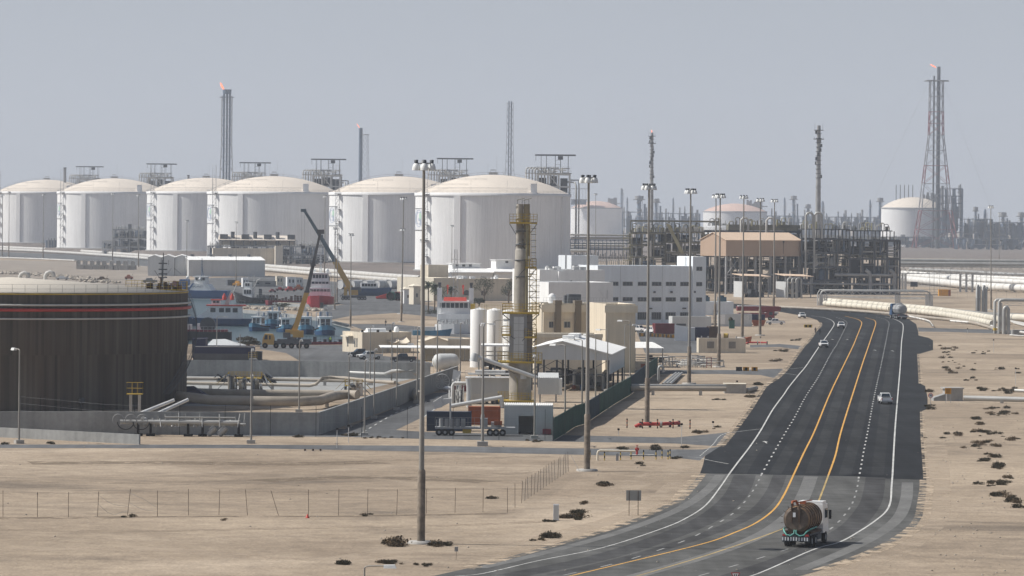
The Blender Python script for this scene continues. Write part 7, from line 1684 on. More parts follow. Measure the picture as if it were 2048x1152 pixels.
for k in range(4): ground_pipe('low_pipe', 'one of the thin pale pipes running in parallel off the right edge', [(2015+k*4, 640+k*2.0), (2070, 650+k*2.2)], .35, .17, 'pipe_white', 'pipeline', 'parallel thin pipes at right edge')
# culvert block and pipe at the right, lower
l = Loc(1909, 802); X, Z = l.X, l.Z; t = thing('culvert_block', 'pale concrete culvert block where the pipe dives under the road', 'culvert', l.o, radians(6)); b = mb('concrete'); b.box(X(1893), X(1926), 0, 3.2, 0, Z(778)); b.box(X(1889), X(1928), -.2, 3.4, Z(778), Z(775.5)); b.build('body', t); b = mb('concrete_grey'); b.hexa([(X(1868), .4, 0), (X(1893)-.003, .4, 0), (X(1893)-.003, 2.6, 0), (X(1868), 2.6, 0)], [(X(1868), .4, .5), (X(1893)-.003, .4, 1.2), (X(1893)-.003, 2.6, 1.2), (X(1868), 2.6, .5)]); b.build('apron', t)
ground_pipe('road_pipe', 'pale grey pipe running from the culvert block to the right edge', [(1928, 796), (2080, 800), (2300, 806)], .7, .45, 'pipe_silver', sup=7)
ground_pipe('road_pipe', 'thin grey pipe above the culvert pipe at the right edge', [(2030, 781), (2080, 783), (2300, 790)], .4, .3, 'pipe_silver')
l = Loc(1896, 807); t = thing('orange_sign', 'orange warning board on two thin legs beside the culvert block', 'sign', G(1896, 806)); b = mb('sign_orange'); b.box(-.52, .52, -.03, .03, 1.5, 2.45); pn = b.build('board', t)
b = mb('black_void'); b.box(-.35, .35, -.04, -.03, 2.15, 2.22); b.box(-.3, .3, -.04, -.03, 1.95, 2.02); b.box(-.35, .25, -.04, -.03, 1.75, 1.82); b.build('lettering', pn)
for s in (-1, 1): mb('steel_grey').cyl((s*.4, .05, 0), (s*.4, .05, 2.4), .035, None, 6).build('leg', t)
t = thing('speed_sign', 'round speed limit sign at the road edge by the culvert', 'sign', G(1861, 818)); mb('steel_grey').cyl((0, .05, 0), (0, .05, 2.3), .035, None, 6).build('post', t)
b = mb('red_light'); b.cyl((0, -.03, 2.15), (0, .02, 2.15), .40, None, 20); b.use('white_panel'); b.cyl((0, -.05, 2.15), (0, -.03, 2.15), .31, None, 20); sp = b.build('plate', t); b = mb('black_void'); put_text(b, '80', .36, lambda x, y: (x, -.06, 2.15+y), .01); b.build('lettering', sp)
# low white kerb rails by the bend
for k, pix in enumerate(([(1818, 636), (1850, 643), (1860, 647), (1866, 656)], [(1900, 645), (1960, 650), (1985, 656), (2010, 667)])):
    pts = [G(*p) for p in pix]; o0 = pts[0].copy(); t = thing('guard_rail', ('curved white guard rail at the corner of the bend', 'long white guard rail below the beige pipelines')[k], 'guard rail', o0, 0, 'white guard rails'); b = mb('roof_white'); loc = [p-o0 for p in pts]
    for i in range(len(loc)-1): a, c = loc[i], loc[i+1]; b.hexa([a+Vector((0, 0, .45)), c+Vector((0, 0, .45)), c+Vector((0, .12, .45)), a+Vector((0, .12, .45))], [a+Vector((0, 0, .8)), c+Vector((0, 0, .8)), c+Vector((0, .12, .8)), a+Vector((0, .12, .8))])
    b.build('beam', t); b = mb('concrete')
    for i in range(len(loc)-1):
        for q in range(5): p = loc[i].lerp(loc[i+1], q/5); b.box(p.x-.1, p.x+.1, p.y+.12, p.y+.3, 0, .7)
    b.build('post', t)
l = Loc(1866, 588); t = thing('orange_cabin', 'orange cabin standing before the white far pipelines', 'cabin', G(1890, 592)); b = mb('sign_orange'); b.box(-2.5, 1.4, 0, 3, 0, 2.6); b.build('body', t); b = mb('rust_orange'); b.box(1.403, 2.3, .1, 2.9, 0, 2.5); b.build('side', t)
t = thing('dark_board', 'small dark board in front of the nearest white pipeline', 'board', G(1828, 579)); b = mb('steel_dark'); b.box(-1.6, 1.6, 0, .2, 1.2, 3.4); b.build('board', t); mb('steel_dark').box(-.1, .1, .2, .3, 0, 1.3).build('post', t)
post_fence('security_fence', 'long grey wire fence in front of the white far pipelines', [(1800, 591), (1900, 595), (2080, 600), (2460, 612)], 2.6, 'steel_grey', 5, 4, .05)
wall_line('low_wall', 'low dark wall line behind the beige pipelines', [(1652, 600), (1760, 606), (1860, 613), (1970, 624), (2080, 628)], .9, .4, 'concrete_grey')
wall_line('low_wall', 'pale low wall under the truss gantry', [(1652, 591), (1860, 595)], .8, .4, 'concrete')
l = Loc(2040, 664); t = thing('pipe_pit', 'grey concrete pipe pit at the right edge below the tall pipe bends', 'pit', G(2035, 672)); k = G(2035, 672).y/FOC; b = mb('concrete_grey'); b.box(-10*k, 40*k, 0, 3, 0, 1.6); b.build('wall', t); b = mb('pipe_white'); b.tube([(-18*k, -3, .35), (-6*k, -10, .35), (40*k, -12, .35)], .2, 8); b.tube([(5*k, -.6, 1.1), (30*k, -6, .6)], .35, 8); b.bar((-8*k, -.6, 0), (-8*k, -.6, 2.4), .1); b.build('pipe', t)
# pipe crossing left of the road, box and culvert
ground_pipe('road_pipe', 'thick grey pipe leading from the green fence to the concrete box', [(1262, 777, 1.1), (1350, 777.5, 1.1), (1452, 778, 1.1)], 1.1, .42, 'pipe_tan', sup=5)
ground_pipe('road_pipe', 'pale pipe just above the thick pipe by the green fence', [(1262, 771, 1.5), (1350, 771.5, 1.5), (1452, 772, 1.4)], 1.5, .28, 'pipe_silver')
l = Loc(1471, 787); X, Z = l.X, l.Z; t = thing('concrete_box', 'pale concrete box beside the road at the end of the thick pipe', 'box', l.o); b = mb('concrete'); b.box(X(1449), X(1492), 0, 3.6, 0, Z(769)); b.build('body', t); b = mb('wall_cream'); b.box(X(1448), X(1493), -.1, 3.7, Z(769), Z(767.5)); b.build('lid', t)
ground_pipe('road_pipe', 'short broken pipe stub between the concrete box and the road', [(1492, 781, .5), (1512, 776, .4)], .5, .4, 'pipe_tan')
for k in range(3): ground_pipe('parallel_pipe', 'one of three pale parallel pipes rising behind the thick pipe', [(1326+k*7, 768, .4), (1352+k*6, 746, .4)], .4, .22, 'pipe_silver', 'pipeline', 'three parallel pipes by the fence')
l = Loc(1320, 768); t = thing('pipe_riser', 'upright grey pipe bend by the end of the green fence', 'pipework', G(1317, 766)); b = mb('pipe_silver'); b.tube([(0, 0, 0), (0, 0, 2.6), (.15, 0, 3.0), (.5, 0, 3.1), (.8, 0, 2.8), (.85, 0, 2.0)], .26, 10); b.build('pipe', t)
# pump shelter with pale roof and clutter behind the fence
l = Loc(1300, 735); X, Z = l.X, l.Z; t = thing('pump_shelter', 'pump shelter with a pale tent like roof at the depot edge', 'shelter', l.o); b = mb('roof_white'); b.hexa([(X(1268), 0, Z(696)), (X(1328), 0, Z(696)), (X(1322), 9, Z(696)), (X(1268), 9, Z(696))], [(X(1268), 2, Z(686)), (X(1309), 2, Z(686)), (X(1306), 7, Z(686)), (X(1268), 7, Z(686))]); b.build('roof', t)
for px in (1270, 1296, 1325): mb('steel_grey').box(X(px)-.1, X(px)+.1, .3, .5, 0, Z(696)).build('post', t)
b = mb('steel_dark')
for k in range(12): x = X(br.uniform(1272, 1320)); z = br.uniform(0, 1.6); b.box(x, x+br.uniform(.4, 1.2), 2, 4, z, z+br.uniform(.3, 1.0))
b.build('pump', t); b = mb('pipe_silver')
for k in range(5): z = .5+.5*k; b.tube([(X(1270), .8, z), (X(1335), .8, z)], .1, 6)
b.build('pipe', t); b = mb('wall_sand'); b.box(X(1268), X(1304), -1.5, -.5, 0, Z(722)); b.build('hut', t)
b = mb('rust_orange'); b.box(X(1281), X(1290), -1.56, -1.5, 0, Z(727)); b.build('door', t)
o0 = G(1375, 735); k_ = o0.y/FOC; t = thing('valve_yard', 'tangle of thin pale pipes and valves behind the parallel pipes', 'pipework', o0); X = lambda p: (p-1375)*k_
for m in ('pipe_silver', 'steel_grey', 'pipe_white'):
    b = mb(m)
    for k in range(14):
        x, y, z = X(br.uniform(1320, 1412)), br.uniform(-2, 22), br.uniform(.4, 2.2); l_ = br.uniform(1, 5); b.tube([(x, y, 0), (x, y, z), (x+l_, y, z), (x+l_, y, 0)], br.uniform(.06, .16), 6)
    b.build('pipe', t)
t = thing('red_ladder_stand', 'small red ladder frame in the sand before the lattice windowed house', 'frame', G(1418, 736)); b = mb('maroon'); 
for x in (-.45, .45): b.box(x-.07, x+.07, -.07, .07, 0, 2.2)
for z in (.5, 1, 1.5, 2.1): b.box(-.45, .45, -.05, .05, z, z+.1)
b.build('frame', t)
# lattice windowed house, containers and sheds of the depot
t, L, H = flat_house('lattice_house', 'grey beige block house with two lattice windows by the road', 'building', 1399, 1493, 677, D(706, 1446), 4, radians(4), 'wall_sand', 'concrete', .25)
for u0 in (.18, .64):
    b = mb('wall_brown'); b.box(L*u0, L*(u0+.145), -.02, .03, H*.32, H*.78); f = b.build('window', t); b = mb('concrete')
    for k in range(7): x = L*(u0+.145*k/6); b.box(x-.03, x+.03, -.06, -.02, H*.32, H*.78); z = H*(.32+.46*k/6); b.box(L*u0, L*(u0+.145), -.06, -.02, z-.03, z+.03)
    b.build('lattice', f)
b = mb('steel_grey')
for u0 in (.06, .2, .4, .8, .96): b.box(L*u0, L*u0+.2, .5, 1, H, H+.5)
b.build('roof_vent', t)
container(1312, 1350, 668, 2.7, 2.5, 'maroon', 'red shipping container behind the parked cars of the depot', radians(14))
t = thing('site_hoarding', 'big white tilted panel standing at the depot yard', 'panel', G(1362, 682)); k = G(1362, 682).y/FOC; b = mb('white_panel'); b.hexa([(-13*k, -.1, 0.1), (13*k, -.1, -.0), (13*k, .1, -.0), (-13*k, .1, .1)], [(-13*k, -.1, 4.0), (13*k, -.1, 3.5), (13*k, .1, 3.5), (-13*k, .1, 4.0)]); b.build('sheet', t); b = mb('sheet_metal'); b.box(13*k+.01, 28*k, .2, 3, 0, 3.3); b.build('side_box', t)
container(1388, 1419, 681, 3.2, 2.5, 'navy', 'dark navy container right of the white panel', radians(10)); container(1420, 1438, 676, 2.9, 2.5, 'rust_dark', 'brown rusty container end beside the navy one', radians(10))
t, L, H = flat_house('depot_office', 'long low grey white portable office behind the containers', 'building', 1346, 1424, 633, D(662, 1385), 4, radians(12), 'sheet_pale', 'roof_white', .2); b = mb('steel_dark'); b.box(L*.1, L*.35, -.05, 0, H*.35, H*.5); b.build('window', t)
t, L, H = flat_house('depot_shed', 'blue grey metal shed beside the office block, with dark tanks on its roof', 'building', 1412, 1468, 603.5, D(640, 1440)+60, 8, radians(10), 'wall_bluegrey', 'roof_white', .2); b = mb('green_blue')
for u0, u1 in ((.02, .2), (.55, .8)): b.box(L*u0, L*u1, 2, 5, H, H+1.4); b.cyl((L*(u0+u1)/2, 3.5, H+1.4), (L*(u0+u1)/2, 3.5, H+1.9), .7, None, 10)
b.build('roof_tank', t)
t, L, H = flat_house('lattice_cabin', 'grey cabin with white lattice panels, behind two light masts', 'building', 1441, 1505, 628, D(653, 1470), 3, radians(10), 'sheet_metal', 'roof_white', .15)
for u0, u1, z0, z1 in ((.70, .9, .55, .9), (.64, .95, .05, .5)):
    b = mb('roof_white'); n = 7
    for k in range(n+1): x = L*(u0+(u1-u0)*k/n); b.box(x-.03, x+.03, -.06, -.0, H*z0, H*z1); z = H*(z0+(z1-z0)*k/n); b.box(L*u0, L*u1, -.06, -.0, z-.03, z+.03)
    b.build('lattice', t)
mb('roof_white').box(L*.01, L*.16, -.07, -.003, H*.2, H*.95).build('door', t)
l = Loc(1464, 657); t = thing('green_cage', 'green tarpaulin wrapped frame in front of the lattice cabin', 'frame', l.o); b = mb('green_sheet'); b.box(-.8, .7, -.5, .5, 0, 2.4); b.use('shrub').ball((-.4, 0, 2.6), .7, 8, .8, .3, br); b.build('cover', t)
l = Loc(1431, 648); t = thing('scaffold_tower', 'grey scaffold tower between two light masts', 'scaffold', l.o); b = mb('steel_grey'); h = l.Z(620)
for x in (-.7, .7):
    for y in (-.6, .6): b.bar((x, y, 0), (x, y, h), .06)
for k in range(4): b.box(-.7, .7, -.6, .6, h*k/4+.6, h*k/4+.7); b.bar((-.7, -.6, h*k/4), (.7, -.6, h*(k+1)/4), .05)
b.build('frame', t)
l = Loc(1519, 652); X, Z = l.X, l.Z; t = thing('skip_hopper', 'rust orange skip under a dark navy box beside the pickup', 'skip', l.o); b = mb('rust_orange'); b.hexa([(X(1508), 0, 0), (X(1527), 0, 0), (X(1527), 2, 0), (X(1508), 2, 0)], [(X(1503), -.2, Z(640)), (X(1532), -.2, Z(640)), (X(1532), 2.2, Z(640)), (X(1503), 2.2, Z(640))]); b.build('skip', t); b = mb('navy'); b.box(X(1504), X(1530), .1, 2, Z(640), Z(629)); b.build('box', t)
l = Loc(1498, 688); t = thing('rust_plate', 'rust red triangular plate leaning behind the lattice windowed house', 'scrap', G(1490, 684)); b = mb('rust_orange'); k = l.k; b.hexa([(-8*k, 0, 0), (12*k, 0, -.0), (8*k, .3, 0), (-8*k, .3, 0)], [(-14*k, 0, .5), (14*k, .2, 1.4), (14*k, .5, 1.4), (-10*k, .4, .9)]); b.build('plate', t)
t = thing('yellow_drum', 'yellow and black drum on the ground behind the lattice windowed house', 'drum', G(1452, 676)); b = mb('yellow_paint'); b.cyl((-.6, 0, .6), (.4, 0, .6), .6, None, 14); b.build('shell', t); mb('rubber').cyl((.4, 0, .6), (.6, 0, .6), .55, None, 14).build('lid', t)
for k, px in enumerate((1284, 1305, 1313, 1320, 1330, 1337, 1346)):
    t = thing('concrete_barrier', 'brown striped block in the row before the parked cars', 'barrier', G(px, 673+k*.5), .1, 'brown blocks by the depot cars'); b = mb('wall_brown'); b.box(-.8, .8, -.3, .3, 0, .9); b.build('block', t); b = mb('sign_orange'); b.box(-.35, .3, -.32, -.3, .1, .85); b.build('stripe', t)
# red piping and hydrants on the sand
def red_line(pix, lb, r=.16):
    pts = [G(x, y) for x, y in pix]; o0 = pts[0]; t = thing('red_fire_pipe', lb, 'pipe', o0, 0, 'red fire water pipes'); b = mb('red_paint'); lc = [p-o0+Vector((0, 0, .5)) for p in pts]; b.tube([lc[0]+Vector((-.8, 0, -.4)), lc[0]]+lc[1:], r, 8); b.build('pipe', t); b = mb('steel_dark')
    for p in lc: b.cyl((p.x, p.y, 0), (p.x, p.y, p.z+.35), r*.8, None, 8)
    b.build('support', t); b = mb('concrete'); q = lc[len(lc)//2]; b.cyl(q-Vector((.15, 0, 0)), q+Vector((.15, 0, 0)), r*1.5, None, 10); b.build('flange', t)
red_line([(1281, 855), (1300, 855), (1322, 855), (1340, 854), (1358, 853)], 'red fire water pipe lying by the mast, left of the road', .26)
red_line([(1496, 689), (1515, 689), (1534, 689.5)], 'red fire water pipe by the lattice windowed house', .2)
def make_marker():
    t = thing('striped_marker', '', 'marker post', (0, 0, 0), 0, 'striped marker posts by the red pipe')
    for k in range(4): mb('black_void' if k % 2 == 0 else 'rust_orange').cyl((0, 0, .3*k), (0, 0, .3*k+.297), .09, None, 8).build('band', t)
    mb('black_void').ball((0, 0, 1.25), .13, 8).build('cap', t); return t
mk = make_marker()
for i, (px, py) in enumerate(((1254, 856), (1285, 857), (1315, 857), (1346, 857), (1380, 858))):
    o = mk if i == 0 else dup(mk, G(px, py)); o.location = G(px, py); o['label'] = ('black and orange marker post left of the red pipe', 'black and orange marker post at the left end of the red pipe', 'black and orange marker post at the middle of the red pipe', 'black and orange marker post at the right end of the red pipe', 'black and orange marker post standing apart right of the red pipe')[i]
# yellow bent pipe with bollards and red hydrant by the junction
l = Loc(1195, 921); X, Z = l.X, l.Z; t = thing('gas_pipe_bend', 'cream pipe bending up and running level above the side road verge', 'pipe', l.o); b = mb('wall_cream'); b.tube([(X(1195), 0, 0), (X(1195), 0, .9), (X(1196.5), 0, 1.15), (X(1200), 0, 1.25), (X(1270), 0, 1.2)], .13, 10); b.build('pipe', t); b = mb('steel_grey'); b.box(X(1232), X(1237), -.2, .2, 0, .9); b.build('support', t)
t = thing('red_hydrant', 'red valve wheel hydrant at the end of the cream pipe', 'hydrant', G(1274, 911)); b = mb('red_paint'); b.cyl((0, 0, 0), (0, 0, 1.0), .14, None, 10); b.cyl((-.25, 0, .8), (.25, 0, .8), .16, None, 10); b.cyl((0, 0, 1.0), (0, 0, 1.35), .05, None, 6); b.cyl((0, 0, 1.3), (0, 0, 1.34), .22, None, 12); b.build('body', t); mb('concrete').box(-.9, 2.2, -.6, .6, .02, .12).build('slab', t)
def make_bollard():
    t = thing('striped_bollard', '', 'bollard', (0, 0, 0), 0, 'black and yellow bollards by the cream pipe')
    for k in range(4): mb('black_void' if k % 2 else 'yellow_paint').cyl((0, 0, .3*k), (0, 0, .3*k+.297), .075, None, 8).build('band', t)
    return t
bo = make_bollard()
for i, (px, py) in enumerate(((1180, 919), (1209, 921), (1241, 920), (1262, 919), (1287, 919), (1312, 919), (1324, 917), (1336, 919), (1340, 917))):
    o = bo if i == 0 else dup(bo, G(px, py)); o.location = G(px, py); o['label'] = 'black and yellow striped bollard in the row round the cream pipe'
# ================================================================ light masts
def make_mast():
    t = thing('light_mast', '', 'light mast', (0, 0, 0), 0, 'tall floodlight masts'); h = 35.0
    mb('pole_steel').lathe([(.27, 0), (.25, 6), (.19, 20), (.13, h-.6)], 14).build('shaft', t)
    b = mb('pole_sleeve'); b.lathe([(.37, .1), (.36, 6.6), (.29, 6.75)], 12); b.build('base_sleeve', t); mb('concrete').lathe([(1.3, 0), (1.25, .22), (.01, .24)], 8).build('footing', t)
    b = mb('steel_grey'); b.tube([(.75*cos(a), .75*sin(a), h-.3) for a in [2*pi*k/16 for k in range(17)]], .06, 6)
    for k in range(4): b.bar((.1*cos(pi*k/2), .1*sin(pi*k/2), h-.3), (.75*cos(pi*k/2), .75*sin(pi*k/2), h-.3), .06)
    b.lathe([(.2, h-.8), (.25, h-.1), (.01, h+.05)], 10); b.build('head_ring', t)
    for k in range(6):
        a = 2*pi*(k+.5)/6; c = Vector((.82*cos(a), .82*sin(a), 0)); b = mb('lamp_lens'); b.lathe([(.36, h-.95), (.37, h-.75), (.26, h-.40), (.13, h-.3)], 10, c); b.use('steel_dark').lathe([(.15, h-.3), (.17, h-.0), (.01, h+.02)], 8, c); b.build('floodlight', t)
    return t
mproto = make_mast(); first = True
masts = [(848, 320, 842, 1087, 'nearest and tallest light mast, on rusty sleeve left of the road'), (1181, 350, 1174, 942, 'second tallest light mast, by the cream bent pipe'), (1298, 367, 1294, 848, 'light mast standing at the red fire water pipe'), (1383, 377, 1378, 768, 'light mast standing at the pipe beside the concrete box'), (1441, 387, 1437.5, 734, 'light mast in front of the lattice windowed house'), (1489, 390, 1484.5, 676, 'light mast just behind the lattice windowed house'), (1524, 396, 1520, 671, 'light mast with a rusty foot right of the lattice cabin'), (1549, 398, 1547, 640, 'light mast rising over the white side-on pickup'), (1432, 389, 1430, 660, 'thin light mast close left of another by the scaffold tower'),
 (1986, 411, 1982, 620, 'lone light mast at the far right behind the upright pipes'), (1999, 425, 1998, 530, 'faint distant light mast at the far right'), (703, 467, 701, 655, 'dark headed light mast right of the leaning crane'), (846, 479, 844, 706, 'dark headed light mast hidden by the nearest mast'), (807.5, 394, 803, 628, 'light mast in front of the second tank, by the white gatehouse'), (806, 457, 802.5, 644, 'shorter light mast on the sand island of the harbour road'), (672, 455, 669.5, 619, 'left of two light masts close together before the second tank'), (675.5, 447, 674, 606, 'right of two light masts close together before the second tank'), (651, 391, 649, 555, 'light mast at the right edge of the widest tank'), (512, 392, 510, 517, 'light mast before the middle of the widest tank'), (474, 443, 472, 572, 'light mast over the far quay behind the black tug'), (376, 440, 373, 582, 'light mast by the long warehouse corner'), (388, 390, 387, 512, 'light mast before the half hidden tank'), (227, 386, 225, 522, 'light mast before the tank with the substation'), (279.5, 389, 277, 534, 'light mast at the right side of the substation tank'), (86.5, 388, 86, 517, 'light mast left of the substation'), (19, 383, 17.5, 514, 'light mast near the left edge, taller of two'), (5.5, 388, 4.5, 513, 'leftmost light mast in the photo'), (905, 450, 903, 590, 'light mast with a dark ring half way, beside the palms'), (984, 390, 982, 535, 'light mast before the middle of the nearest large tank'), (1094, 457, 1093, 540, 'short light mast before the right of the nearest large tank'), (1194, 387, 1191.5, 517, 'light mast before the pink domed tank')]
for xt, yt, xb, yb, lb in masts:
    p = G(xb, yb); h = ZT(xt, yt, p.y); s = h/35.0; th = 1.0 if yb > 620 else .85
    o = mproto if first else dup(mproto, p); first = False
    o.location = p; o.scale = (s*th, s*th, s); o['label'] = lb; q = P(xt, yt, p.y); o.rotation_euler = (0, max(-.012, min(.012, (q.x-p.x)/h)), yb*.37)
# ================================================================ small street lamps
def make_lamp(dbl=False):
    t = thing('street_lamp', '', 'street lamp', (0, 0, 0), 0, 'slim street lamps'); mb('pole_steel').lathe([(.10, .2), (.055, 9.0)], 8).build('pole', t); mb('concrete').box(-.35, .35, -.35, .35, 0, .35).build('footing', t)
    b = mb('pole_steel'); b.tube([(0, 0, 8.9), (.05, 0, 9.05), (.25, 0, 9.12), (1.5, 0, 9.15)], .05, 6); b.build('arm', t); b = mb('lamp_lens'); b.hexa([(1.2, -.14, 8.98), (2.0, -.16, 8.98), (2.0, .16, 8.98), (1.2, .14, 8.98)], [(1.2, -.1, 9.2), (1.9, -.12, 9.22), (1.9, .12, 9.22), (1.2, .1, 9.2)]); b.build('lamp_head', t); return t
lproto = make_lamp(); first = True
lamps = [(41, 698, 38, 887, 2.0, 'pale street lamp before the oil tank, at the left edge'), (349, 714, 347, 800, .2, 'street lamp before the right flank of the oil tank'), (506, 700, 502, 887, 1.6, 'pale street lamp before the dike, left of the corner'), (434, 633, 433, 720, .1, 'street lamp over the navy fronted building'), (600, 681, 598, 824, 1.5, 'street lamp inside the dike behind the corner'), (699.5, 711, 697, 855, 1.5, 'street lamp outside the slanting dike wall, nearest the corner'), (731, 720, 729, 871, 1.5, 'street lamp on a dark footing at the side road junction'), (750, 699, 748, 837, 1.5, 'street lamp by the red hydrant at the slanting dike wall'), (741, 653, 740, 770, 1.4, 'street lamp inside the dike by the right valve platform'), (785, 646, 783, 769, 1.5, 'street lamp inside the dike near its far corner'), (795, 687, 793, 820, 0, 'street lamp with its arm to the right, beside the side road'), (836, 655, 834, 806, 1.5, 'street lamp half hidden by the nearest light mast'), (875, 640, 874, 775, 1.5, 'street lamp before the white horizontal tank'), (958, 647, 957, 775, 0, 'street lamp with its arm to the right before the leftmost silo'), (967, 649, 965, 892, 1.6, 'tall pale street lamp before the equipment trailer'), (921, 646, 920, 770, 1.5, 'street lamp before the white tug'), (1071, 712, 1069, 877, 1.6, 'street lamp before the corrugated shed doorway'), (1132, 689, 1130, 850, 2.4, 'first street lamp along the green fence, nearest the corner'), (1166, 679, 1164, 815, 2.4, 'second street lamp along the green fence'), (1193, 669, 1191, 799, 2.4, 'third street lamp along the green fence'), (1217, 659, 1215, 783, 2.4, 'fourth street lamp along the green fence'), (1250, 649, 1248, 765, .5, 'fifth street lamp along the green fence, arm to the right'), (1262, 641, 1260, 757, 2.6, 'street lamp before the blank cream wing, tallest there'), (989, 640, 988, 760, .2, 'street lamp between the second silo and the stack')]
for xt, yt, xb, yb, a, lb in lamps:
    p = G(xb, yb); s = ZT(xt, yt, p.y)/9.15; o = lproto if first else dup(lproto, p); first = False; o.location = p; o.scale = (s*1.15, s*1.15, s); o.rotation_euler = (0, .006, a); o['label'] = lb
o = dup(lproto, (0, 0, 0), 0, 'foreground street lamp whose head just enters the bottom of the photo'); p = P(729, 1131, 250); o.location = (p.x, 250, 0); s = p.z/9.15; o.scale = (1.0, 1.6, s)
# ================================================================ vehicles
def make_pickup(m):
    t = thing('pickup_truck', '', 'pickup', (0, 0, 0)); b = mb(m)      # length along +y (front), width along x
    b.extrude_x([(-2.55, .45), (2.5, .45), (2.62, .62), (2.58, .98), (1.35, 1.12), (-2.6, 1.10), (-2.62, .6)], -.9, .9); b.hexa([(-.86, -.95, 1.1), (.86, -.95, 1.1), (.86, 1.45, 1.1), (-.86, 1.45, 1.1)], [(-.70, -.72, 1.76), (.70, -.72, 1.76), (.70, .72, 1.76), (-.70, .72, 1.76)]); b.build('body', t)
    b = mb('glass_dark'); b.hexa([(-.74, 1.36, 1.14), (.74, 1.36, 1.14), (.74, 1.47, 1.16), (-.74, 1.47, 1.16)], [(-.62, .74, 1.70), (.62, .74, 1.70), (.62, .84, 1.72), (-.62, .84, 1.72)]); b.hexa([(-.72, -.97, 1.16), (.72, -.97, 1.16), (.72, -.90, 1.16), (-.72, -.90, 1.16)], [(-.60, -.77, 1.68), (.60, -.77, 1.68), (.60, -.70, 1.68), (-.60, -.70, 1.68)])
    for s in (-1, 1):
        for ya, yb in ((-.75, .15), (.25, 1.2)): q0 = [(s*.875, ya, 1.14), (s*.875, yb, 1.14)]; q1 = [(s*.735, ya*.85, 1.66), (s*.735, yb*.62, 1.66)]; b._add([q0[0], q0[1], q1[1], q1[0]], [(0, 1, 2, 3) if s > 0 else (3, 2, 1, 0)])
    b.build('window', t); b = mb('rubber'); b.box(-.72, .72, -2.5, -1.02, 1.09, 1.125); b.build('cargo_bed', t)
    b = mb('chrome_grey'); b.box(-.86, .86, -2.74, -2.6, .42, .62); b.build('bumper', t); b = mb('rubber'); b.box(-.6, .6, 2.58, 2.66, .62, .92); b.box(-.85, .85, 2.55, 2.68, .40, .58); b.build('grille', t)
    for s in (-1, 1):
        mb('lamp_lens').box(min(s*.62, s*.88), max(s*.62, s*.88), 2.5, 2.63, .74, .95).build('headlight', t); mb('red_paint').box(min(s*.76, s*.91), max(s*.76, s*.91), -2.66, -2.55, .72, 1.06).build('tail_light', t); mb(m).box(min(s*.9, s*1.1), max(s*.9, s*1.1), 1.05, 1.2, 1.1, 1.28).build('mirror', t)
        for y in (-1.65, 1.6): w_ = mb('rubber').cyl((s*.68, y, .38), (s*.93, y, .38), .38, None, 16).build('wheel', t); mb('chrome_grey').cyl((s*.93, y, .38), (s*.945, y, .38), .2, None, 10).build('rim', w_)
    return t
pk = make_pickup('car_white'); first = True
for px, py, rz, lb, g in ((1770, 807.5, .03, 'white pickup seen from behind, driving away on the near lanes', 'white pickups on the road'), (1647, 695.5, pi+.02, 'nearest oncoming white pickup on the left carriageway', 'white pickups on the road'), (1682, 656.5, pi-.02, 'second oncoming white pickup, at the bend', 'white pickups on the road'), (1604, 636.5, pi+.04, 'farthest oncoming white pickup, left of the bend', 'white pickups on the road'), (1551, 649.5, pi/2, 'white pickup parked side-on by the rust orange skip', 'parked vehicles'), (1305, 667, pi+.6, 'white car parked left of the red container', 'parked vehicles'), (1277, 664, .9, 'white pickup half hidden by the blank cream wing', 'parked vehicles'), (1540, 631, 2.2, 'white pickup behind the side-on parked pickup', 'parked vehicles'), (739, 719, 2.0, 'white car parked under the sun sails', 'parked vehicles'), (1667, 661-9, pi, '', '')):
    if not lb: continue
    p = G(px, py); o = pk if first else dup(pk, p); first = False; o.location = (p.x, p.y, .025); o.rotation_euler = (0, 0, rz); o['label'] = lb; o['group'] = g
for m, L_ in (('car_silver', ((1329, 667, .7, 'silver pickup parked in front of the red container'), (1341, 664, .6, 'silver pickup parked between the red container and the white panel'))), ('car_dark', ((722, 714, 1.9, 'black car parked below the leftmost sun sail'), (807, 724, 1.57, 'dark car parked side-on under the white carport')))):
    o = make_pickup(m)
    for k, (px, py, rz, lb) in enumerate(L_):
        p = G(px, py); q = o if k == 0 else dup(o, p); q.location = (p.x, p.y, .025); q.rotation_euler = (0, 0, rz); tag(q, lb, 'pickup', 'parked vehicles')
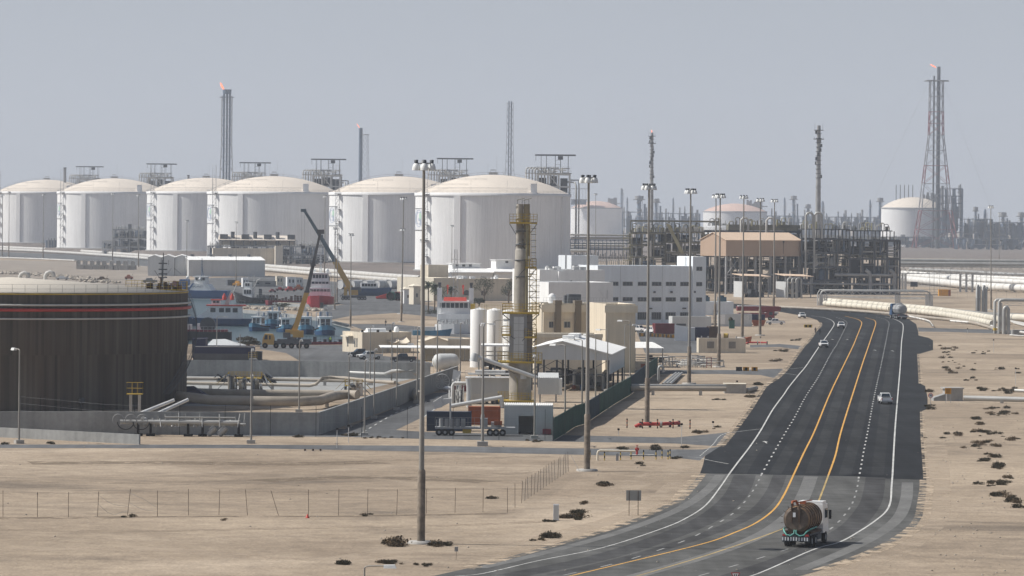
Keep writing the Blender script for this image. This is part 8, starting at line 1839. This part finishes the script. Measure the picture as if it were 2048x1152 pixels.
def tanker(px, py, rz, label, tankm, cabm, oct_=False, sc=1.0, pump=True):
    p = G(px, py); t = thing('tanker_truck', label, 'tanker truck', (p.x, p.y, .02), rz); t.scale = (sc, sc, sc)
    b = mb('steel_dark'); b.box(-.5, .5, 0, 7.4, .75, 1.05); b.box(-1.2, 1.2, .3, 4.6, 1.05, 1.2); b.build('chassis', t)
    b = mb(tankm); n = 8 if oct_ else 28; r = 1.2; zc = 2.45; y0, y1 = .1, 4.9
    prof = [(.02, -.28), (r*.6, -.2), (r*.93, -.02), (r, .2), (r, y1-y0-.2), (r*.9, y1-y0), (.02, y1-y0+.1)]; vs0 = len(b.v); b.lathe(prof, n, smooth=not oct_); b.v = b.v[:vs0]+[(v[0], y0+v[2], zc+v[1]) for v in b.v[vs0:]]; b.f = [tuple(reversed(f)) for f in b.f]; tk = b.build('tank', t)
    b = mb('rust_dark' if pump else 'chrome_grey')
    for k in range(6 if pump else 3): y = y0+.35+k*(.82 if pump else 2.0); b.tube([(1.23*cos(a), y, zc+1.23*sin(a)) for a in [2*pi*q/28 for q in range(29)]], .05, 5)
    b.build('band', tk)
    if pump:
        mb('tank_front').cyl((0, -.22, zc), (0, -.05, zc), .92, 1.12, 24).build('rear_door', tk); b = mb('rust_dark'); b.box(-.42, -.3, -.34, -.1, zc-.2, zc+1.45); b.box(.28, .40, -.34, -.1, zc-.2, zc+1.4); b.build('door_hinge', tk)
        b = mb('rust_dark')
        for k in range(8): a = pi*.55+k*pi*.9/7; b.bar((1.15*cos(a), -.12, zc+1.15*sin(a)), (1.4*cos(a), -.15, zc+1.4*sin(a)), .04)
        b.build('clamp', tk); mb('white_panel').box(-.22, .02, -.36, -.3, zc+.25, zc+.65).build('number_board', tk)
        b = mb('rust_orange'); b.tube([(-.35, -.2, zc+1.2), (-.35, 0, zc+1.6), (-.1, .2, zc+1.65), (0, .6, zc+1.3)], .12, 8); b.box(-.25, .25, 2.2, 2.7, zc+1.15, zc+1.45); b.tube([(.1, .3, zc+1.5), (.3, 2, zc+1.55), (.3, 4.6, zc+1.45)], .05, 6); b.build('top_valve', t)
        b = mb('hose')
        for s in (-1, 1): b.tube([(s*.08, -.3, 1.55), (s*.1, -.42, 1.25), (s*.4, -.46, 1.05), (s*.8, -.42, 1.12), (s*1.05, -.25, 1.45), (s*1.22, .3, 1.62), (s*1.24, 2.6, 1.68)], .07, 8)
        b.build('hose', t); b = mb('rust_dark'); b.box(-1.25, 1.25, .6, 4.5, 1.2, 1.4); b.build('side_rack', t)
    else: b = mb('chrome_grey'); b.box(-.3, .3, .3, 4.6, zc+1.12, zc+1.3); b.cyl((0, 1.5, zc+1.2), (0, 1.5, zc+1.6), .35, None, 12); b.build('manhole', t)
    b = mb('steel_dark'); b.box(-1.25, 1.25, -.25, -.1, .55, .95); b.build('rear_bumper', t); b = mb('white_panel')
    for k in range(10): b.box(-1.22+k*.25, -1.10+k*.25, -.275, -.25, .6, .9)
    b.build('bumper_stripe', t)
    for s in (-1, 1): mb('red_paint').box(min(s*.85, s*1.2), max(s*.85, s*1.2), -.2, -.1, 1.0, 1.16).build('tail_light', t)
    b = mb(cabm); b.hexa([(-1.22, 5.2, .95), (1.22, 5.2, .95), (1.22, 7.3, .95), (-1.22, 7.3, .95)], [(-1.16, 5.25, 3.5), (1.16, 5.25, 3.5), (1.16, 6.95, 3.5), (-1.16, 6.95, 3.5)]); cb = b.build('cab', t)
    b = mb('glass_dark'); b.box(-1.0, 1.0, 7.08, 7.2, 2.2, 3.1)
    for s in (-1, 1): b.box(min(s*1.17, s*1.215), max(s*1.17, s*1.215), 5.9, 6.9, 2.25, 3.1)
    b.build('window', cb); b = mb('rubber')
    for s in (-1, 1): b.box(min(s*1.3, s*1.5), max(s*1.3, s*1.5), 7.0, 7.15, 2.1, 2.9); b.bar((s*1.15, 7.05, 2.85), (s*1.4, 7.05, 2.85), .03)
    b.build('mirror', cb); mb(cabm).box(-1.1, 1.1, 5.3, 6.7, 3.5, 3.75).build('roof_fairing', cb)
    for y in (1.0, 2.35, 6.2):
        for s in (-1, 1):
            w = .55 if y < 5 else .32; w_ = mb('rubber').cyl((s*(1.22-w), y, .52), (s*1.22, y, .52), .52, None, 18).build('wheel', t); mb('steel_grey').cyl((s*1.22, y, .52), (s*1.235, y, .52), .26, None, 10).build('rim', w_)
    b = mb('steel_dark'); b.box(-1.2, -.7, 3.2, 4.6, .5, 1.0); b.box(.7, 1.2, 3.2, 4.6, .5, 1.0)
    for s in (-1, 1): b.box(min(s*.66, s*1.24), max(s*.66, s*1.24), .3, 3.1, 1.06, 1.12); b.box(min(s*.66, s*1.24), max(s*.66, s*1.24), -.05, .0, .45, 1.05)
    b.build('mudguard', t)
    return t
tanker(1592, 1095, radians(-18), 'brown vacuum tanker truck driving away in the foreground, green hoses at its rear', 'rust_tank', 'car_white', False, 1.03)
tanker(1805, 639, radians(11), 'silver octagonal tanker truck with a blue cab at the far bend', 'steel_grey', 'hull_deep', True, 1.25, False)
l = Loc(1518, 641); X, Z = l.X, l.Z; t = thing('truck_crane', 'maroon truck crane parked with its boom laid level, behind the pickup', 'crane', l.o, radians(4)); b = mb('maroon'); b.box(X(1474), X(1560), 0, 2.3, Z(622), Z(613)); b.hexa([(X(1520), .2, Z(626)), (X(1562), .2, Z(621)), (X(1562), 1.6, Z(621)), (X(1520), 1.6, Z(626))], [(X(1520), .2, Z(619)), (X(1562), .2, Z(613)), (X(1562), 1.6, Z(613)), (X(1520), 1.6, Z(619))]); b.build('boom', t)
b = mb('maroon'); b.box(X(1476), X(1548), -.1, 2.4, .8, Z(626)); b.box(X(1534), X(1548), -.15, 2.45, .8, Z(622)); cb = b.build('carrier', t); b = mb('glass_dark'); b.box(X(1538), X(1545), -.2, -.14, Z(630), Z(624)); b.build('window', cb)
for px in (1482, 1490, 1515, 1540): w_ = mb('rubber').cyl((X(px), -.2, .6), (X(px), .3, .6), .6, None, 14).build('wheel', t); mb('steel_grey').cyl((X(px), -.23, .6), (X(px), -.2, .6), .25, None, 8).build('rim', w_)
mb('roof_white').box(X(1476), X(1520), .2, 2.0, Z(613)+.003, Z(611.5)).build('top_cover', t)
# ================================================================ people
def person(px, py, rz, label, top='cloth_dark', stride=.18, z=0.0, helmet=None):
    p = G(px, py, z); t = thing('person', label, 'person', (p.x, p.y, z), rz)
    J = [((0, 0, .95), .13, -1), ((0, .0, 1.15), .125, 0), ((0, 0, 1.38), .145, 1), ((0, .01, 1.50), .06, 2), ((0, .02, 1.60), .095, 3), ((0, .02, 1.72), .08, 4)]
    for s in (-1, 1):
        k = len(J); st = s*stride
        J += [((s*.10, 0, .88), .095, 0), ((s*.105, st*.6+.03, .50), .062, k), ((s*.105, st, .09), .045, k+1), ((s*.11, st+.14, .04), .04, k+2), ((s*.19, 0, 1.40), .07, 2), ((s*.24, -st*.5, 1.14), .045, k+4), ((s*.25, -st*.9+.06, .90), .035, k+5), ((s*.25, -st*.9+.09, .80), .032, k+6)]
    me = bpy.data.meshes.new('b'); me.from_pydata([j[0] for j in J], [(i, j[2]) for i, j in enumerate(J) if j[2] >= 0], []); o = bpy.data.objects.new('b', me); COL.objects.link(o)
    md = o.modifiers.new('s', 'SKIN'); sk = me.skin_vertices[0].data if me.skin_vertices else None
    if sk is None: bpy.context.view_layer.update(); me.attributes; 
    if not me.skin_vertices: bpy.context.view_layer.objects.active = o
    if me.skin_vertices:
        for i, j in enumerate(J): me.skin_vertices[0].data[i].radius = (j[1], j[1]); me.skin_vertices[0].data[i].use_root = i == 0
    o.modifiers.new('u', 'SUBSURF').levels = 1; dg = bpy.context.evaluated_depsgraph_get(); m2 = o.evaluated_get(dg).to_mesh(); b = MB()
    V = [tuple(v.co) for v in m2.vertices]; F = [tuple(q.vertices) for q in m2.polygons]; b.use(top); b.v = V
    for f in F:
        c = sum((Vector(V[i]) for i in f), Vector())/len(f); mm = 'skin' if (c.z > 1.53 or (c.z < .86 and abs(c.x) > .19)) else (top if c.z > .93 else 'cloth_dark'); b.use(mm); b.f.append(f); b.m.append(b.cur); b.sm.append(True)
    o.evaluated_get(dg).to_mesh_clear(); bpy.data.objects.remove(o); bd = b.build('body', t); h = mb(helmet or 'hair'); h.ball((0, .01, 1.72), .115, 10, .75); h.build('hat' if helmet else 'hair', t); return t
person(1631, 667.5, .4, 'left of two people in dark clothes walking along the roadside'); person(1639.5, 669.5, .2, 'right of two people in dark clothes walking along the roadside', stride=.24)
person(661, 688, 0, 'worker in a bright green vest on the quay by the crane', 'hi_vis', .05, 0, 'white_panel'); person(771.5, 652, 1.0, 'person in dark clothes standing on the harbour road')
# ================================================================ trees and scrub
vr_ = random.Random(5)
def leaves(b, c, rx, rz_, n, s, low=-1):
    for k in range(n):
        while True:
            q = Vector((vr_.uniform(-1, 1), vr_.uniform(-1, 1), vr_.uniform(low, 1)))
            if q.length < 1: break
        p = Vector(c)+Vector((q.x*rx, q.y*rx, q.z*rz_)); e = Vector((vr_.gauss(0, 1), vr_.gauss(0, 1), vr_.gauss(0, .7))).normalized()*s*vr_.uniform(.6, 1.4); g = e.cross(Vector((vr_.gauss(0, 1), vr_.gauss(0, 1), vr_.gauss(0, 1)))).normalized()*s*vr_.uniform(.3, .7)
        b._add([p-e-g*.4, p+g, p+e, p-g], [(0, 1, 2, 3)])
def palm(px, py, h, label):
    p = G(px, py); t = thing('palm_tree', label, 'palm tree', p, vr_.uniform(0, 6), 'palms by the cream building'); mb('bark').tube([(0, 0, 0), (.1, 0, h*.5), (.15, .05, h)], [.28, .2, .17], 8).build('trunk', t); b = mb('leaf')
    for k in range(26):
        a = 2*pi*k/26*2.4; el = vr_.uniform(-.5, 1.1); L = vr_.uniform(2.0, 2.9); pts = []
        for q in range(6): u_ = q/5; r = L*u_*cos(el*(1-.4*u_)); pts.append(Vector((.15+r*cos(a), r*sin(a), h+L*u_*sin(el)-.9*u_*u_*L*.5)))
        sd = Vector((-sin(a), cos(a), 0))
        for q in range(5):
            for s in (-1, 1):
                for v in range(2): m = pts[q].lerp(pts[q+1], v/2); m2 = pts[q].lerp(pts[q+1], v/2+.48); tip = m2+sd*s*.75*(1-.1*q)+Vector((0, 0, -.28)); b._add([m, m2, tip], [(0, 1, 2)])
    b.build('crown', t); b = mb('shrub_dry'); leaves(b, (.13, 0, h-.8), .5, .8, 60, .3); b.build('dead_fronds', t)
for px, py, yt, lb in ((857, 625, 563, 'tallest palm tree, close to the nearest light mast'), (869, 627, 566, 'second palm tree from the light mast'), (878, 628, 575, 'shorter palm tree left of the white tug'), (903, 612, 571, 'palm tree behind the mast of the white tug')): palm(px, py, ZT(px, yt+6, G(px, py).y), lb)
def tree(px, py, yt, w, label, m='leaf', low=.3, n=900):
    p = G(px, py); h = ZT(px, yt, p.y); r = w/2*p.y/FOC; t = thing('broadleaf_tree', label, 'tree', p); b = mb('bark'); b.tube([(0, 0, 0), (.1, 0, h*.3), (.2, .1, h*.55)], [.3, .22, .12], 7)
    ends = []
    for k in range(7): a = k*.9; e = Vector((r*.7*cos(a), r*.7*sin(a), h*vr_.uniform(low+.12, .85))); b.tube([(.1, 0, h*.25), (e.x*.5, e.y*.5, e.z*.7), e], [.14, .09, .04], 5); ends.append(e)
    b.build('trunk', t); b = mb(m)
    for e in ends+[Vector((0, 0, h*.8)), Vector((r*.3, 0, h*.65))]: leaves(b, (e.x, e.y, e.z), r*.45, h*.2, n//9, .22)
    b.build('crown', t)
tree(968, 606, 553, 42, 'sparse dark tree in front of the arched window building'); tree(1017, 606, 555, 30, 'dark tree left of the incinerator stack'); tree(497, 693, 672, 46, 'grey green bush beside the mobile crane', 'shrub', .1, 1200); tree(562, 619, 606, 36, 'low green bush on the breakwater', 'leaf', .1, 800); tree(958, 612, 596, 22, 'small bush at the foot of the sparse dark tree')
t = thing('clipped_hedge', 'clipped green hedge under the palms', 'hedge', G(885, 628)); b = mb('leaf')
for k in range(22): leaves(b, (-5+k*.55, 0, .6), .7, .8, 70, .16)
b.build('foliage', t); t = thing('clipped_hedge', 'round green bush at the right end of the palms', 'hedge', G(941, 612)); b = mb('leaf'); leaves(b, (0, 0, .8), 1.6, 1.0, 500, .2); b.build('foliage', t)
def make_shrub(m, n, seed):
    b = mb(m); r = .55
    for k in range(n):
        a, q = vr_.uniform(0, 2*pi), vr_.random()**.6; leaves(b, (r*q*cos(a)*1.3, r*q*sin(a), .16*(1.2-q)), .28, .22, 16, .085, -.3)
    o = b.build('desert_shrub'); return tag(o, 'low dark desert shrub on the sand', 'shrub', 'low dark shrubs on the sand')
shr = [make_shrub('shrub', 16, 1), make_shrub('shrub_dry', 12, 2), make_shrub('shrub', 22, 3)]; used = set()
def put_shrub(px, py, s, sy=1.0):
    k = vr_.randrange(3); o = shr[k] if k not in used else shr[k].copy()
    if k in used: COL.objects.link(o)
    used.add(k); o.location = G(px, py); o.scale = (s, s*sy, s*vr_.uniform(1.0, 1.8)); o.rotation_euler = (0, 0, vr_.uniform(-.5, .5))
for px, py, w, n in ((1893, 702, 16, 5), (1907, 697, 10, 3), (1882, 692, 8, 2), (1897, 715, 10, 4), (1912, 726, 22, 6), (1900, 741, 12, 3), (1930, 738, 20, 4), (1910, 749, 14, 5), (1945, 758, 16, 4), (1970, 706, 28, 6), (1992, 737, 14, 3), (1968, 779, 10, 3), (2004, 779, 26, 8), (2018, 785, 16, 4), (1990, 815, 24, 6), (1950, 836, 12, 4), (1962, 846, 14, 4), (1988, 829, 30, 8), (2020, 829, 12, 4), (1955, 864, 24, 6), (1978, 870, 14, 4), (1955, 885, 12, 4), (1978, 882, 16, 6), (1960, 893, 30, 8), (1990, 894, 10, 3), (1985, 913, 14, 4), (1972, 922, 18, 5), (1997, 935, 14, 5), (2020, 955, 10, 3), (2000, 964, 16, 5), (1985, 970, 30, 8), (2005, 992, 20, 6), (2030, 1003, 18, 6), (2040, 1016, 10, 3), (1858, 785, 5, 3), (1860, 815, 6, 5), (1905, 870, 30, 4), (2030, 880, 24, 5), (1860, 880, 20, 2), (2040, 742, 10, 2)):
    for k in range(n): put_shrub(px+vr_.gauss(0, w*.55), py+vr_.gauss(0, 2.2), vr_.uniform(.5, 1.15) if vr_.random() < .6 else vr_.uniform(.25, .5))
for px, py, w, n, s in ((783, 1089, 12, 6, 1.0), (792, 1092, 8, 4, 1.3), (872, 1092, 10, 6, .8), (898, 1091, 4, 2, .6), (688, 1128, 6, 4, .8), (775, 1126, 24, 10, .55), (845, 1130, 40, 8, .35), (1162, 1027, 12, 6, .9), (1130, 1036, 12, 5, .8), (1152, 1036, 14, 6, 1.0), (1100, 1043, 24, 5, .45), (1103, 1075, 16, 8, 1.0), (1085, 1080, 20, 4, .4), (1210, 971, 20, 7, .8), (1170, 1007, 14, 4, .5), (984, 999, 5, 3, .7), (735, 1031, 8, 3, .5), (1242, 898, 8, 5, .8), (1313, 898, 7, 4, .9), (1367, 896, 6, 4, .7), (1284, 930, 5, 2, .7), (1355, 916, 5, 2, .6), (698, 872, 14, 5, .9), (600, 874, 12, 4, .7), (780, 876, 60, 8, .4), (1060, 884, 30, 6, .5), (1400, 866, 22, 8, .7), (1430, 855, 12, 3, .6), (1500, 794, 10, 6, .8), (1522, 770, 8, 4, .8), (1440, 800, 20, 5, .5), (1560, 703, 20, 6, .9), (1550, 722, 16, 5, .9), (1520, 770, 14, 3, .7), (1590, 680, 14, 3, .8), (105, 888, 6, 2, .6), (10, 888, 5, 2, .6), (448, 1040, 5, 2, .4), (250, 1034, 30, 6, .4), (1838, 740, 4, 0, .5)):
    for k in range(n): put_shrub(px+vr_.gauss(0, w*.4), py+vr_.gauss(0, 1.2), s*vr_.uniform(.6, 1.3))
# loose stones over the sand: nobody could count them
b = mb('rock')
for k in range(620):
    px, py = vr_.uniform(-20, 2060), vr_.uniform(880, 1160)
    if vr_.random() < .6: px, py = vr_.uniform(1850, 2060), vr_.uniform(690, 1150)
    p = G(px, py); s = vr_.choice((.03, .04, .05, .07, .12)); b.ball((p.x, p.y, s*.2), s, 5, .6, .2, vr_)
st = b.build('loose_stones', kind='stuff'); tag(st, 'small loose stones scattered over the sand', 'stones')
# ================================================================ foreground fences, boards and boxes
fp = [(6, 1035, 6, 981), (75, 1034, 75, 984), (137, 1034, 137, 984), (195, 1033, 197.5, 983), (255, 1031, 261, 978), (315, 1033, 315, 981), (377, 1031, 377, 978), (438, 1030, 439.5, 979), (495, 1031, 491, 979), (557, 1031, 542, 981), (617, 1031, 617, 979), (677, 1031, 678, 978), (735, 1030, 736, 978), (793.5, 1030, 795, 978), (852.5, 1027, 853.5, 977), (910, 1026, 911, 976), (966, 1025, 966.5, 976), (1015, 1025, 1015, 975), (1030, 1016, 1030, 967)]
P0 = G(6, 1035); t = thing('wire_fence', 'broken wire fence of thin leaning posts across the near sand', 'fence', P0); loc = []
for xb, yb, xt, yt in fp:
    p = G(xb, yb); q = P(xt, yt, p.y); b = mb('rust_dark'); b.bar(p-P0, q-P0, .045); b.build('post', t); loc.append((p-P0, q-P0))
b = mb('steel_grey')
for i in range(len(loc)-1):
    (a0, a1), (c0, c1) = loc[i], loc[i+1]
    for f in (.95, .55, .12):
        if i in (3, 4) and f > .3: m = a0.lerp(a1, f).lerp(c0.lerp(c1, f), .5)-Vector((0, 0, 1.3 if i == 3 else .8)); b.tube([a0.lerp(a1, f*.9), m+Vector((-.6, 0, .25)), m, c0.lerp(c1, f*.35)], .014, 4); continue
        b.bar(a0.lerp(a1, f), c0.lerp(c1, f), .008)
b.build('wire', t)
A, B_ = G(1043, 1006), G(1137, 943); t = thing('mesh_fence', 'sagging mesh fence running back towards the second light mast', 'fence', A); n = 17; h = 2.35; ps = [(B_-A)*(k/(n-1)) for k in range(n)]
for k, p in enumerate(ps): mb('rust_dark').bar(p, p+Vector((vr_.uniform(-.12, .12), 0, h)), .04).build('post', t)
b = mb('steel_grey'); m = 100
for k in range(m): p = (B_-A)*(k/m); sag = .25*abs(sin(k*.35))*(vr_.random()); b.bar(p, p+Vector((.05, 0, h-.1-sag)), .009)
for z in (.3, .6, .9, 1.2, 1.5, 1.8, 2.1): b.bar(Vector((0, 0, z)), B_-A+Vector((0, 0, z)), .008)
b.build('mesh', t); b = mb('steel_grey'); b.bar(B_-A+Vector((.3, 0, 1.9)), B_-A+Vector((1.3, -1.5, .1)), .03); b.build('stay', t)
t = thing('sign_board', 'back of a grey road sign on two thin legs beside the road', 'sign', G(1267, 1031)); k = G(1267, 1031).y/FOC; b = mb('sign_back'); b.box(-15*k, 15*k, -.02, .02, 1.5, 2.55); b.box(-15*k, 15*k, -.05, -.02, 2.0, 2.06); b.build('board', t)
for s in (-1, 1): mb('rust_dark').cyl((s*9*k, -.06, 0), (s*9*k, -.06, 2.5), .035, None, 6).build('leg', t)
t = thing('electric_cabinet', 'white upright cabinet on the sand among dark rubble', 'cabinet', G(1112, 1041)); b = mb('white_panel'); b.box(-.28, .28, -.2, .2, .05, 1.62); b.build('body', t); mb('sheet_pale').box(-.24, .24, -.22, -.2, .15, 1.5).build('door', t); mb('concrete').box(-.34, .34, -.26, .26, 0, .05).build('plinth', t)
t = thing('meter_box', 'grey box on a thin leaning post in the near sand', 'box', G(912, 1120)); mb('rust_dark').bar((0, 0, 0), (.05, 0, 1.0), .03).build('post', t); mb('steel_grey').box(-.13, .18, -.1, .1, .75, 1.15).build('box', t)
p = P(1471, 1145, 305); t = thing('yield_sign', 'red and white give way sign entering at the bottom of the photo', 'sign', (p.x, 305, 0)); z = p.z; mb('steel_grey').cyl((0, .05, 0), (0, .05, z), .035, None, 8).build('post', t); b = mb('red_paint'); b.extrude_y([(-.37, z), (0, z-.66), (.37, z)], -.015, .015); pl_ = b.build('plate', t); b = mb('white_panel'); b.extrude_y([(-.27, z-.06), (0, z-.54), (.27, z-.06)], -.02, -.015); b.build('face', pl_); b = mb('black_void'); b.box(-.1, -.04, -.023, -.02, z-.3, z-.13); b.box(.04, .1, -.023, -.02, z-.3, z-.13); b.build('lettering', pl_)
for k, px in enumerate((610, 626, 641)): t = thing('marker_block', ('left', 'middle', 'right')[k]+' of three small dark blocks on the near sand', 'marker', G(px, 902), 0, 'three small dark blocks'); b = mb('rust_dark'); b.box(-.12, .12, -.12, .12, 0, .28); b.build('block', t); mb('concrete').box(-.16, .3, -.16, .16, 0, .04).build('footing', t)
t = thing('traffic_cone', 'small red cone lying at the near wire fence', 'cone', G(615, 1036)); b = mb('red_light'); b.lathe([(.22, 0), (.2, .04), (.03, .4)], 10); b.build('body', t); mb('rubber').box(-.2, .2, -.2, .2, 0, .03).build('base', t)
for px, py, h, lb in ((1237, 870, .9, 'small black marker sign on the sand by the parallel pipes'), (1426, 855, .9, 'small black marker sign left of the road above the side road'), (1474, 770, .8, 'small black marker sign by the concrete box'), (2031, 770, 3.2, 'thin white pole with a dark cap at the right edge'), (1987, 705, 3, 'thin white pole on the sand right of the bend'), (1935, 668, 1.5, 'short white pole by the cross road'), (674, 896, 2.6, 'thin pole at the edge of the near side road'), (1363, 892, 3, 'thin pole at the junction verge'), (1521, 690, 2, 'dark gate post left of the road'), (697, 886, 2.4, 'thin white post on a footing by the side road')):
    t = thing('marker_pole', lb, 'pole', G(px, py), 0, 'marker poles'); mb('steel_pale').cyl((0, 0, 0), (0, 0, h), .04, None, 6).build('post', t); mb('black_void').box(-.16, .16, -.04, .04, h-.25, h+.02).build('cap', t)
for k, (px, py) in enumerate(((1612, 655), (1620, 655), (1478, 742), (1492, 742), (1509, 742))):
    t = thing('road_block', ('left yellow dark block pair by the walkers', 'right yellow dark block pair by the walkers', 'black block on the narrow road by the fence', 'first orange block on the narrow road', 'second orange block on the narrow road')[k], 'barrier', G(px, py), 0, 'blocks by the road'); mb(('yellow_paint', 'yellow_paint', 'black_void', 'sign_orange', 'sign_orange')[k]).box(-.6, .6, -.3, .3, 0, .8).build('block', t); mb('black_void').box(-.25, .25, -.33, .33, .1, .7).build('stripe', t)
# ================================================================ the air
def haze():
    m = bpy.data.materials.new('haze_air'); m.use_nodes = True; n = m.node_tree
    for k in list(n.nodes): n.nodes.remove(k)
    o = n.nodes.new('ShaderNodeOutputMaterial'); v = n.nodes.new('ShaderNodeVolumePrincipled')
    v.inputs['Color'].default_value = (.66, .725, .825, 1); v.inputs['Density'].default_value = HAZE_DENSITY; v.inputs['Anisotropy'].default_value = 0.0
    n.links.new(v.outputs[0], o.inputs['Volume']); MATS['haze_air'] = m
    b = mb('haze_air'); b.box(-GX-10, GX+10, -60, GY1+10, -4.0, 262); b.build('haze', kind='stuff')
HAZE_DENSITY = 0.92e-4
haze()
